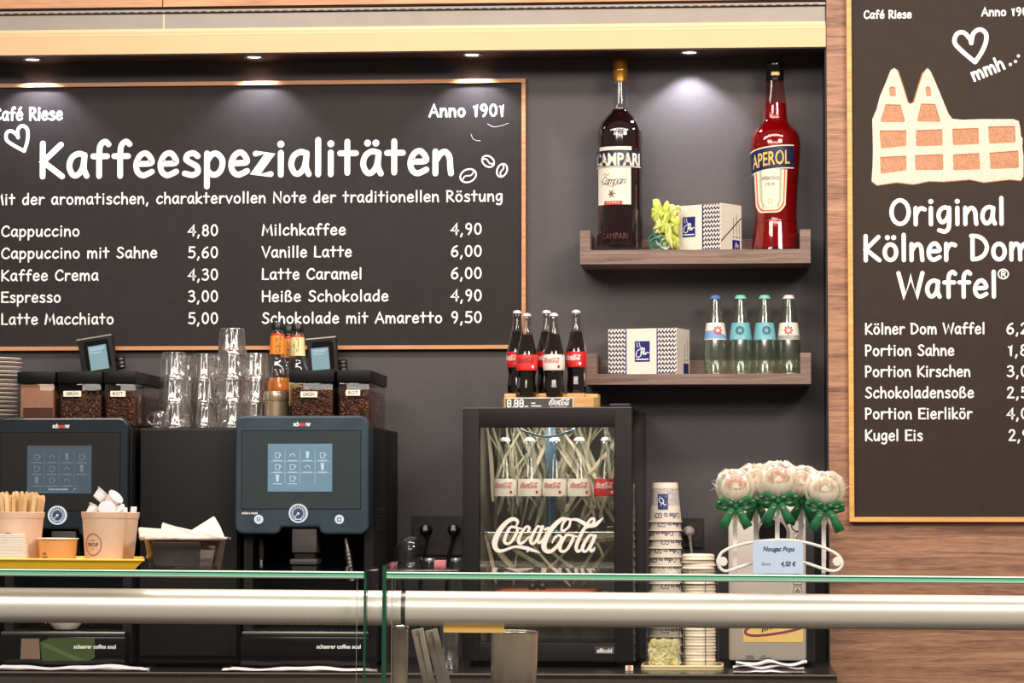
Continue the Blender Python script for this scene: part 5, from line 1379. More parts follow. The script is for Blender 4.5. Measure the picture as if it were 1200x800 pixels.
water_bottle(838.5, 'cap_blue', 'label_white', 'wave', 'water bottle with blue cap and blue-white label, next to the gift box', 14)
water_bottle(868, 'cap_mint', 'label_teal', 'star', 'mint-capped teal-labelled water bottle next to the blue-capped one', -4)
water_bottle(896.3, 'cap_mint', 'label_teal', 'star2', 'mint-capped teal-labelled water bottle next to the white-capped one', 10)
water_bottle(924.5, 'cap_white', 'label_white', 'grey', 'water bottle with white cap and white-grey label at the shelf end', -3)
# ================================================================== glassware and stacks on the machines
clear('tumbler_glass', (0.95, 0.94, 0.93), base=0.13, edge=0.85, power=1.5, rough=0.14)
m_t = 0.00216
def tumbler_mesh():
    R0, R1, h = 0.0372, 0.0305, 0.0715
    out = [(R0 - 0.0006, 0.0), (R0, 0.0008), (R0 - 0.0002, 0.010), (R0 - 0.0012, 0.014), (R0 - 0.0020, 0.020), (R1 + 0.0028, 0.050), (R1 + 0.0012, 0.062), (R1, h - 0.002), (R1 - 0.002, h)]
    inn = [(0.0001, h - 0.0125), (R1 - 0.006, h - 0.0115), (R1 - 0.0040, h - 0.018), (0.0310, 0.0135), (0.0342, 0.0112), (0.0352, 0.0006)]
    n = 96; mb = MB()
    mb.lathe(out + [(0.0001, h)] + inn, n, closed=True, flute=(12, 0.085, 0.0140, 0.066))
    me_o = obj('_t', mb, MATS['tumbler_glass'], None, 50)
    me = me_o.data; bpy.data.objects.remove(me_o)
    return me
TM = tumbler_mesh()
def tumbler(x, y, z, label, rz):
    o = bpy.data.objects.new('glass_tumbler', TM); COL.objects.link(o)
    o.location = (x, y, z); o.rotation_euler = (0, 0, rz)
    tag(o, label, 'glass', 'stacked glass tumblers')
cols = [(203.5, -0.45, 3, 'first stack from the left'), (240, -0.372, 3, 'second stack from the left'), (271.5, -0.45, 4, 'tallest stack'), (299, -0.372, 3, 'stack right of the tallest one')]
pitch = 0.0605
for px, Y, n, where in cols:
    for k in range(n):
        nm = {3: ['bottom', 'middle', 'top'], 4: ['bottom', 'second', 'third', 'top']}[n][k]
        tumbler(XP(px, Y, 480), Y, kz + 0.0006 + k * pitch, 'upside-down ribbed glass tumbler, %s one of the %s' % (nm, where), k * 0.21 + px)
for px, n in ((214, 3), (254, 3), (293, 3)):
    for k in range(n):
        tumbler(XP(px, -0.27, 480), -0.27, kz + 0.0006 + k * pitch, 'ribbed glass tumbler in the back row, mostly hidden behind the front stacks', k * 0.3)
# glass mug with a handle
c = P(187, 500, -0.518); gm = thing('glass_mug', 'small clear glass mug with handle in front of the tumbler stacks', 'mug', (c.x, -0.518, kz + 0.0006))
obj('body', MB().lathe([(0.0001, 0), (0.015, 0), (0.0165, 0.002), (0.019, 0.040), (0.0185, 0.0405), (0.0165, 0.040), (0.0145, 0.006), (0.0001, 0.005)], 32), MATS['tumbler_glass'], gm, 50)
obj('handle', MB().tube([(-0.0185 - 0.013 * sin(pi * k / 12), 0, 0.034 - 0.027 * k / 12) for k in range(13)], 0.0028, 10), MATS['tumbler_glass'], gm, 60)

# ------------------------------------------------------------------ syrup bottles behind the right machine's hoppers
mat('syrup_orange', srgb(240, 142, 46), 0.5); mat('syrup_cream', srgb(240, 222, 160), 0.5); mat('syrup_red', srgb(196, 50, 34), 0.5)
clear('syrup_glass', (0.86, 0.86, 0.86), base=0.06, edge=0.8, power=1.8)
def syrup(px, Y, pyt, txt, lm, label):
    c_ = P(px, 430, Y); z0 = zt_right + 0.0012; H = ZY(pyt, Y, px) - z0; q = mpp(Y)
    t = thing('syrup_bottle', label, 'bottle', (c_.x, Y, z0), 0, 'syrup bottles')
    hz = lambda d: H - d * q
    pr = [(14.2 * q, 0), (15 * q, 1.2 * q)] + smooth_prof([(15 * q, 4 * q), (15 * q, hz(74)), (14.6 * q, hz(62)), (13 * q, hz(53)), (10.2 * q, hz(46)), (9.4 * q, hz(40)), (8.0 * q, hz(16)), (6.4 * q, hz(11)), (6.2 * q, hz(8))], 5)
    f = prof_fn(pr)
    obj('glass', MB().lathe(pr, 40), MATS['syrup_glass'], t, 50)
    obj('cap', MB().lathe([(7.0 * q, hz(9.5)), (7.2 * q, hz(9)), (7.2 * q, hz(1)), (6.6 * q, hz(0))], 28), MATS['black_plastic'], t, 40)
    nl = MB(); sheet(-26 * q, 26 * q, hz(38), hz(14.5), 0, 0, 36, 4, nl); sheet(-26 * q, 26 * q, hz(16), hz(13.5), -0.0002, 1, 36, 1, nl)
    tx = MB(); strokes(tx, txt, 0, 19 * q, 0, 5.2 * q, 0.42 * q, -0.0004, 2)
    for (a, y_, b_) in tx.v: nl.v.append((4.6 * q - b_ if txt[0] == 'C' else 2.4 * q - b_, y_, hz(36) + a))
    n0 = len(nl.v) - len(tx.v); nl.f += [tuple(i + n0 for i in g_) for g_ in tx.f]; nl.m += tx.m
    nl.wrap(f, 0.0004)
    obj('neck_label', nl, [MATS[lm], MATS['syrup_red'], MATS['label_ink_black']], t)
    bl = MB(); sheet(-20 * q, 20 * q, hz(96), hz(66), 0, 0, 30, 2, bl); bl.wrap(f, 0.0004)
    obj('body_label', bl, MATS[lm], t)
syrup(325, -0.205, 377.5, 'CARAMEL', 'syrup_orange', 'clear syrup bottle with orange neck label, left one beside the tumblers')
syrup(338, -0.043, 381.5, 'CARAMEL', 'syrup_orange', 'clear syrup bottle with orange neck label, behind the two front bottles')
syrup(348.5, -0.122, 379.5, 'VANILLA', 'syrup_cream', 'clear syrup bottle with cream vanilla neck label behind the coffee hopper')
# steel canister with a clear beaker on its lid
Yk = -0.43; q = mpp(Yk); c = P(324, 480, Yk)
ct = thing('steel_canister', 'small shiny steel canister with lid left of the right bean hoppers', 'canister', (c.x, Yk, zt_right + 0.0006))
hc_ = ZY(470, Yk, 324) - zt_right - 0.0006
obj('body', MB().lathe([(13.4 * q, 0), (14.2 * q, 0.002), (14.2 * q, hc_)], 36), mat('canister_steel', srgb(196, 176, 146), 0.26, metal=0.7), ct, 40)
obj('lid', MB().lathe([(14.6 * q, hc_), (14.8 * q, hc_ + 0.001), (14.8 * q, hc_ + 9.5 * q), (14.0 * q, hc_ + 11.5 * q)], 36), MATS['canister_steel'], ct, 40)
bk = thing('plastic_beaker', 'clear upturned plastic beaker standing on the steel canister', 'beaker', (c.x + 4 * q, Yk, zt_right + 0.0012 + hc_ + 11.5 * q))
obj('body', MB().lathe([(11.5 * q, 0), (11.5 * q, 1 * q), (10.8 * q, 1.2 * q), (9.4 * q, 28 * q), (8.6 * q, 29 * q)], 32), MATS['smoke_clear'], bk, 40)
obj('rim', MB().lathe([(11.0 * q, 0.0), (11.9 * q, 0.0003), (11.9 * q, 1.4 * q), (11.0 * q, 1.6 * q)], 32, closed=True), MATS['bottle_clear'], bk, 40)

# ------------------------------------------------------------------ saucer stack left of the left machine
cw = thing('cup_cabinet', 'black cup cabinet at the far left edge below the saucer stack', 'cabinet', (XP(-75, -0.5), -0.3, ZC))
cxa, cxb = XP(-170, -0.5), XP(-4, -0.56)
wobj('body', MB().box((cxa, -0.54, ZC + 0.012), (cxb, -0.03, zt_left - 0.003), 0, None, 0.003), MATS['black_matte'], cw, 40)
wobj('door', MB().box((cxa + 0.003, -0.558, ZC + 0.03), (cxb - 0.003, -0.5405, zt_left - 0.006), 0, None, 0.003), MATS['machine_body'], cw, 40)
for fx in (cxa + 0.03, cxb - 0.03): wobj('foot', MB().box((fx - 0.015, -0.5, ZC + 0.0002), (fx + 0.015, -0.06, ZC + 0.012)), MATS['black_matte'], cw)
Yp = -0.27; q = mpp(Yp); c = P(-16.5, 450, Yp); z0 = zt_left - 0.0024; ztp = ZY(421, Yp, 10)
N = 17; pt_ = (ztp - z0 - 0.006) / (N - 1)
SM = None
for k in range(N):
    R = 43 * q if k >= N - 5 else 38.5 * q
    if k in (0, N - 5):
        o = obj('saucer', MB().lathe([(0.0001, 0.0), (R * .5, 0.0), (R * .56, 0.001), (R * .94, 0.0052), (R, 0.0074), (R * .995, 0.0086), (R * .93, 0.0068), (R * .55, 0.0026), (R * .5, 0.0020), (0.0001, 0.0020)], 56), mat('porcelain', srgb(238, 228, 218), 0.15, coat=0.5) if 'porcelain' not in MATS else MATS['porcelain'], None, 40)
        SM = o
    else:
        o = SM.copy(); COL.objects.link(o)
    o.location = (c.x + (0.002 if k % 3 == 0 else -.001), Yp, z0 + 0.0002 + k * pt_)
    lab = 'topmost white saucer of the stack at the left edge' if k == N - 1 else 'bottom white saucer of the stack at the left edge' if k == 0 else 'white saucer, %s from the top of the stack at the left edge' % ordinal(N - k)
    tag(o, lab, 'saucer', 'stacked saucers')

# ------------------------------------------------------------------ wall sockets and plugs
mat('socket_black', srgb(38, 34, 34), 0.35); mat('plug_grey', srgb(196, 190, 184), 0.5); mat('plug_cream', srgb(170, 160, 148), 0.5)
def socket(px0, py0, px1, py1, n, label):
    Y = -0.0; a = P(px0, py1, Y); b_ = P(px1, py0, Y)
    t = thing('wall_socket', label, 'socket', ((a.x + b_.x) / 2, 0, a.z))
    w, h = b_.x - a.x, b_.z - a.z
    obj('frame', MB().rrect(0, h / 2, w, h, 0.004, -0.010, -0.0004), MATS['socket_black'], t)
    for k in range(n):
        cx_ = -w / 2 + w * (k + .5) / n; g_ = min(w / n, h) * .84
        im = MB().rrect(cx_, h / 2, g_, g_, 0.008, -0.0125, -0.0098, 0)
        im.lathe([(g_ * .36, 0), (g_ * .36, 0.0010), (g_ * .40, 0.0010), (g_ * .40, 0)], 28, 1, Matrix.Translation((cx_, -0.0124, h / 2)) @ Matrix.Rotation(pi / 2, 4, 'X'), closed=True)
        ribbon(im, [(cx_ - g_ * .49, h / 2 + g_ * .49), (cx_ + g_ * .49, h / 2 + g_ * .49)], 0.0007, -0.01255, 1, cap=False)
        ribbon(im, [(cx_ - g_ * .49, h / 2 - g_ * .49), (cx_ + g_ * .49, h / 2 - g_ * .49)], 0.0005, -0.01255, 1, cap=False)
        obj('insert', im, [MATS['socket_black'], MATS['machine_grey']], t, 40)
    return t
socket(483, 604.5, 542, 650, 2, 'black double wall socket left of the drinks fridge with two plugs')
socket(800, 607, 825, 641, 1, 'black single wall socket behind the paper cup tower')
def plug(px, py, m1, pts, label, r=0.0165):
    c_ = P(px, py, -0.03)
    t = thing('power_plug', label, 'plug', (c_.x, 0, c_.z), 0, 'plugs in the wall sockets')
    pm = MB().lathe([(r, 0), (r, 0.012), (r * .86, 0.020), (r * .5, 0.026)], 28, 0, Matrix.Translation((0, -0.013, 0)) @ Matrix.Rotation(pi / 2, 4, 'X'))
    obj('body', pm, MATS[m1], t, 40)
    gr_ = MB().prism([(-r * .36, -r * .1), (r * .36, -r * .1), (r * .26, r * .72), (-r * .26, r * .72)], -0.042, -0.036)
    obj('grip', gr_, MATS['plug_grey'], t)
    cb_ = [Vector((0, -0.036, -r * .3))] + [Vector((P(x, y, -0.03 + d).x - c_.x, -0.03 + d, P(x, y, -0.03 + d).z - c_.z)) for x, y, d in pts]
    sp_ = [Vector((a[0], b2[0], a[1])) for a, b2 in zip(spline([(v.x, v.z) for v in cb_], 5), spline([(v.y, 0) for v in cb_], 5))]
    obj('cable', MB().tube(sp_, [0.0072] + [0.0058] * 3 + [0.0036] * (len(sp_) - 4), 10), MATS['black_plastic' if m1 != 'plug_cream' else m1], t, 60)
plug(498.8, 620.5, 'black_plastic', [(500, 633, 0), (496, 650, 0), (492, 690, 0.01), (490, 740, 0.015)], 'black power plug in the left half of the double socket')
plug(531.6, 620.5, 'black_plastic', [(530, 633, 0), (525, 652, 0), (523, 690, 0.01), (522, 740, 0.015)], 'black power plug in the right half of the double socket beside the fridge')
plug(807, 623, 'plug_cream', [(809, 636, 0), (811, 660, 0), (812, 740, 0.015)], 'pale grey plug in the single socket behind the cup tower', 0.0155)

# ------------------------------------------------------------------ small steel rack left of the fridge
Yr = -0.34; q = mpp(Yr); zr = ZY(667, Yr, 500)
ra, rb_ = XP(464, Yr, 660), XP(540.5, Yr, 660)
rk = thing('steel_rack', 'low steel shelf rack holding upturned jug between machine and fridge', 'rack', ((ra + rb_) / 2, Yr, ZC))
hk = zr - ZC; wk = rb_ - ra
obj('shelf', MB().box((-wk / 2, -0.075, hk - 0.004), (wk / 2, 0.12, hk), 0, None, 0.001), MATS['steel'], rk, 40)
for sx_ in (-1, 1):
    for sy_ in (-0.07, 0.115): obj('leg', MB().cyl((sx_ * (wk / 2 - 0.005), sy_, 0.0003), 0.0028, hk - 0.0045, 10), MATS['steel_dark'], rk, 40)
c = P(481, 660, Yr)
jg = thing('glass_jug', 'upturned clear glass jug on the steel rack left of the fridge', 'jug', (c.x, Yr, zr + 0.0005))
obj('body', MB().lathe([(16.0 * q, 0), (16.2 * q, 1 * q), (14.6 * q, 5 * q), (14.4 * q, 9 * q), (15.2 * q, 16 * q), (14.6 * q, 27 * q), (11 * q, 35 * q), (6 * q, 38.4 * q), (0.0001, 38.6 * q)], 40, cap0=False), MATS['bottle_plain'], jg, 60)
obj('collar', MB().lathe([(15.0 * q, 4.4 * q), (15.6 * q, 5 * q), (15.6 * q, 7.6 * q), (14.8 * q, 8.4 * q)], 36, closed=True), MATS['bottle_clear'], jg, 50)
obj('handle', MB().tube([(-15 * q - 4.5 * q * sin(pi * k / 12), 0, 29 * q - 22 * q * k / 12) for k in range(13)], 1.2 * q, 8), MATS['bottle_clear'], jg, 60)
c = P(516.3, 660, Yr - 0.03)
pk = thing('pink_sponge', 'small pink sponge block on the steel rack below the sockets', 'sponge', (c.x, Yr - 0.03, zr + 0.0005))
obj('upper_layer', MB().box((-7 * q, -0.018, 4.2 * q), (7 * q, 0.018, 11 * q), 0, None, 0.0015), mat('sponge_pink', srgb(222, 142, 148), 0.8, bump=(300, .6)), pk, 40)
obj('scouring_layer', MB().box((-7 * q, -0.018, 0), (7 * q, 0.018, 4.0 * q), 0, None, 0.0012), mat('sponge_rose', srgb(206, 122, 130), 0.9, bump=(500, .8)), pk, 40)
for px, lb in ((502, 'small metal lidded jar left of the pink sponge'), (533.5, 'small metal lidded jar right of the pink sponge')):
    c = P(px, 660, Yr)
    jr = thing('small_jar', lb, 'jar', (c.x, Yr + 0.03, zr + 0.0005), 0, 'small jars on the steel rack')
    obj('glass', MB().lathe([(5.6 * q, 0), (6.2 * q, 0.5 * q), (6.2 * q, 8 * q), (5.6 * q, 9 * q)], 24), MATS['bottle_clear'], jr, 50)
    obj('lid', MB().lathe([(6.3 * q, 9 * q), (6.5 * q, 9.3 * q), (6.5 * q, 12 * q), (6.0 * q, 12.6 * q)], 24), MATS['crown_cap'], jr, 40)

# tall clear glass on the worktop
c = P(526.5, 780, -0.56); q = mpp(-0.56)
tg = thing('tall_glass', 'tall clear drinking glass on the worktop left of the fridge', 'glass', (c.x, -0.56, ZC + 0.0006))
tgo = obj('bowl', MB().lathe([(0.0001, 0), (11.5 * q, 0), (12.2 * q, 1 * q), (12.8 * q, 30 * q), (13.6 * q, 56 * q), (13.0 * q, 56.4 * q), (12.2 * q, 30 * q), (11.4 * q, 6 * q), (0.0001, 5 * q)], 40, flute=(14, 0.05, 1.5 * q, 40 * q)), MATS['tumbler_glass'], tg, 50)

# ------------------------------------------------------------------ paper cup tower
mat('cup_white', srgb(236, 222, 204), 0.55); mat('cup_blue', srgb(48, 58, 120), 0.5)
m_, nt, b = _new('cup_speckle')
tc = nt.nodes.new('ShaderNodeTexCoord'); n = nt.nodes.new('ShaderNodeTexNoise'); n.inputs['Scale'].default_value = 520; n.inputs['Detail'].default_value = 3
r = nt.nodes.new('ShaderNodeValToRGB'); r.color_ramp.interpolation = 'LINEAR'
r.color_ramp.elements[0].position = 0.44; r.color_ramp.elements[0].color = (*srgb(150, 148, 160), 1); r.color_ramp.elements[1].position = 0.54; r.color_ramp.elements[1].color = (*srgb(232, 220, 208), 1)
nt.links.new(tc.outputs['Object'], n.inputs['Vector']); nt.links.new(n.outputs['Fac'], r.inputs['Fac']); nt.links.new(r.outputs['Color'], b.inputs['Base Color']); b.inputs['Roughness'].default_value = 0.55
Yt = -0.27; q = mpp(Yt); ctw = P(779.3, 600, Yt)
h_, r0, r1 = 46.5 * q, 19.2 * q, 15.0 * q
N = 17; top = ZY(565.3, Yt, 780); pitch_c = (top - h_ - ZC - 0.0006) / (N - 1)
def cup_fn(z): return r0 + (r1 - r0) * max(0, min(1, z / h_))
proto = thing('paper_cup', '', 'cup', (0, 0, 0), 0, 'upturned paper cups in the tower')
wth = 0.0007
obj('shell', MB().lathe([(r0 - wth, 0.0022), (r0, 0.002), (r1, h_ - 0.0010), (r1 - 0.0006, h_), (r1 - 0.0009, h_), (r1 - 0.0008, h_ - 0.004), (0.0001, h_ - 0.004), (0.0001, h_ - 0.0046), (r1 - 0.0007, h_ - 0.0048)], 44, closed=True), MATS['cup_white'], proto, 40)
obj('rim', MB().lathe([(r0 + 0.0011 + 0.0013 * cos(2 * pi * k / 10), 0.0016 + 0.0014 * sin(2 * pi * k / 10)) for k in range(10)], 44, closed=True), MATS['cup_white'], proto, 60)
pm = MB(); circ = r1 * 2 * pi * .499
sheet(-circ * .98, circ * .98, h_ * .42, h_ * .86, 0, 0, 60, 4, pm)
sheet(-10.5 * q, 1.8 * q, h_ - 31.5 * q, h_ - 13.2 * q, -0.0003, 1, 8, 1, pm)
R = lambda *p: [(-4.4 * q + a * 11 * q, h_ - 22 * q - b2 * 15 * q) for a, b2 in p]
ribbon(pm, spline(R((-.1, .12), (-.34, .02), (-.36, -.22), (-.1, -.26), (.1, .0), (.02, .14))), .5 * q, -0.0005, 2)
ribbon(pm, spline(R((-.2, .3), (.0, .1), (.2, .3), (.36, .2))), .45 * q, -0.0006, 2); ribbon(pm, R((-.3, -.40), (.36, -.40)), .4 * q, -0.0005, 2)
typeset(pm, 'Coffee to GO!', 1.5 * q, 11.2 * q, 6.2 * q, -0.0004, 1, width=33 * q, flip=True, bold=.02)
for rep in (2.2, -2.2): typeset(pm, 'Coffee to GO!', r0 * rep, 9.8 * q, 5.6 * q, -0.0004, 1, width=30 * q, flip=True, bold=.02)
pm.wrap(cup_fn, 0.0001)
obj('print', pm, [MATS['cup_speckle'], MATS['cup_blue'], MATS['chalk_white']], proto)
pk_ = children(proto)
for k in range(N):
    kk = N - k            # from the top
    lab = 'topmost upturned paper cup of the tower beside the fridge' if k == N - 1 else 'bottom paper cup of the tower beside the fridge' if k == 0 else 'upturned paper cup, %s from the top of the tower beside the fridge' % ordinal(kk)
    loc = (ctw.x + 0.0002 * sin(k * 2.1), Yt, ZC + 0.0006 + k * pitch_c); rz = 0.12 if k == N - 1 else [0.35, -0.2, 0.1, 0.55, -0.4][k % 5]
    if k == 0: proto.location = loc; proto.rotation_euler = (0, 0, rz); proto['label'] = lab
    else: dup(proto, loc, rz, lab, pk_)

# ------------------------------------------------------------------ tray with lids and a jar of chips
mat('lid_white', srgb(238, 224, 204), 0.45); clear('tray_clear', (0.9, 0.84, 0.62), base=0.12, edge=0.5, power=2, rough=0.2)
Yl = -0.47; q = mpp(Yl)
ta, tb_ = XP(752, Yl, 780), XP(848, Yl, 780)
ty = thing('serving_tray', 'shallow yellowish tray under the stacked lids and the chips jar', 'tray', ((ta + tb_) / 2, Yl, ZC + 0.0005))
tw = tb_ - ta
sl = MB(); slab(sl, rrect_pts(0, 0, tw, 0.17, 0.02), 0, 0.004)
obj('plate', sl, mat('tray_yellow', srgb(222, 206, 160), 0.4), ty, 40)
obj('rim', MB().tube([(p[0], p[1], 0.0075) for p in rrect_pts(0, 0, tw - 0.006, 0.164, 0.018)], 0.0034, 8, closed=True), MATS['tray_yellow'], ty, 60)
cl_ = P(819.3, 700, Yl - 0.01); R = 19.2 * q; zt0 = ZC + 0.0052; N = 37; ztop_ = ZY(648.5, Yl, 819); pl_ = (ztop_ - zt0 - 0.0078) / (N - 1)
lo0 = obj('cup_cover', MB().lathe([(R - .0008, 0), (R, 0.0006), (R, 0.0036), (R - 0.0022, 0.0042), (R - 0.003, pl_ * .97), (R - 0.0045, pl_ * .97), (R - 0.006, 0.0030), (0.0001, 0.0030), (0.0001, 0.0022), (R - .0016, 0.0018)], 40), MATS['lid_white'], None, 40)
rnd = random.Random(3)
for k in range(N):
    o = lo0 if k == 0 else lo0.copy()
    if k: COL.objects.link(o)
    off = 0.0012 if k < N - 5 else 0.0028
    o.location = (cl_.x + rnd.uniform(-off, off) - (0.001 if k > 25 else 0), Yl - 0.01 + rnd.uniform(-off, off), zt0 + k * pl_)
    tag(o, 'topmost pale cup lid of the tall stack left of the silver dispenser' if k == N - 1 else 'bottom pale cup lid of the stack left of the silver dispenser' if k == 0 else 'pale cup lid, %s from the top of the stack left of the silver dispenser' % ordinal(N - k), 'cup lid', 'stacked cup lids')
rkd = thing('lid_rack', 'wire rack of thin upright rods around the stacked cup lids', 'rack', (cl_.x, Yl - 0.01, zt0))
for k in range(5):
    a = rad(-140 + k * 70); obj('rod', MB().cyl((cos(a) * (R + 0.006), sin(a) * (R + 0.006), 0.0003), 0.0011, 0.21, 8), MATS['steel_dark'], rkd)
obj('ring', MB().tube([((R + 0.006) * cos(2 * pi * k / 36), (R + 0.006) * sin(2 * pi * k / 36), 0.205) for k in range(36)], 0.0011, 6, closed=True), MATS['steel_dark'], rkd, 60)
Yj = Yl - 0.012; cj = P(777, 760, Yj)
jr = thing('chips_jar', 'clear square jar with pale yellow chips on the yellowish tray', 'jar', (cj.x, Yj, zt0))
wj = 39 * q
jm = MB()
def shell(mb, w, h, r, t_, mi=0):
    o_ = rrect_pts(0, 0, w, w, r); i_ = rrect_pts(0, 0, w - 2 * t_, w - 2 * t_, max(r - t_, .001)); n_ = len(o_)
    vs = [(x, y, 0) for x, y in o_] + [(x, y, h) for x, y in o_] + [(x, y, h) for x, y in i_] + [(x, y, t_) for x, y in i_]
    fs = []
    for a in range(3):
        for i in range(n_): fs.append((a * n_ + i, a * n_ + (i + 1) % n_, (a + 1) * n_ + (i + 1) % n_, (a + 1) * n_ + i))
    fs.append(tuple(range(n_ - 1, -1, -1))); fs.append(tuple(3 * n_ + i for i in range(n_)))
    mb.add(vs, fs, mi)
shell(jm, wj, 0.108, 0.01, 0.0022)
obj('glass', jm, MATS['bottle_clear'], jr, 40)
lm_ = MB(); slab(lm_, rrect_pts(0, 0, wj + 0.002, wj + 0.002, 0.011), 0.1085, 0.116)
obj('lid', lm_, MATS['bottle_clear'], jr, 40)
cm = MB(); rnd = random.Random(8)
slab(cm, rrect_pts(0, 0, wj - 0.016, wj - 0.016, 0.006), 0.003, 0.055, 1)
for k in range(300):
    zz_ = rnd.uniform(0.006, 0.062); sd_ = rnd.random()
    if sd_ < .55: x, y = rnd.uniform(-wj / 2 + .010, wj / 2 - .010), -wj / 2 + rnd.uniform(.0035, .010)
    elif sd_ < .75: x, y = (wj / 2 - rnd.uniform(.004, .009)), rnd.uniform(-wj / 2 + .01, wj / 2 - .01)
    else: x, y, zz_ = rnd.uniform(-wj / 2 + .010, wj / 2 - .010), rnd.uniform(-wj / 2 + .01, wj / 2 - .01), rnd.uniform(.052, .064)
    rr = rnd.uniform(.004, .0075)
    M4 = Matrix.Translation((x, y, max(zz_, .0105))) @ Euler((pi / 2 + rnd.uniform(-.5, .5), rnd.uniform(-.5, .5), rnd.uniform(-.4, .4))).to_matrix().to_4x4()
    if k % 3: cm.lathe([(rr * .35, 0), (rr, 0.0004), (rr, 0.0014), (rr * .35, 0.0018)], 14, k % 2, M4, closed=True)
    else: cm.cyl((0, 0, 0), rr, 0.0014, 14, k % 2, 'z', M4)
tag(obj('chips', cm, [mat('chip_yellow', srgb(248, 230, 160), 0.6), mat('chip_cream', srgb(252, 244, 200), 0.6)], jr), kind='stuff')
c = P(737.5, 778, -0.60)
er = thing('small_carton', 'tiny white and pink carton on the worktop at the fridge corner', 'carton', (c.x, -0.60, ZC + 0.0005))
obj('body', MB().box((-0.0095, -0.008, 0), (0.0095, 0.008, 0.0125), 0, None, 0.0008), MATS['paper_label'], er)
obj('sleeve', MB().box((-0.0035, -0.0084, 0.001), (0.0045, 0.0084, 0.0129)), MATS['sponge_pink'], er)

# ------------------------------------------------------------------ silver dispenser
Yd = -0.42; q = mpp(Yd)
da, db = XP(853.5, Yd, 700), XP(945, Yd, 700); zd = ZY(589, Yd, 900); zd0 = ZC + 0.012
dsp = thing('milk_dispenser', 'silver upright dispenser with round dark opening and key pad behind the sweets', 'dispenser', ((da + db) / 2, Yd, ZC))
mat('silver_paint', srgb(188, 178, 168), 0.38, metal=0.25)
mat('silver_dark', srgb(120, 112, 106), 0.4, metal=0.3)
wobj('housing', MB().box((da + 0.002, Yd + 0.03, zd0), (XP(955, Yd, 700), -0.05, zd - 0.004), 0, None, 0.006), MATS['black_plastic'], dsp, 40)
wobj('front', MB().box((da, Yd, zd0 + 0.004), (db, Yd + 0.0295, zd), 0, None, 0.009), MATS['silver_paint'], dsp, 40)
c = P(905.5, 625, Yd); om = MB()
om.lathe([(16.2 * q, 0), (16.2 * q, 0.004), (20 * q, 0.003), (20.4 * q, 0)], 40, 1, Matrix.Translation((c.x, Yd - 0.0003, c.z)) @ Matrix.Rotation(pi / 2, 4, 'X'), closed=True)
om.cyl((c.x, Yd - 0.001, c.z), 16.3 * q, 0.001, 40, 0, 'y')
om.box((c.x - 13 * q, Yd - 0.002, c.z - 26 * q), (c.x + 13 * q, Yd - 0.0003, c.z - 18 * q), 1, None, 0.0005)
wobj('round_opening', om, [MATS['black_gloss'], MATS['silver_dark']], dsp, 40)
kp = MB(); a = P(923.5, 700, Yd); b_ = P(941.5, 597, Yd)
kp.rrect((a.x + b_.x) / 2, (a.z + b_.z) / 2, b_.x - a.x, b_.z - a.z, 0.004, Yd - 0.0012, Yd - 0.0002, 0)
wobj('key_pad', kp, MATS['silver_paint'], dsp)
def pad_button(px, py, s_, rnd_):
    c_ = P(px, py, Yd - .001); bm_ = MB()
    if rnd_:
        bm_.lathe([(s_ * .82 * q, 0), (s_ * .82 * q, 0.0012), (s_ * q, 0.0012), (s_ * q, 0)], 24, 1, Matrix.Translation((c_.x, Yd - 0.0012, c_.z)) @ Matrix.Rotation(pi / 2, 4, 'X'), closed=True)
        bm_.cyl((c_.x, Yd - 0.0020, c_.z), s_ * .8 * q, 0.0008, 24, 0, 'y')
    else:
        bm_.rrect(c_.x, c_.z, s_ * 2 * q, s_ * 2 * q, 0.002, Yd - 0.0022, Yd - 0.0012, 1); bm_.rrect(c_.x, c_.z, s_ * 1.75 * q, s_ * 1.75 * q, 0.002, Yd - 0.0026, Yd - 0.0018, 0)
        ribbon(bm_, [(c_.x - s_ * .4 * q, c_.z - s_ * .3 * q), (c_.x, c_.z + s_ * .4 * q), (c_.x + s_ * .4 * q, c_.z - s_ * .3 * q), (c_.x - s_ * .4 * q, c_.z - s_ * .3 * q)], .5 * q, Yd - 0.0027, 1)
    wobj('button', bm_, [MATS['silver_paint'], MATS['label_ink_black']], dsp, 40)
pad_button(934.5, 615.5, 7.5, True)
for py in (629, 642.5, 655, 667.5, 680, 692): pad_button(934.8, py, 5.0, False)
pst = MB(); a = P(871, 752, Yd); b_ = P(941, 712, Yd); ys = Yd - 0.0008
pst.box((a.x, ys, a.z), (b_.x, Yd - 0.0002, b_.z), 0)
cx_, cz_ = P(905, 726, Yd).x, P(905, 732, Yd).z
ribbon(pst, spline([(P(x, y, Yd).x, P(x, y, Yd).z) for x, y in ((938, 736), (922, 740), (900, 743.5), (882, 744.5), (874, 742), (875, 737), (886, 732), (905, 727), (930, 722))]), [1.6 * q, 1.8 * q] + [2.0 * q] * 50, ys - 0.0001, 1) if False else None
qq = spline([(P(x, y, Yd).x, P(x, y, Yd).z) for x, y in ((938, 736), (922, 740), (900, 743.5), (882, 744.5), (874, 742), (875, 737), (886, 732), (905, 727), (930, 722))])
ribbon(pst, qq, 1.5 * q, ys - 0.0001, 1)
for k_, (x_, w_) in enumerate(((893, 1.0), (896, 1.0), (899, .9), (902.5, .8), (905.5, .7), (909, .6), (913, .5))):
    ribbon(pst, [(P(x_, 740 - k_ * .9, Yd).x, P(x_, 740 - k_ * .9, Yd).z), (P(x_ + 1.8, 735 - k_ * .7, Yd).x, P(x_ + 1.8, 735 - k_ * .7, Yd).z)], w_ * .8 * q, ys - .0002, 2)
wobj('poster', pst, [mat('poster_yellow', srgb(224, 188, 112), 0.5, noise=(40, .06)), mat('poster_plum', srgb(128, 44, 72), 0.5), MATS['label_ink_black']], dsp)
pl2 = MB()
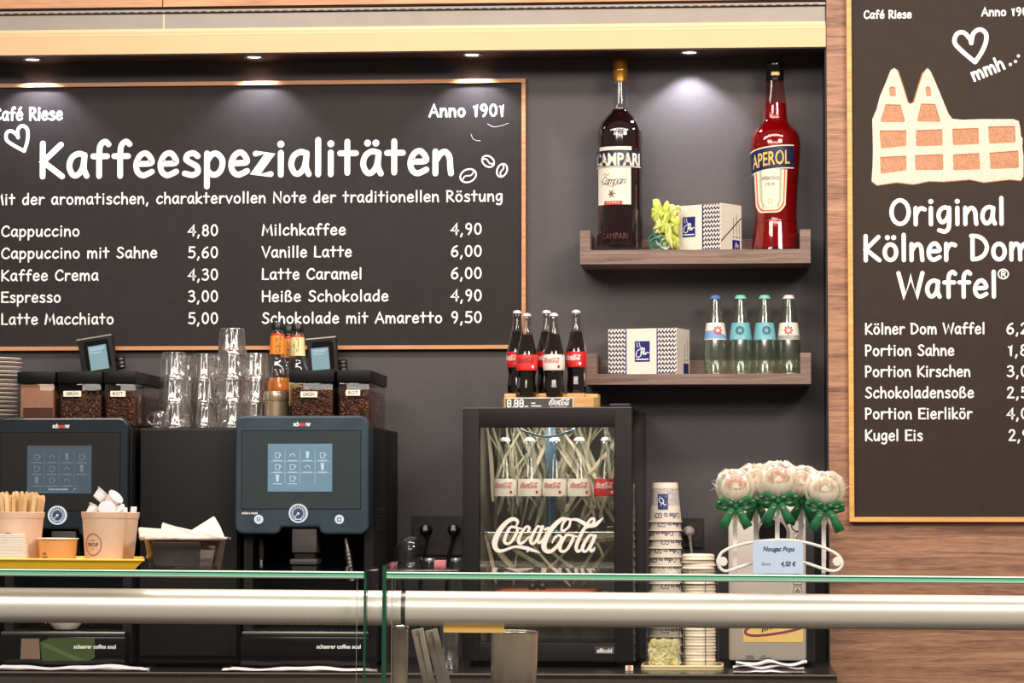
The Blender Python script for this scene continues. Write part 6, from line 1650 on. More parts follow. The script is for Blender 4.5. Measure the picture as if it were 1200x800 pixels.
for (x0_, x1_, y_) in ((874, 883, 768.5), (892, 898, 768.5), (874, 884, 771), (890, 904, 771)):
    ribbon(pl2, [(P(x0_, y_, Yd).x, P(x0_, y_, Yd).z), (P(x1_, y_, Yd).x, P(x1_, y_, Yd).z)], .45 * q, Yd - .0003, 0, cap=False)
wobj('type_plate', pl2, MATS['label_ink_black'], dsp)
for fx in (da + 0.02, db - 0.02):
    for fy in (Yd + 0.05, -0.09): wobj('foot', MB().cyl((fx, fy, ZC + 0.0002), 0.012, 0.0125, 14), MATS['black_matte'], dsp)

# ------------------------------------------------------------------ cloths on the worktop
mat('towel', srgb(232, 226, 232), 0.85, bump=(400, .5), noise=(30, .04))
def towel(px0, px1, Y, h, w, seed, label, folds=1):
    r_ = random.Random(seed); xa, xb = XP(px0, Y, 780), XP(px1, Y, 780); n = 60
    t = None; mb = MB()
    for f_ in range(folds):
        vs = []; fs = []; K = 14
        ph = r_.uniform(0, 6)
        for i in range(n + 1):
            u = i / n; x = xa + (xb - xa) * u + (0.006 * sin(ph + f_) if folds > 1 else 0)
            hh_ = h / folds * (0.80 + 0.22 * sin(u * 9 + ph) + 0.10 * sin(u * 23 + ph * 2)); ww = w * (0.9 + 0.12 * sin(u * 7 + ph * 3))
            if u < .04 or u > .96: hh_ *= .75
            z0_ = f_ * h / folds * .98 + (0.004 * (1 + sin(u * 12 + ph + f_ * 1.7)) if folds > 1 and f_ else 0)
            for k in range(K):
                a = 2 * pi * k / K
                vs.append((x, Y + ww / 2 * cos(a) * (1 + .08 * sin(5 * u * 6 + k)), z0_ + hh_ / 2 + hh_ / 2 * max(-1, min(1, 1.25 * sin(a)))))
        for i in range(n):
            for k in range(K): fs.append((i * K + k, i * K + (k + 1) % K, (i + 1) * K + (k + 1) % K, (i + 1) * K + k))
        fs.append(tuple(range(K - 1, -1, -1))); fs.append(tuple(n * K + k for k in range(K)))
        mb.add(vs, fs)
    for i, v in enumerate(mb.v): mb.v[i] = (v[0], v[1], v[2] + ZC + 0.0006)
    return tag(obj('towel', mb, MATS['towel'], None, 60), label, 'towel', 'white towels on the worktop')
towel(-6, 174, -0.69, 0.014, 0.05, 4, 'long white towel in front of the left coffee machine')
towel(262, 441, -0.69, 0.012, 0.05, 9, 'long white towel in front of the right coffee machine')
towel(861, 944, -0.66, 0.024, 0.07, 5, 'crumpled white cloth at the foot of the silver dispenser', 3)
# cup waiting on the left machine's drip tray
ccx = P(76.5, 740, -0.645 + 0.06); q = mpp(-0.585)
cpw = thing('coffee_cup', 'white porcelain cup on the left coffee machine drip tray', 'cup', (ccx.x, -0.582, ZY(745, YH, 71) + 0.0142))
obj('bowl', MB().lathe([(0.0001, 0), (13 * q, 0), (14 * q, 1 * q), (20 * q, 8 * q), (23.5 * q, 18 * q), (25 * q, 32 * q), (24.2 * q, 32.4 * q), (22.6 * q, 18 * q), (18.5 * q, 8.5 * q), (12.5 * q, 3 * q), (0.0001, 2.5 * q)], 44), MATS['porcelain'], cpw, 50)
obj('handle', MB().tube([(-21 * q - 8 * q * sin(pi * k / 12) * 1.0, -0.012, 26 * q - 18 * q * k / 12) for k in range(13)], 2.0 * q, 10), MATS['porcelain'], cpw, 60)
# ================================================================== glass display counter in front
DL, DR_ = 6.0, 5.98
ZG = EYE.z - (666.3 - 586) / F_PX * DL
LP_ = PZ(0, 666.3, ZG); RP_ = PZ(1200, 675.6, EYE.z - (675.6 - 586) / F_PX * DR_)
UU = (RP_ - LP_); TILT = math.atan2(-UU.z, math.hypot(UU.x, UU.y)); UU.z = 0; ULEN = UU.length; UU.normalize()
VV = Vector((-UU.y, UU.x, 0))
ANG = math.atan2(UU.y, UU.x)
# counter frame: x along the front edge, y to the back, z up from the floor; the counter stands a fraction of a degree out of level
CM = Matrix.Translation((LP_.x, LP_.y, ZG)) @ Matrix.Rotation(ANG, 4, 'Z') @ Matrix.Rotation(TILT, 4, 'Y') @ Matrix.Translation((0, 0, -ZG))
CI = CM.inverted()
def CP(px, py, v):
    """point of the upright plane v behind the glass edge, in counter coordinates"""
    d = ray(px, py); t_ = ((LP_ + VV * v - EYE).dot(VV)) / d.dot(VV)
    return CI @ (EYE + d * t_)
def CW(x, v, z): return CM @ Vector((x, v, z))
def cq(px, v):
    """metres per picture pixel there"""
    return (CM @ CP(px, 660, v) - EYE).dot(Vector((0, 1, 0))) / F_PX
def cobj(name, mb, mats, parent, smooth=None):
    """mesh given in counter coordinates under a thing whose base sits in the room"""
    o = obj(name, mb, mats, parent, smooth)
    T = parent.matrix_basis.inverted() @ CM
    o.data.transform(T)
    return o
def cthing(name, label, cat, x, v, z, group=None, rz=0.0):
    t = thing(name, label, cat, CW(x, v, z), ANG + rz, group)
    t.matrix_basis = Matrix.Translation(CW(x, v, z)) @ Matrix.Rotation(ANG + rz, 4, 'Z') @ Matrix.Rotation(TILT, 4, 'Y')
    return t
glass_thick = 0.0145
DV = 0.46                                     # depth of the glass top
X0 = CP(-330, 670, 0).x; XA = CP(418, 670, 0).x; XA2 = CP(429, 670, 0).x; XB2 = CP(448.5, 670, 0).x; XB = CP(459, 670, 0).x; X1 = CP(1640, 670, 0).x
ZD = 0.93
def showcase(xa, xb, side_x, side_w, label, name_edge, side_top, end):
    t = cthing('glass_display_case', label, 'display case', (xa + xb) / 2, DV / 2, 0, 'glass display cases of the counter')
    cobj('base_cabinet', MB().box((xa, 0.012, 0.0), (xb, DV + 0.2, ZD - 0.02), 0, None, 0.003).box((xa - 0.002, 0.0, ZD - 0.02), (xb + 0.002, DV + 0.21, ZD), 1), [MATS['wood_panel'], MATS['granite']], t)
    tp = MB().box((xa, 0.004, ZG - glass_thick), (xb, DV, ZG))
    cobj('top_pane', tp, MATS['pane'], t)
    ed = MB()  # light and dark strips paint the play of light into the glass edge
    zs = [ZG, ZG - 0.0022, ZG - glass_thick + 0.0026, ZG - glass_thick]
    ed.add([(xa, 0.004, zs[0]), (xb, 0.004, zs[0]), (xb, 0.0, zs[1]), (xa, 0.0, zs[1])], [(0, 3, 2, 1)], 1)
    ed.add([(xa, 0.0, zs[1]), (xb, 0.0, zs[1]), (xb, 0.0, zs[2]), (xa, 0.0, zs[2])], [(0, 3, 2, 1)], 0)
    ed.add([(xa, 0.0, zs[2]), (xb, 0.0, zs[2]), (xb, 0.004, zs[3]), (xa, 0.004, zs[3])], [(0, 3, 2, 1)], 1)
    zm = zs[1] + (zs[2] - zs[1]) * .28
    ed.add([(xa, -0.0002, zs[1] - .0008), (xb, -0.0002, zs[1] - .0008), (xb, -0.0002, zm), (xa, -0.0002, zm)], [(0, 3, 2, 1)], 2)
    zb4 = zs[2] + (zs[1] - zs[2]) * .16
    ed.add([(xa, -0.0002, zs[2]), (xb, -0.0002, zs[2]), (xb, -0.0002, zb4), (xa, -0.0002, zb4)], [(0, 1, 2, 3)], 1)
    cobj('polished_edge', ed, [MATS['glass_edge'], MATS['glass_edge_glint'], MATS['glass_edge_dark']], t)
    fx0, fx1 = (xa, XA) if end == 'right' else (XB, xb)
    fp = MB().box((fx0, 0.018, ZD + 0.0005), (fx1, 0.026, ZG - glass_thick - 0.0005))
    cobj('front_pane', fp, MATS['pane'], t)
    xe = fx1 if end == 'right' else fx0
    cobj('front_pane_edge', MB().box((xe - 0.0004, 0.0177, ZD + 0.0005), (xe + 0.0004, 0.0263, ZG - glass_thick - 0.0005)), mat('glass_edge_grey', srgb(150, 160, 150), 0.2) if 'glass_edge_grey' not in MATS else MATS['glass_edge_grey'], t)
    sp = MB().box((side_x - side_w / 2, 0.004, ZD + 0.0005), (side_x + side_w / 2, DV, side_top))
    cobj('side_pane', sp, MATS['pane'], t)
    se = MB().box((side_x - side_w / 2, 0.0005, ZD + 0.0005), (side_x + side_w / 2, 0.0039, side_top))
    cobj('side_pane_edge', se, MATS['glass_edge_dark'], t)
    dk = MB().box((xa + 0.01, 0.03, ZD + 0.0006), (xb - 0.01, DV, ZD + 0.006))
    cobj('deck', dk, MATS['granite'], t)
    return t
sideL, sideR = CP(427.6, 700, 0).x, CP(450.2, 700, 0).x
qg = cq(440, 0)
showcase(X0, XA2 - 0.0045, sideL, 2.6 * qg, 'left clear glass display case with green polished edge below the yellow tray', None, CP(427, 670, 0).z, 'right')
showcase(XB2 + 0.0075, X1, sideR, 4.6 * qg, 'right clear glass display case with green polished edge below the sweets', None, CP(450, 662.5, 0).z, 'left')
# satin rail running through both cases
VR = 0.075
zrail = (CP(0, 707.75, VR).z + CP(1200, 719, VR).z) / 2
rr = 20.4 * cq(600, VR)
rail = cthing('counter_rail', 'long satin metal rail running across the front inside the glass counter', 'rail', (X0 + X1) / 2, VR, zrail)
def rail_piece(nm, xa, xb, r_, m_):
    mb = MB(); n = 40
    mb.tube([(xa, VR, zrail), (xb, VR, zrail)], r_, n)
    return cobj(nm, mb, m_, rail, 40)
xk = CP(473, 715, VR).x
for xa_, xb_ in ((X0 + .004, sideL - 1.3 * qg - .0003), (sideL + 1.3 * qg + .0003, sideR - 2.3 * qg - .0003), (sideR + 2.3 * qg + .0003, xk - 0.0045), (xk + 0.0045, X1 - .004)):
    rail_piece('tube', xa_, xb_, rr, MATS['rail_metal'])
rail_piece('collar', xk - 0.0045, xk + 0.0045, rr * 0.97, MATS['steel_dark'])
a_, b_ = CP(520, 733, VR), CP(591, 733, VR)
cobj('yellow_strip', MB().box((a_.x, VR - 0.012, zrail - rr - 0.0125), (b_.x, VR - 0.008, zrail - rr * .72), 0), mat('strip_yellow', srgb(238, 190, 96), 0.5), rail)
for px in (-250, 1560):
    xq = CP(px, 715, VR).x
    cobj('bracket', MB().cyl((xq, VR, ZD + (0.0068 if px != 440 else 0.0008)), 0.007, zrail - rr - ZD - (0.0048 if px != 440 else -0.0012), 16), MATS['steel'], rail, 40)

# ------------------------------------------------------------------ yellow tray and what stands on it
mat('tray_bright', srgb(246, 196, 40), 0.35)
V0, V1 = 0.03, 0.30
q = cq(80, V0)
tx0 = CP(-110, 660, V0).x; tx1 = CP(169.5, 654, V0).x; txb = CP(158, 664, V0).x; th_ = 11.0 * q
tr_ = cthing('yellow_tray', 'bright yellow tray on the left glass counter holding paper cups and napkins', 'tray', (tx0 + tx1) / 2, (V0 + V1) / 2, ZG + 0.0004)
mb = MB(); ins = tx1 - txb; z0 = ZG + 0.0004; t_ = 0.003
SK = (CP(168, 655, V1).x - CP(168, 655, V0).x) / (V1 - V0)
def ring(x0, x1, y0, y1, z): return [(x0, y0, z), (x1 + SK * (y0 - V0), y0, z), (x1 + SK * (y1 - V0), y1, z), (x0, y1, z)]
rs = [ring(tx0 + ins, txb, V0 + ins * .5, V1 - ins * .5, z0), ring(tx0 + .003, tx1 - .003, V0 + .003, V1 - .003, z0 + th_ - .002), ring(tx0, tx1, V0, V1, z0 + th_ - .002), ring(tx0, tx1, V0, V1, z0 + th_), ring(tx0 + .006, tx1 - .006, V0 + .006, V1 - .006, z0 + th_), ring(tx0 + ins + .002, txb - .002, V0 + ins * .5 + .002, V1 - ins * .5 - .002, z0 + t_)]
vs = [p for r_ in rs for p in r_]; fs = [(3, 2, 1, 0), (20, 21, 22, 23)]
for k in range(5):
    for i in range(4): fs.append((k * 4 + i, k * 4 + (i + 1) % 4, k * 4 + 4 + (i + 1) % 4, k * 4 + 4 + i))
mb.add(vs, fs)
cobj('body', mb, MATS['tray_bright'], tr_)
mb = MB(); zz_ = z0 + th_ + 0.0008
mb.tube([(x, y, zz_ - .0006) for x, y in ((tx0 + .003, V0 + .003), (tx1 - .003, V0 + .003), (tx1 - .003 + SK * (V1 - V0), V1 - .003), (tx0 + .003, V1 - .003))], 0.0016, 8, closed=True)
cobj('rim', mb, mat('tray_rim', srgb(250, 222, 110), 0.35), tr_, 60)
ZT = z0 + t_ + 0.0004
mat('kraft_cup', srgb(222, 190, 164), 0.6, noise=(40, .04)); mat('kraft_print', srgb(110, 84, 72), 0.6)
mat('tan_cup', srgb(230, 168, 100), 0.6)
def kraft_cup(px, v, pyt, pyb, rt, rb_, label, logo, group):
    c_ = CP(px, 650, v); q = cq(px, v); h = CP(px, pyt, v).z - ZT
    t = cthing('kraft_paper_cup', label, 'cup', c_.x, v, ZT, group)
    r0, r1 = rb_ * q, rt * q
    f = lambda z: r0 + (r1 * .97 - r0) * max(0, min(1, z / h))
    hb = h - 7.5 * q
    obj('shell', MB().lathe([(0.0001, 0.002), (r0 - .0016, 0.002), (r0 - .0014, 0), (r0, 0), (f(hb), hb), (f(hb) + .7 * q, hb + .0006), (r1, h - .001), (r1 - .0008, h), (r1 - .0016, h - .0006), (f(hb) - .0012, hb), (r0 - .0012, 0.004), (0.0001, 0.0035)], 48), MATS['kraft_cup'], t, 35)
    if logo is not None:
        lm = MB(); cx_ = logo[0] * q; cz_ = logo[1] * q
        ribbon(lm, [(cx_ + 10.6 * q * cos(2 * pi * k / 32), cz_ + 12.6 * q * sin(2 * pi * k / 32)) for k in range(33)], .45 * q, -0.0003, 0)
        strokes(lm, 'RECUP', cx_ - 7 * q, cx_ + 7 * q, cz_ - 1.6 * q, 3.4 * q, .36 * q, -0.0003, 0)
        ribbon(lm, [(cx_ - 2.2 * q, cz_ + 4.8 * q), (cx_ + 2.2 * q, cz_ + 4.8 * q)], .35 * q, -0.0003, 0); ribbon(lm, [(cx_ - 1.2 * q, cz_ - 5 * q), (cx_ + 1.2 * q, cz_ - 5 * q)], .35 * q, -0.0003, 0)
        lm.wrap(f, 0.0003)
        obj('logo', lm, MATS['kraft_print'], t)
    return t, c_, q, h, f
def axis_tilt(t_from_z): return Vector((0, 0, 1)).rotation_difference(Vector(t_from_z).normalized()).to_matrix().to_4x4()
cupA = kraft_cup(22, 0.135, 599.5, 653, 30, 24, 'kraft paper cup full of wooden stirrers at the tray left end', (-9, 26), 'kraft cups on the yellow tray')
cupB = kraft_cup(121.5, 0.110, 599.5, 653.5, 27.3, 21.3, 'kraft paper cup filled with small creamer pots, on the yellow tray', (-10, 26), 'kraft cups on the yellow tray')
cupC = kraft_cup(135.8, 0.222, 600, 651.5, 27.5, 20.5, 'kraft paper cup with white packets behind the creamer cup', None, 'kraft cups on the yellow tray')
# stirrers
t0, c_, q, h, f = cupA
rnd = random.Random(21)
mat('birch', srgb(240, 206, 156), 0.6, noise=(60, .08)); mat('birch2', srgb(226, 184, 130), 0.6, noise=(60, .08))
NS = 60
for k in range(NS):
    ang = rnd.uniform(0, 2 * pi); rb2 = f(0.006) * .78
    u_ = (k + .5) / NS * 2 - 1
    xb = u_ * rb2 * .85; yb = rnd.uniform(-1, 1) * math.sqrt(max(0, (rb2 * .9) ** 2 - xb * xb))
    rt2 = f(h) * .90; xt = u_ * rt2 * .97; yt = yb / rb2 * rt2 * .8
    zt_ = h + rnd.uniform(17, 27) * q - abs(u_) * 3 * q
    lean = 1 + (zt_ - h) / h
    a = Vector((xb, yb, 0.0048)); d_ = (Vector((xt, yt, h)) - a); b2 = a + d_ * lean
    ln = (b2 - a).length
    sm = MB(); w_ = 2.3 * q
    o_ = [(-w_, 0.0), (w_, 0.0), (w_, ln - w_), (w_ * .7, ln - w_ * .3), (0, ln), (-w_ * .7, ln - w_ * .3), (-w_, ln - w_)]
    sm.prism(o_, -0.0007, 0.0007)
    o = obj('wooden_stirrer', sm, MATS['birch' if k % 2 else 'birch2'])
    M4 = t0.matrix_basis @ Matrix.Translation(a) @ axis_tilt(d_) @ Matrix.Rotation(rnd.uniform(-.7, .7), 4, 'Z')
    o.matrix_basis = M4
    tag(o, 'flat wooden stirrer standing in the paper cup at the tray left end', 'stirrer', 'wooden stirrers in the paper cup')
# creamer pots
mat('creamer', srgb(244, 236, 234), 0.4); mat('creamer_foil', srgb(214, 206, 214), 0.3)
t1, c_, q, h, f = cupB
def creamer(dx, dy, dz, direction, label, s_=1.0):
    r_ = 10.2 * q * s_
    o = thing('creamer_pot', label, 'creamer pot', (0, 0, 0), 0, 'creamer pots in the kraft cup')
    obj('cup', MB().lathe([(r_ * .62, 0), (r_ * .70, r_ * .06), (r_ * .84, r_ * 1.05), (r_ * .82, r_ * 1.12), (r_ * 1.0, r_ * 1.14), (r_ * 1.0, r_ * 1.22)], 32), MATS['creamer'], o, 35)
    fm_ = MB().lathe([(0.0001, r_ * 1.24), (r_ * .8, r_ * 1.24), (r_ * .98, r_ * 1.225)], 32)
    obj('foil_lid', fm_, MATS['creamer_foil'], o, 35)
    o.matrix_basis = t1.matrix_basis @ Matrix.Translation((dx * q, dy * q, h + dz * q)) @ axis_tilt(direction)
creamer(-16, -3, -5, (0.5, 0.25, 0.75), 'creamer pot lying at the left of the heap in the kraft cup')
creamer(3, -9, -2, (0.25, -0.8, 0.5), 'creamer pot with its foil lid facing forward in the heap')
creamer(19, -1, -6, (-0.3, -0.5, 0.8), 'creamer pot at the right of the heap in the kraft cup')
creamer(-9, 4, 14, (0.62, 0.12, 0.7), 'topmost creamer pot of the heap, tipped to the left')
creamer(6, 3, 10, (0.6, -0.35, 0.62), 'creamer pot right below the topmost one, tipped forward')
creamer(2, 15, -3, (0.1, 0.4, 0.9), 'creamer pot at the back of the heap, mostly hidden')
t2, c2, q2, h2, f2 = cupC
for k, (dx, rz, tl) in enumerate(((15, .3, .25), (21, -.5, .12))):
    o = obj('sugar_packet', MB().box((-4.2 * q2, -0.0018, 0), (4.2 * q2, 0.0018, 40 * q2), 0, None, 0.0015), MATS['creamer'], None, 40)
    o.matrix_basis = t2.matrix_basis @ Matrix.Translation((dx * q2 - 4 * q2, (-6 + 10 * k) * q2, h2 - 33 * q2)) @ Matrix.Rotation(rz, 4, 'Z') @ Matrix.Rotation(-tl, 4, 'X')
    tag(o, 'white sugar packet, %s, in the kraft cup behind the creamers' % ('nearer one' if k == 0 else 'farther one'), 'sugar packet', 'sugar packets')
# small tan tub
v = 0.10; c_ = CP(67.6, 650, v); q = cq(67, v); hb = CP(67, 630.5, v).z - ZT
tb = cthing('small_paper_tub', 'small tan paper tub with white rim between the kraft cups', 'tub', c_.x, v, ZT)
f = lambda z: 20.5 * q + 2.6 * q * z / hb
obj('shell', MB().lathe([(0.0001, 0.002), (19.5 * q, 0.002), (20.5 * q, 0), (f(hb), hb - .0015), (f(hb) - .0012, hb - .001), (19.4 * q, 0.004), (0.0001, 0.004)], 44), MATS['tan_cup'], tb, 35)
obj('rim', MB().lathe([(24.0 * q + 0.0014 * cos(2 * pi * k / 10), hb - .0008 + 0.0016 * sin(2 * pi * k / 10)) for k in range(10)], 44, closed=True), MATS['cup_white'], tb, 60)
pm = MB()
for k, (tx_, zz_, w_) in enumerate((('', 13.5, 6), ('', 9.2, 9), ('', 3.4, 9))):
    for j in range(int(w_ // 2)): ribbon(pm, spline([((-16.5 + 2 * j) * q, zz_ * q), ((-15.9 + 2 * j) * q, (zz_ + 2.8) * q), ((-15.2 + 2 * j) * q, (zz_ + .4) * q)]), .3 * q, -0.0003 - .00001 * j, 0)
pm.wrap(f, 0.0003); obj('print', pm, MATS['kraft_print'], tb)
# napkin pile
v = 0.075; q = cq(15, v); N = 10; hn = (CP(10, 625.5, v).z - ZT) / N
rnd = random.Random(2)
mat('napkin', srgb(246, 236, 224), 0.8)
for k in range(N):
    xr = CP(33.5 - k * 0.55, 650, v).x; wn = 62 * q
    mb = MB()
    mb.box((xr - wn, 0, 0.0002), (xr, 0.055, hn * .46), 0, None, 0.0006).box((xr - wn, 0, hn * .5), (xr - 0.0008, 0.0545, hn * .96), 0, None, 0.0006).box((xr - wn, 0.050, 0.0002), (xr, 0.0555, hn * .96), 0, None, 0.0006)
    for i, p in enumerate(mb.v): mb.v[i] = (p[0] - xr + wn / 2, p[1] - .027, p[2])
    o = obj('paper_napkin', mb, MATS['napkin'], None, 40)
    o.matrix_basis = CM @ Matrix.Translation((xr - wn / 2, v + rnd.uniform(-.001, .001), ZT + k * hn)) @ Matrix.Rotation(rnd.uniform(-.02, .02) + (0.05 if k == N - 1 else 0), 4, 'Z')
    tag(o, 'topmost folded white napkin of the pile at the tray left end' if k == N - 1 else 'bottom folded white napkin of the pile at the tray left end' if k == 0 else 'folded white napkin, %s from the top of the tray pile' % ordinal(N - k), 'napkin', 'folded napkins in the pile')

# ------------------------------------------------------------------ glass dish with paper napkins
v = 0.11; q = cq(214, v); c_ = CP(214.5, 660, v + 0.03); DROT = math.atan2(850 - 260, F_PX)
ds = cthing('glass_dish', 'rectangular clear glass dish holding crumpled white paper beside the yellow tray', 'dish', c_.x, v + 0.05, ZG + 0.0004, None, DROT)
hd = CP(214, 630.5, v).z - ZG - 0.0004
def rr3(w, d, r, z): return [(x, y, z) for x, y in rrect_pts(0, 0, w, d, r)]
wb_, wt_ = 84 * q, 96 * q; db_, dt_ = 0.10, 0.118
rs = [rr3(wb_, db_, .012, 0), rr3(wt_, dt_, .014, hd - .002), rr3(107 * q, dt_ + .014, .016, hd - .002), rr3(107 * q, dt_ + .014, .016, hd), rr3(wt_ - .006, dt_ - .006, .012, hd), rr3(wb_ - .010, db_ - .010, .010, .006)]
n_ = len(rs[0]); mb = MB(); vs = [p for r_ in rs for p in r_]; fs = [tuple(range(n_ - 1, -1, -1)), tuple(5 * n_ + i for i in range(n_))]
for k in range(5):
    for i in range(n_): fs.append((k * n_ + i, k * n_ + (i + 1) % n_, (k + 1) * n_ + (i + 1) % n_, (k + 1) * n_ + i))
mb.add(vs, fs)
clear('dish_glass', (0.84, 0.76, 0.70), base=0.02, edge=0.75, power=1.8)
obj('body', mb, MATS['dish_glass'], ds, 50)
obj('rim', MB().tube([(p[0], p[1], hd + .0006) for p in rrect_pts(0, 0, 107 * q - .003, dt_ + .011, .016)], 0.0022, 8, closed=True), MATS['tumbler_glass'], ds, 60)
bk = cthing('dark_block', 'dark blue-black block lying inside the glass dish under the paper', 'block', c_.x - 10 * q, v + 0.045, ZG + 0.0070, None, DROT)
obj('body', MB().box((-28 * q, -0.036, 0), (28 * q, 0.03, 27 * q), 0, None, 0.002), mat('ink_block', srgb(34, 36, 46), 0.5), bk, 40)
obj('lid_seam', MB().box((-28.1 * q, -0.0363, 21 * q), (28.1 * q, 0.0303, 21.6 * q)), MATS['black_matte'], bk)
def paper(name_lb, pts, v_, y0, y1, fold):
    mb = MB(); base = CP(214, 630.5, v).z
    P2 = [((lambda p: (p.x, p.z))(CP(x, y, v_))) for x, y in pts]
    mb.prism(P2, 0, 0.0012)
    mb.prism([(x + .002, z - .0015) for x, z in P2], 0.0016, 0.0028)
    mb.prism([(x - .002, z - .003) for x, z in P2], 0.0032, 0.0044)
    cx_ = sum(p[0] for p in P2) / len(P2); zmin = min(p[1] for p in P2)
    for i, p in enumerate(mb.v): mb.v[i] = (p[0] - cx_, p[1] + fold * (p[2] - zmin) + 0.004 * sin((p[0] - cx_) * 60), p[2] - zmin)
    o = obj('paper_napkin', mb, MATS['napkin'])
    o.matrix_basis = CM @ Matrix.Translation((cx_, v_, zmin))
    tag(o, name_lb, 'napkin', 'paper napkins in the glass dish')
paper('white paper napkin lying flat at the left of the glass dish', [(162.5, 617.5), (190, 619.5), (206, 624), (208, 630.5), (165, 631)], v + 0.035, 0, 0, 0.3)
paper('white paper napkin with its point up in the middle of the dish', [(189.5, 612), (207, 617), (224, 621), (246, 629), (244, 631), (188, 631)], v + 0.055, 0, 0, 0.5)
paper('white paper napkin standing as a tall triangle in the dish', [(224, 621), (249, 604.8), (256, 616), (262.5, 630), (258, 631), (206, 631), (209, 629)], v + 0.078, 0, 0, 0.4)

# ------------------------------------------------------------------ sweets on sticks with their price card
v = 0.10; q = cq(914, v); c_ = CP(914, 670, v); zg = ZG + 0.0004
hs = cthing('pop_stand', 'white plastic loop stand holding the wrapped sweets on sticks', 'stand', c_.x, v, zg)
loop = [(842.5, 655), (847, 648.5), (860, 642.5), (880, 637.5), (900, 635.4), (914, 634.8), (930, 635.6), (948, 638.5), (966, 644), (980, 651), (986, 658), (986.5, 665), (981, 670.3), (973, 670.8), (960, 667), (944, 661.5), (928, 658.6), (914, 657.8), (900, 658.6), (884, 661), (868, 666), (856, 670.2), (848, 670.8), (843, 666), (841, 660)]
zoff = CP(973, 674.4, v).z - zg
lp3 = [(lambda p: Vector((p.x, v, p.z - zoff)))(CP(x, y, v)) for x, y in loop]
mb = MB(); sp2 = spline([(p.x, p.z) for p in lp3] + [(lp3[0].x, lp3[0].z)], 3)[:-1]
mb.tube([(a, v, b2) for a, b2 in sp2], 1.9 * q, 10, closed=True)
cobj('loop', mb, MATS['white_plastic'], hs, 60)
for px in (847, 981):
    p = CP(px, 660, v); mb = MB(); mb.cyl((p.x, v - 0.004, p.z - zoff), 5.5 * q, 0.008, 20, 0, 'y', None, 0.0015); cobj('end_disc', mb, MATS['white_plastic'], hs, 40)
mat('choc_white', srgb(255, 246, 226), 0.45); mat('choc_pink', srgb(238, 150, 140), 0.4); mat('choc_green', srgb(206, 214, 170), 0.4)
mat('bow_green', srgb(24, 104, 60), 0.6); mat('bow_print', srgb(170, 206, 150), 0.4)
def film(name, rgb, base, edge, power):
    """crinkled clear film: partly see-through, partly milky, with a sheen"""
    m = clear(name, (0.99, 0.98, 0.96), base=base, edge=edge, power=power, rough=0.25)
    nt = m.node_tree
    gl = [n for n in nt.nodes if n.type in ('BSDF_GLOSSY', 'BSDF_ANISOTROPIC')][0]; mx = [n for n in nt.nodes if n.type == 'MIX_SHADER'][0]
    df = nt.nodes.new('ShaderNodeBsdfDiffuse'); df.inputs[0].default_value = (*rgb, 1)
    tl = nt.nodes.new('ShaderNodeBsdfTranslucent'); tl.inputs[0].default_value = (*rgb, 1)
    m1 = nt.nodes.new('ShaderNodeMixShader'); m1.inputs[0].default_value = 0.4
    nt.links.new(df.outputs[0], m1.inputs[1]); nt.links.new(tl.outputs[0], m1.inputs[2])
    m2 = nt.nodes.new('ShaderNodeMixShader'); m2.inputs[0].default_value = 0.30
    nt.links.new(m1.outputs[0], m2.inputs[1]); nt.links.new(gl.outputs[0], m2.inputs[2])
    nt.links.new(m2.outputs[0], mx.inputs[2])
film('cellophane', (0.98, 0.93, 0.84), 0.20, 0.6, 1.2)
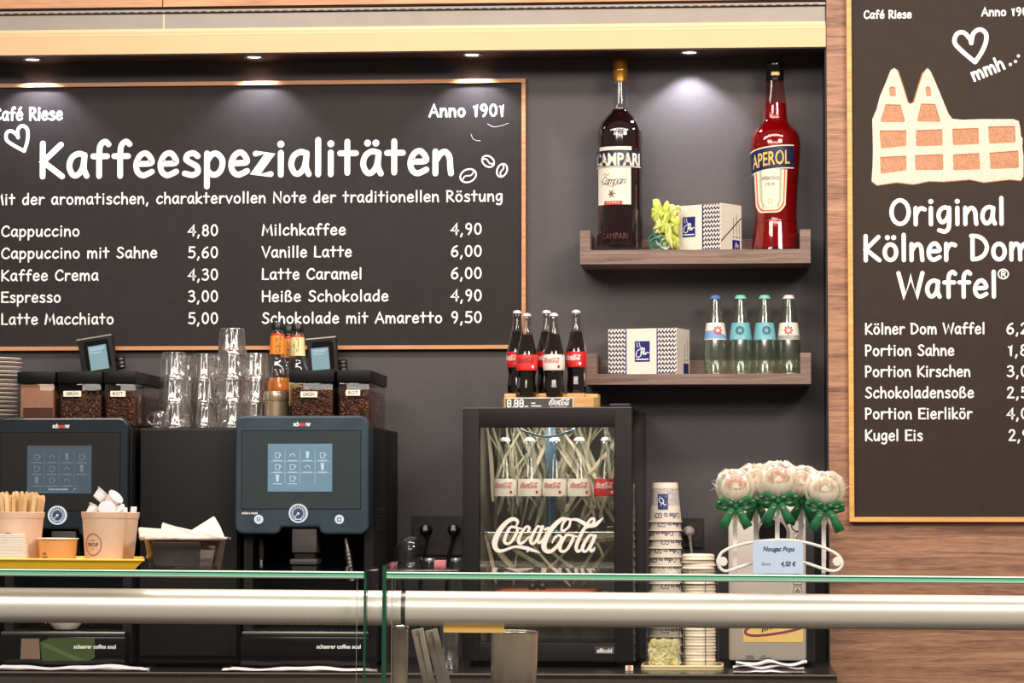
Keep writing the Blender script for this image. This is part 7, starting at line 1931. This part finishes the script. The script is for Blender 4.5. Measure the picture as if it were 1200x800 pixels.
def pop(px, py, R, vx, bow_y, label, tint, seed, rzr=0.0):
    r_ = random.Random(seed)
    c_ = CP(px, py, vx); q = cq(px, vx)
    t = cthing('wrapped_sweet_pop', label, 'sweet on a stick', c_.x, vx, zg, 'wrapped sweets on sticks')
    zc_ = c_.z - zg; zb2 = CP(px, bow_y, vx).z - zg
    obj('stick', MB().box((-2.6 * q, -0.0018, 0.0002), (2.6 * q, 0.0018, zc_ - 6 * q), 0, None, 0.001), MATS['white_plastic'], t, 40)
    # ball with a poured swirl
    obj('ball', MB().ellipsoid((0, 0, zc_), (R * q * .86, R * q * .80, R * q * .84), 28), MATS['choc_white'], t, 60)
    sw = MB()
    for j in range(3):
        pts = []
        for k in range(28):
            a = k * .42 + j * 2.1; e = 0.25 + k * .026; rr_ = R * q * .87
            pts.append((rr_ * sin(e) * cos(a) * 1.0, -abs(rr_ * cos(e) * .93) if True else 0, zc_ + rr_ * .2 + rr_ * sin(e) * sin(a) * .9))
        sw.tube(pts, [1.0 * q * (1 - .02 * k) for k in range(28)], 6, j % 2)
    obj('icing_swirl', sw, [MATS[tint], MATS['choc_green' if tint == 'choc_pink' else 'choc_pink']], t, 60)
    # cellophane: pleated bag tied at the neck, flaring above and below
    n = 44; prof_ = [(R * .55, R * 1.08, .22), (R * .9, R * .86, .14), (R * 1.12, R * .40, .10), (R * 1.13, -R * .1, .08), (R * .92, -R * .62, .10), (R * .5, -R * 1.0, .16), (R * .16, (bow_y - py) * -1.0, .2), (R * .40, (bow_y - py) * -1.0 - 8, .35), (R * .62, (bow_y - py) * -1.0 - 19, .5)]
    prof_ = [(a, b2, cc) for a, b2, cc in prof_]
    vs = []; fs = []; ph = [r_.uniform(-1, 1) for _ in range(n)]; ph2 = [r_.uniform(-1, 1) for _ in range(n)]
    for j, (rr_, z_, am) in enumerate(prof_):
        for k in range(n):
            a = 2 * pi * k / n
            w_ = 1 + am * (0.55 * (1 if k % 2 else -1) + .5 * ph[k]); zz2 = z_ + am * ph2[k] * 8 * (1.2 if j in (0, len(prof_) - 1) else .3)
            vs.append((rr_ * w_ * cos(a) * q, rr_ * w_ * sin(a) * q * .92, zc_ + zz2 * q))
    for j in range(len(prof_) - 1):
        for k in range(n):
            fs.append((j * n + k, (j + 1) * n + k, (j + 1) * n + (k + 1) % n, j * n + (k + 1) % n))
    fs.append(tuple(range(n)))
    w = MB().add(vs, fs)
    # flared corner of the film
    sgn = -1 if seed % 2 else 1
    for kx in range(3):
        a0 = rad(120 + 28 * kx) if sgn < 0 else rad(60 - 28 * kx)
        p0 = Vector((cos(a0) * R * 1.0, 0, sin(a0) * R * .9)); p1 = Vector((cos(a0 + .2) * R * 1.6, -2, sin(a0 + .2) * R * 1.3)); p2 = Vector((cos(a0 - .25) * R * 1.5, 3, sin(a0 - .25) * R * 1.25))
        w.add([(p.x * q, p.y * q, zc_ + p.z * q) for p in (p0 * .9, p1, p0 * 1.2 + Vector((0, -3, 0)), p2)], [(0, 1, 2), (0, 2, 3)])
    obj('cellophane_wrap', w, MATS['cellophane'], t, 25)
    # bow: two loops, two tails, knot
    bm_ = thing('ribbon_bow', None, None, (0, 0, 0)); bm_.parent = t
    def strip(pts3, w0, w1, nm):
        mb = MB(); vs = []; fs = []; N_ = len(pts3)
        for i, p in enumerate(pts3):
            p = Vector(p); d_ = (Vector(pts3[min(N_ - 1, i + 1)]) - Vector(pts3[max(0, i - 1)])); d_.y = 0; d_ = d_.normalized() if d_.length > 1e-6 else Vector((1, 0, 0))
            nn = Vector((-d_.z, 0, d_.x)); ww = w0 + (w1 - w0) * i / (N_ - 1)
            for s2 in (-1, 0, 1): vs.append(((p + nn * ww * s2) + Vector((0, -.12 if s2 == 0 else .12, 0))) * q)
        for i in range(N_ - 1):
            for k in (0, 1): a = i * 3 + k; fs.append((a, a + 1, a + 4, a + 3))
        vs = [(p.x, p.y, p.z + zb2) for p in vs]
        mb.add(vs, fs, 0)
        for k in range(1, N_ - 1, 2):
            p = Vector(pts3[k]); ribbon(mb, [((p.x + a) * q, p.z * q + zb2 + b2 * q) for a, b2 in ((-1.6, -.8), (-.4, .9), (1.0, -.2), (1.8, 1.0))], .28 * q, (p.y - 1.15) * q, 1)
        o_ = obj(nm, mb, [MATS['bow_green'], MATS['bow_print']], bm_, 60)
        sd_ = o_.modifiers.new('sheet', 'SOLIDIFY'); sd_.thickness = 0.0005
    yk = -R * .42
    for s2 in (-1, 1):
        j1, j2 = r_.uniform(-2, 2), r_.uniform(-2, 2)
        strip([(0, yk - 3, 0), (s2 * 6, yk - 6, 5 + j1), (s2 * 14, yk - 7, 9 + j1), (s2 * 20, yk - 4, 6 + j1), (s2 * 20.5, yk - 1, 1 + j1), (s2 * 13, yk - 2, -2), (s2 * 5, yk - 2.5, -1), (0, yk - 3, 0)], 3.7, 3.7, 'loop')
        strip([(s2 * 1, yk - 3.5, 0), (s2 * (7 + j2), yk - 5, -8), (s2 * (11 + j2), yk - 5.5, -16), (s2 * (16 + j2), yk - 4.5, -25 + j1)], 3.4, 6.0, 'tail')
    obj('knot', MB().ellipsoid((0, (yk - 4) * q, zb2), (3.2 * q, 3 * q, 3.4 * q), 14), MATS['bow_green'], bm_, 60)
    return t
pop(861.5, 572, 19.5, v + 0.022, 593, 'wrapped sweet pop at the left end, green bow, pink swirl', 'choc_pink', 3)
pop(886, 564, 18.5, v + 0.120, 590, 'wrapped sweet pop second from the left, set back behind its neighbours', 'choc_green', 8)
pop(911, 564, 21, v + 0.018, 587, 'wrapped sweet pop in the middle, tallest of the five', 'choc_pink', 4)
pop(938.5, 567, 18.5, v + 0.108, 588, 'wrapped sweet pop fourth from the left, strong pink icing', 'choc_pink', 6)
pop(965.5, 575, 20, v + 0.022, 596, 'wrapped sweet pop at the right end, beside the wood panel', 'choc_green', 2)
vc = v - 0.022; q = cq(911, vc); c_ = CP(911.8, 671.5, vc)
cd = cthing('price_card', 'pale blue price card leaning before the sweets stand', 'price card', c_.x, vc, zg)
hc_ = CP(911, 633.5, vc).z - zg
lean = Matrix.Rotation(-0.10, 4, 'X')
cmb = MB().rrect(0, hc_ / 2 + .0004, 58.5 * q, hc_, 0.0022, 0, 0.0012, 0, lean)
obj('card', cmb, mat('card_blue', srgb(190, 210, 236), 0.5), cd)
tm_ = MB()
typeset(tm_, 'Nougat Pops', 1 * q, hc_ - 12 * q, 5.4 * q, -0.0004, 0, width=37 * q, shear=0.25, bold=0.03)
typeset(tm_, 'Stück', -13.5 * q, 9.5 * q, 3.6 * q, -0.0004, 0, width=10.5 * q)
strokes(tm_, '4,50 €', 3.2 * q, 19.5 * q, 9 * q, 5.2 * q, 0.52 * q, -0.0004, 0, slant=0.22)
tm_.xf(lean); obj('lettering', tm_, MATS['label_ink_black'], cd)
obj('foot', MB().box((-20 * q, 0.0015, 0.0), (20 * q, 0.016, 0.0012)).box((-20 * q, 0.0150, 0.0012), (20 * q, 0.0162, 0.010)), MATS['card_blue'], cd)

# ------------------------------------------------------------------ steel ware standing inside the right case
zdk = ZD + 0.0066
v = 0.30; q = cq(602, v); c_ = CP(602.5, 760, v)
hbk = CP(602, 738.5, v).z - zdk
mat('steel_warm', srgb(206, 186, 164), 0.2, metal=0.7)
sb = cthing('steel_beaker', 'tall polished steel beaker standing inside the right glass case', 'beaker', c_.x, v, zdk)
r_ = 27.5 * q
obj('body', MB().lathe([(r_ * .90, 0), (r_ * .93, 0.003), (r_, hbk - 0.004), (r_ - 0.001, hbk - .001), (r_ - .003, hbk - 0.002), (r_ * .9, 0.006), (0.0001, 0.005)], 56), MATS['steel_warm'], sb, 40)
obj('rim', MB().lathe([(r_ + 0.0016 * cos(2 * pi * k / 10), hbk - .002 + 0.0016 * sin(2 * pi * k / 10)) for k in range(10)], 56, closed=True), MATS['chrome'], sb, 60)
mat('grey_bar', srgb(172, 160, 142), 0.4, metal=0.2)
for k, (p0, p1, vv, w_, lb) in enumerate((((489, 736), (506, 815), 0.26, 7.0, 'left leaning grey metal bar of the folding stand inside the right case'), ((505, 737), (524, 815), 0.20, 7.5, 'right leaning grey metal bar of the folding stand inside the right case'))):
    a, b2 = CP(*p0, vv), CP(*p1, vv); q = cq(500, vv)
    d_ = (a - b2); L0 = d_.length; sc_ = (a.z - zdk - .001) / (a.z - b2.z); b2 = a - d_ * sc_
    t = cthing('metal_tongs_arm', lb, 'metal bar', b2.x, vv, zdk, 'metal bars in the right case')
    tilt_ = math.atan2(a.x - b2.x, a.z - b2.z); LL_ = (a - b2).length
    M4 = Matrix.Rotation(tilt_, 4, 'Y')
    obj('bar', MB().box((-w_ * q, -0.004, 0.003), (w_ * q, 0.004, LL_), 0, M4, 0.0012).box((-w_ * .15 * q, -0.0046, 0.006), (w_ * .15 * q, -0.0038, LL_ - .004), 1, M4), [MATS['grey_bar'], MATS['steel']], t, 40)
    obj('pivot', MB().cyl((0, -0.006, LL_ - 0.010), 0.004, 0.012, 16, 0, 'y', M4), MATS['chrome'], t, 40)
v = 0.16; q = cq(469, v); c_ = CP(469, 760, v); hbk = CP(469, 736.5, v).z - zdk
pc = cthing('steel_tube', 'upright steel tube at the left end of the right glass case', 'tube', c_.x, v, zdk)
obj('body', MB().lathe([(8.5 * q, 0.002), (9.2 * q, 0.003), (9.2 * q, hbk)], 30), MATS['steel_warm'], pc, 40)
obj('cap', MB().lathe([(9.6 * q, hbk + .0001), (9.8 * q, hbk + 0.001), (9.8 * q, hbk + 0.006), (8.5 * q, hbk + 0.008)], 30), MATS['chrome'], pc, 40)
obj('foot', MB().lathe([(11 * q, 0), (11 * q, 0.002)], 30), MATS['steel_dark'], pc, 40)
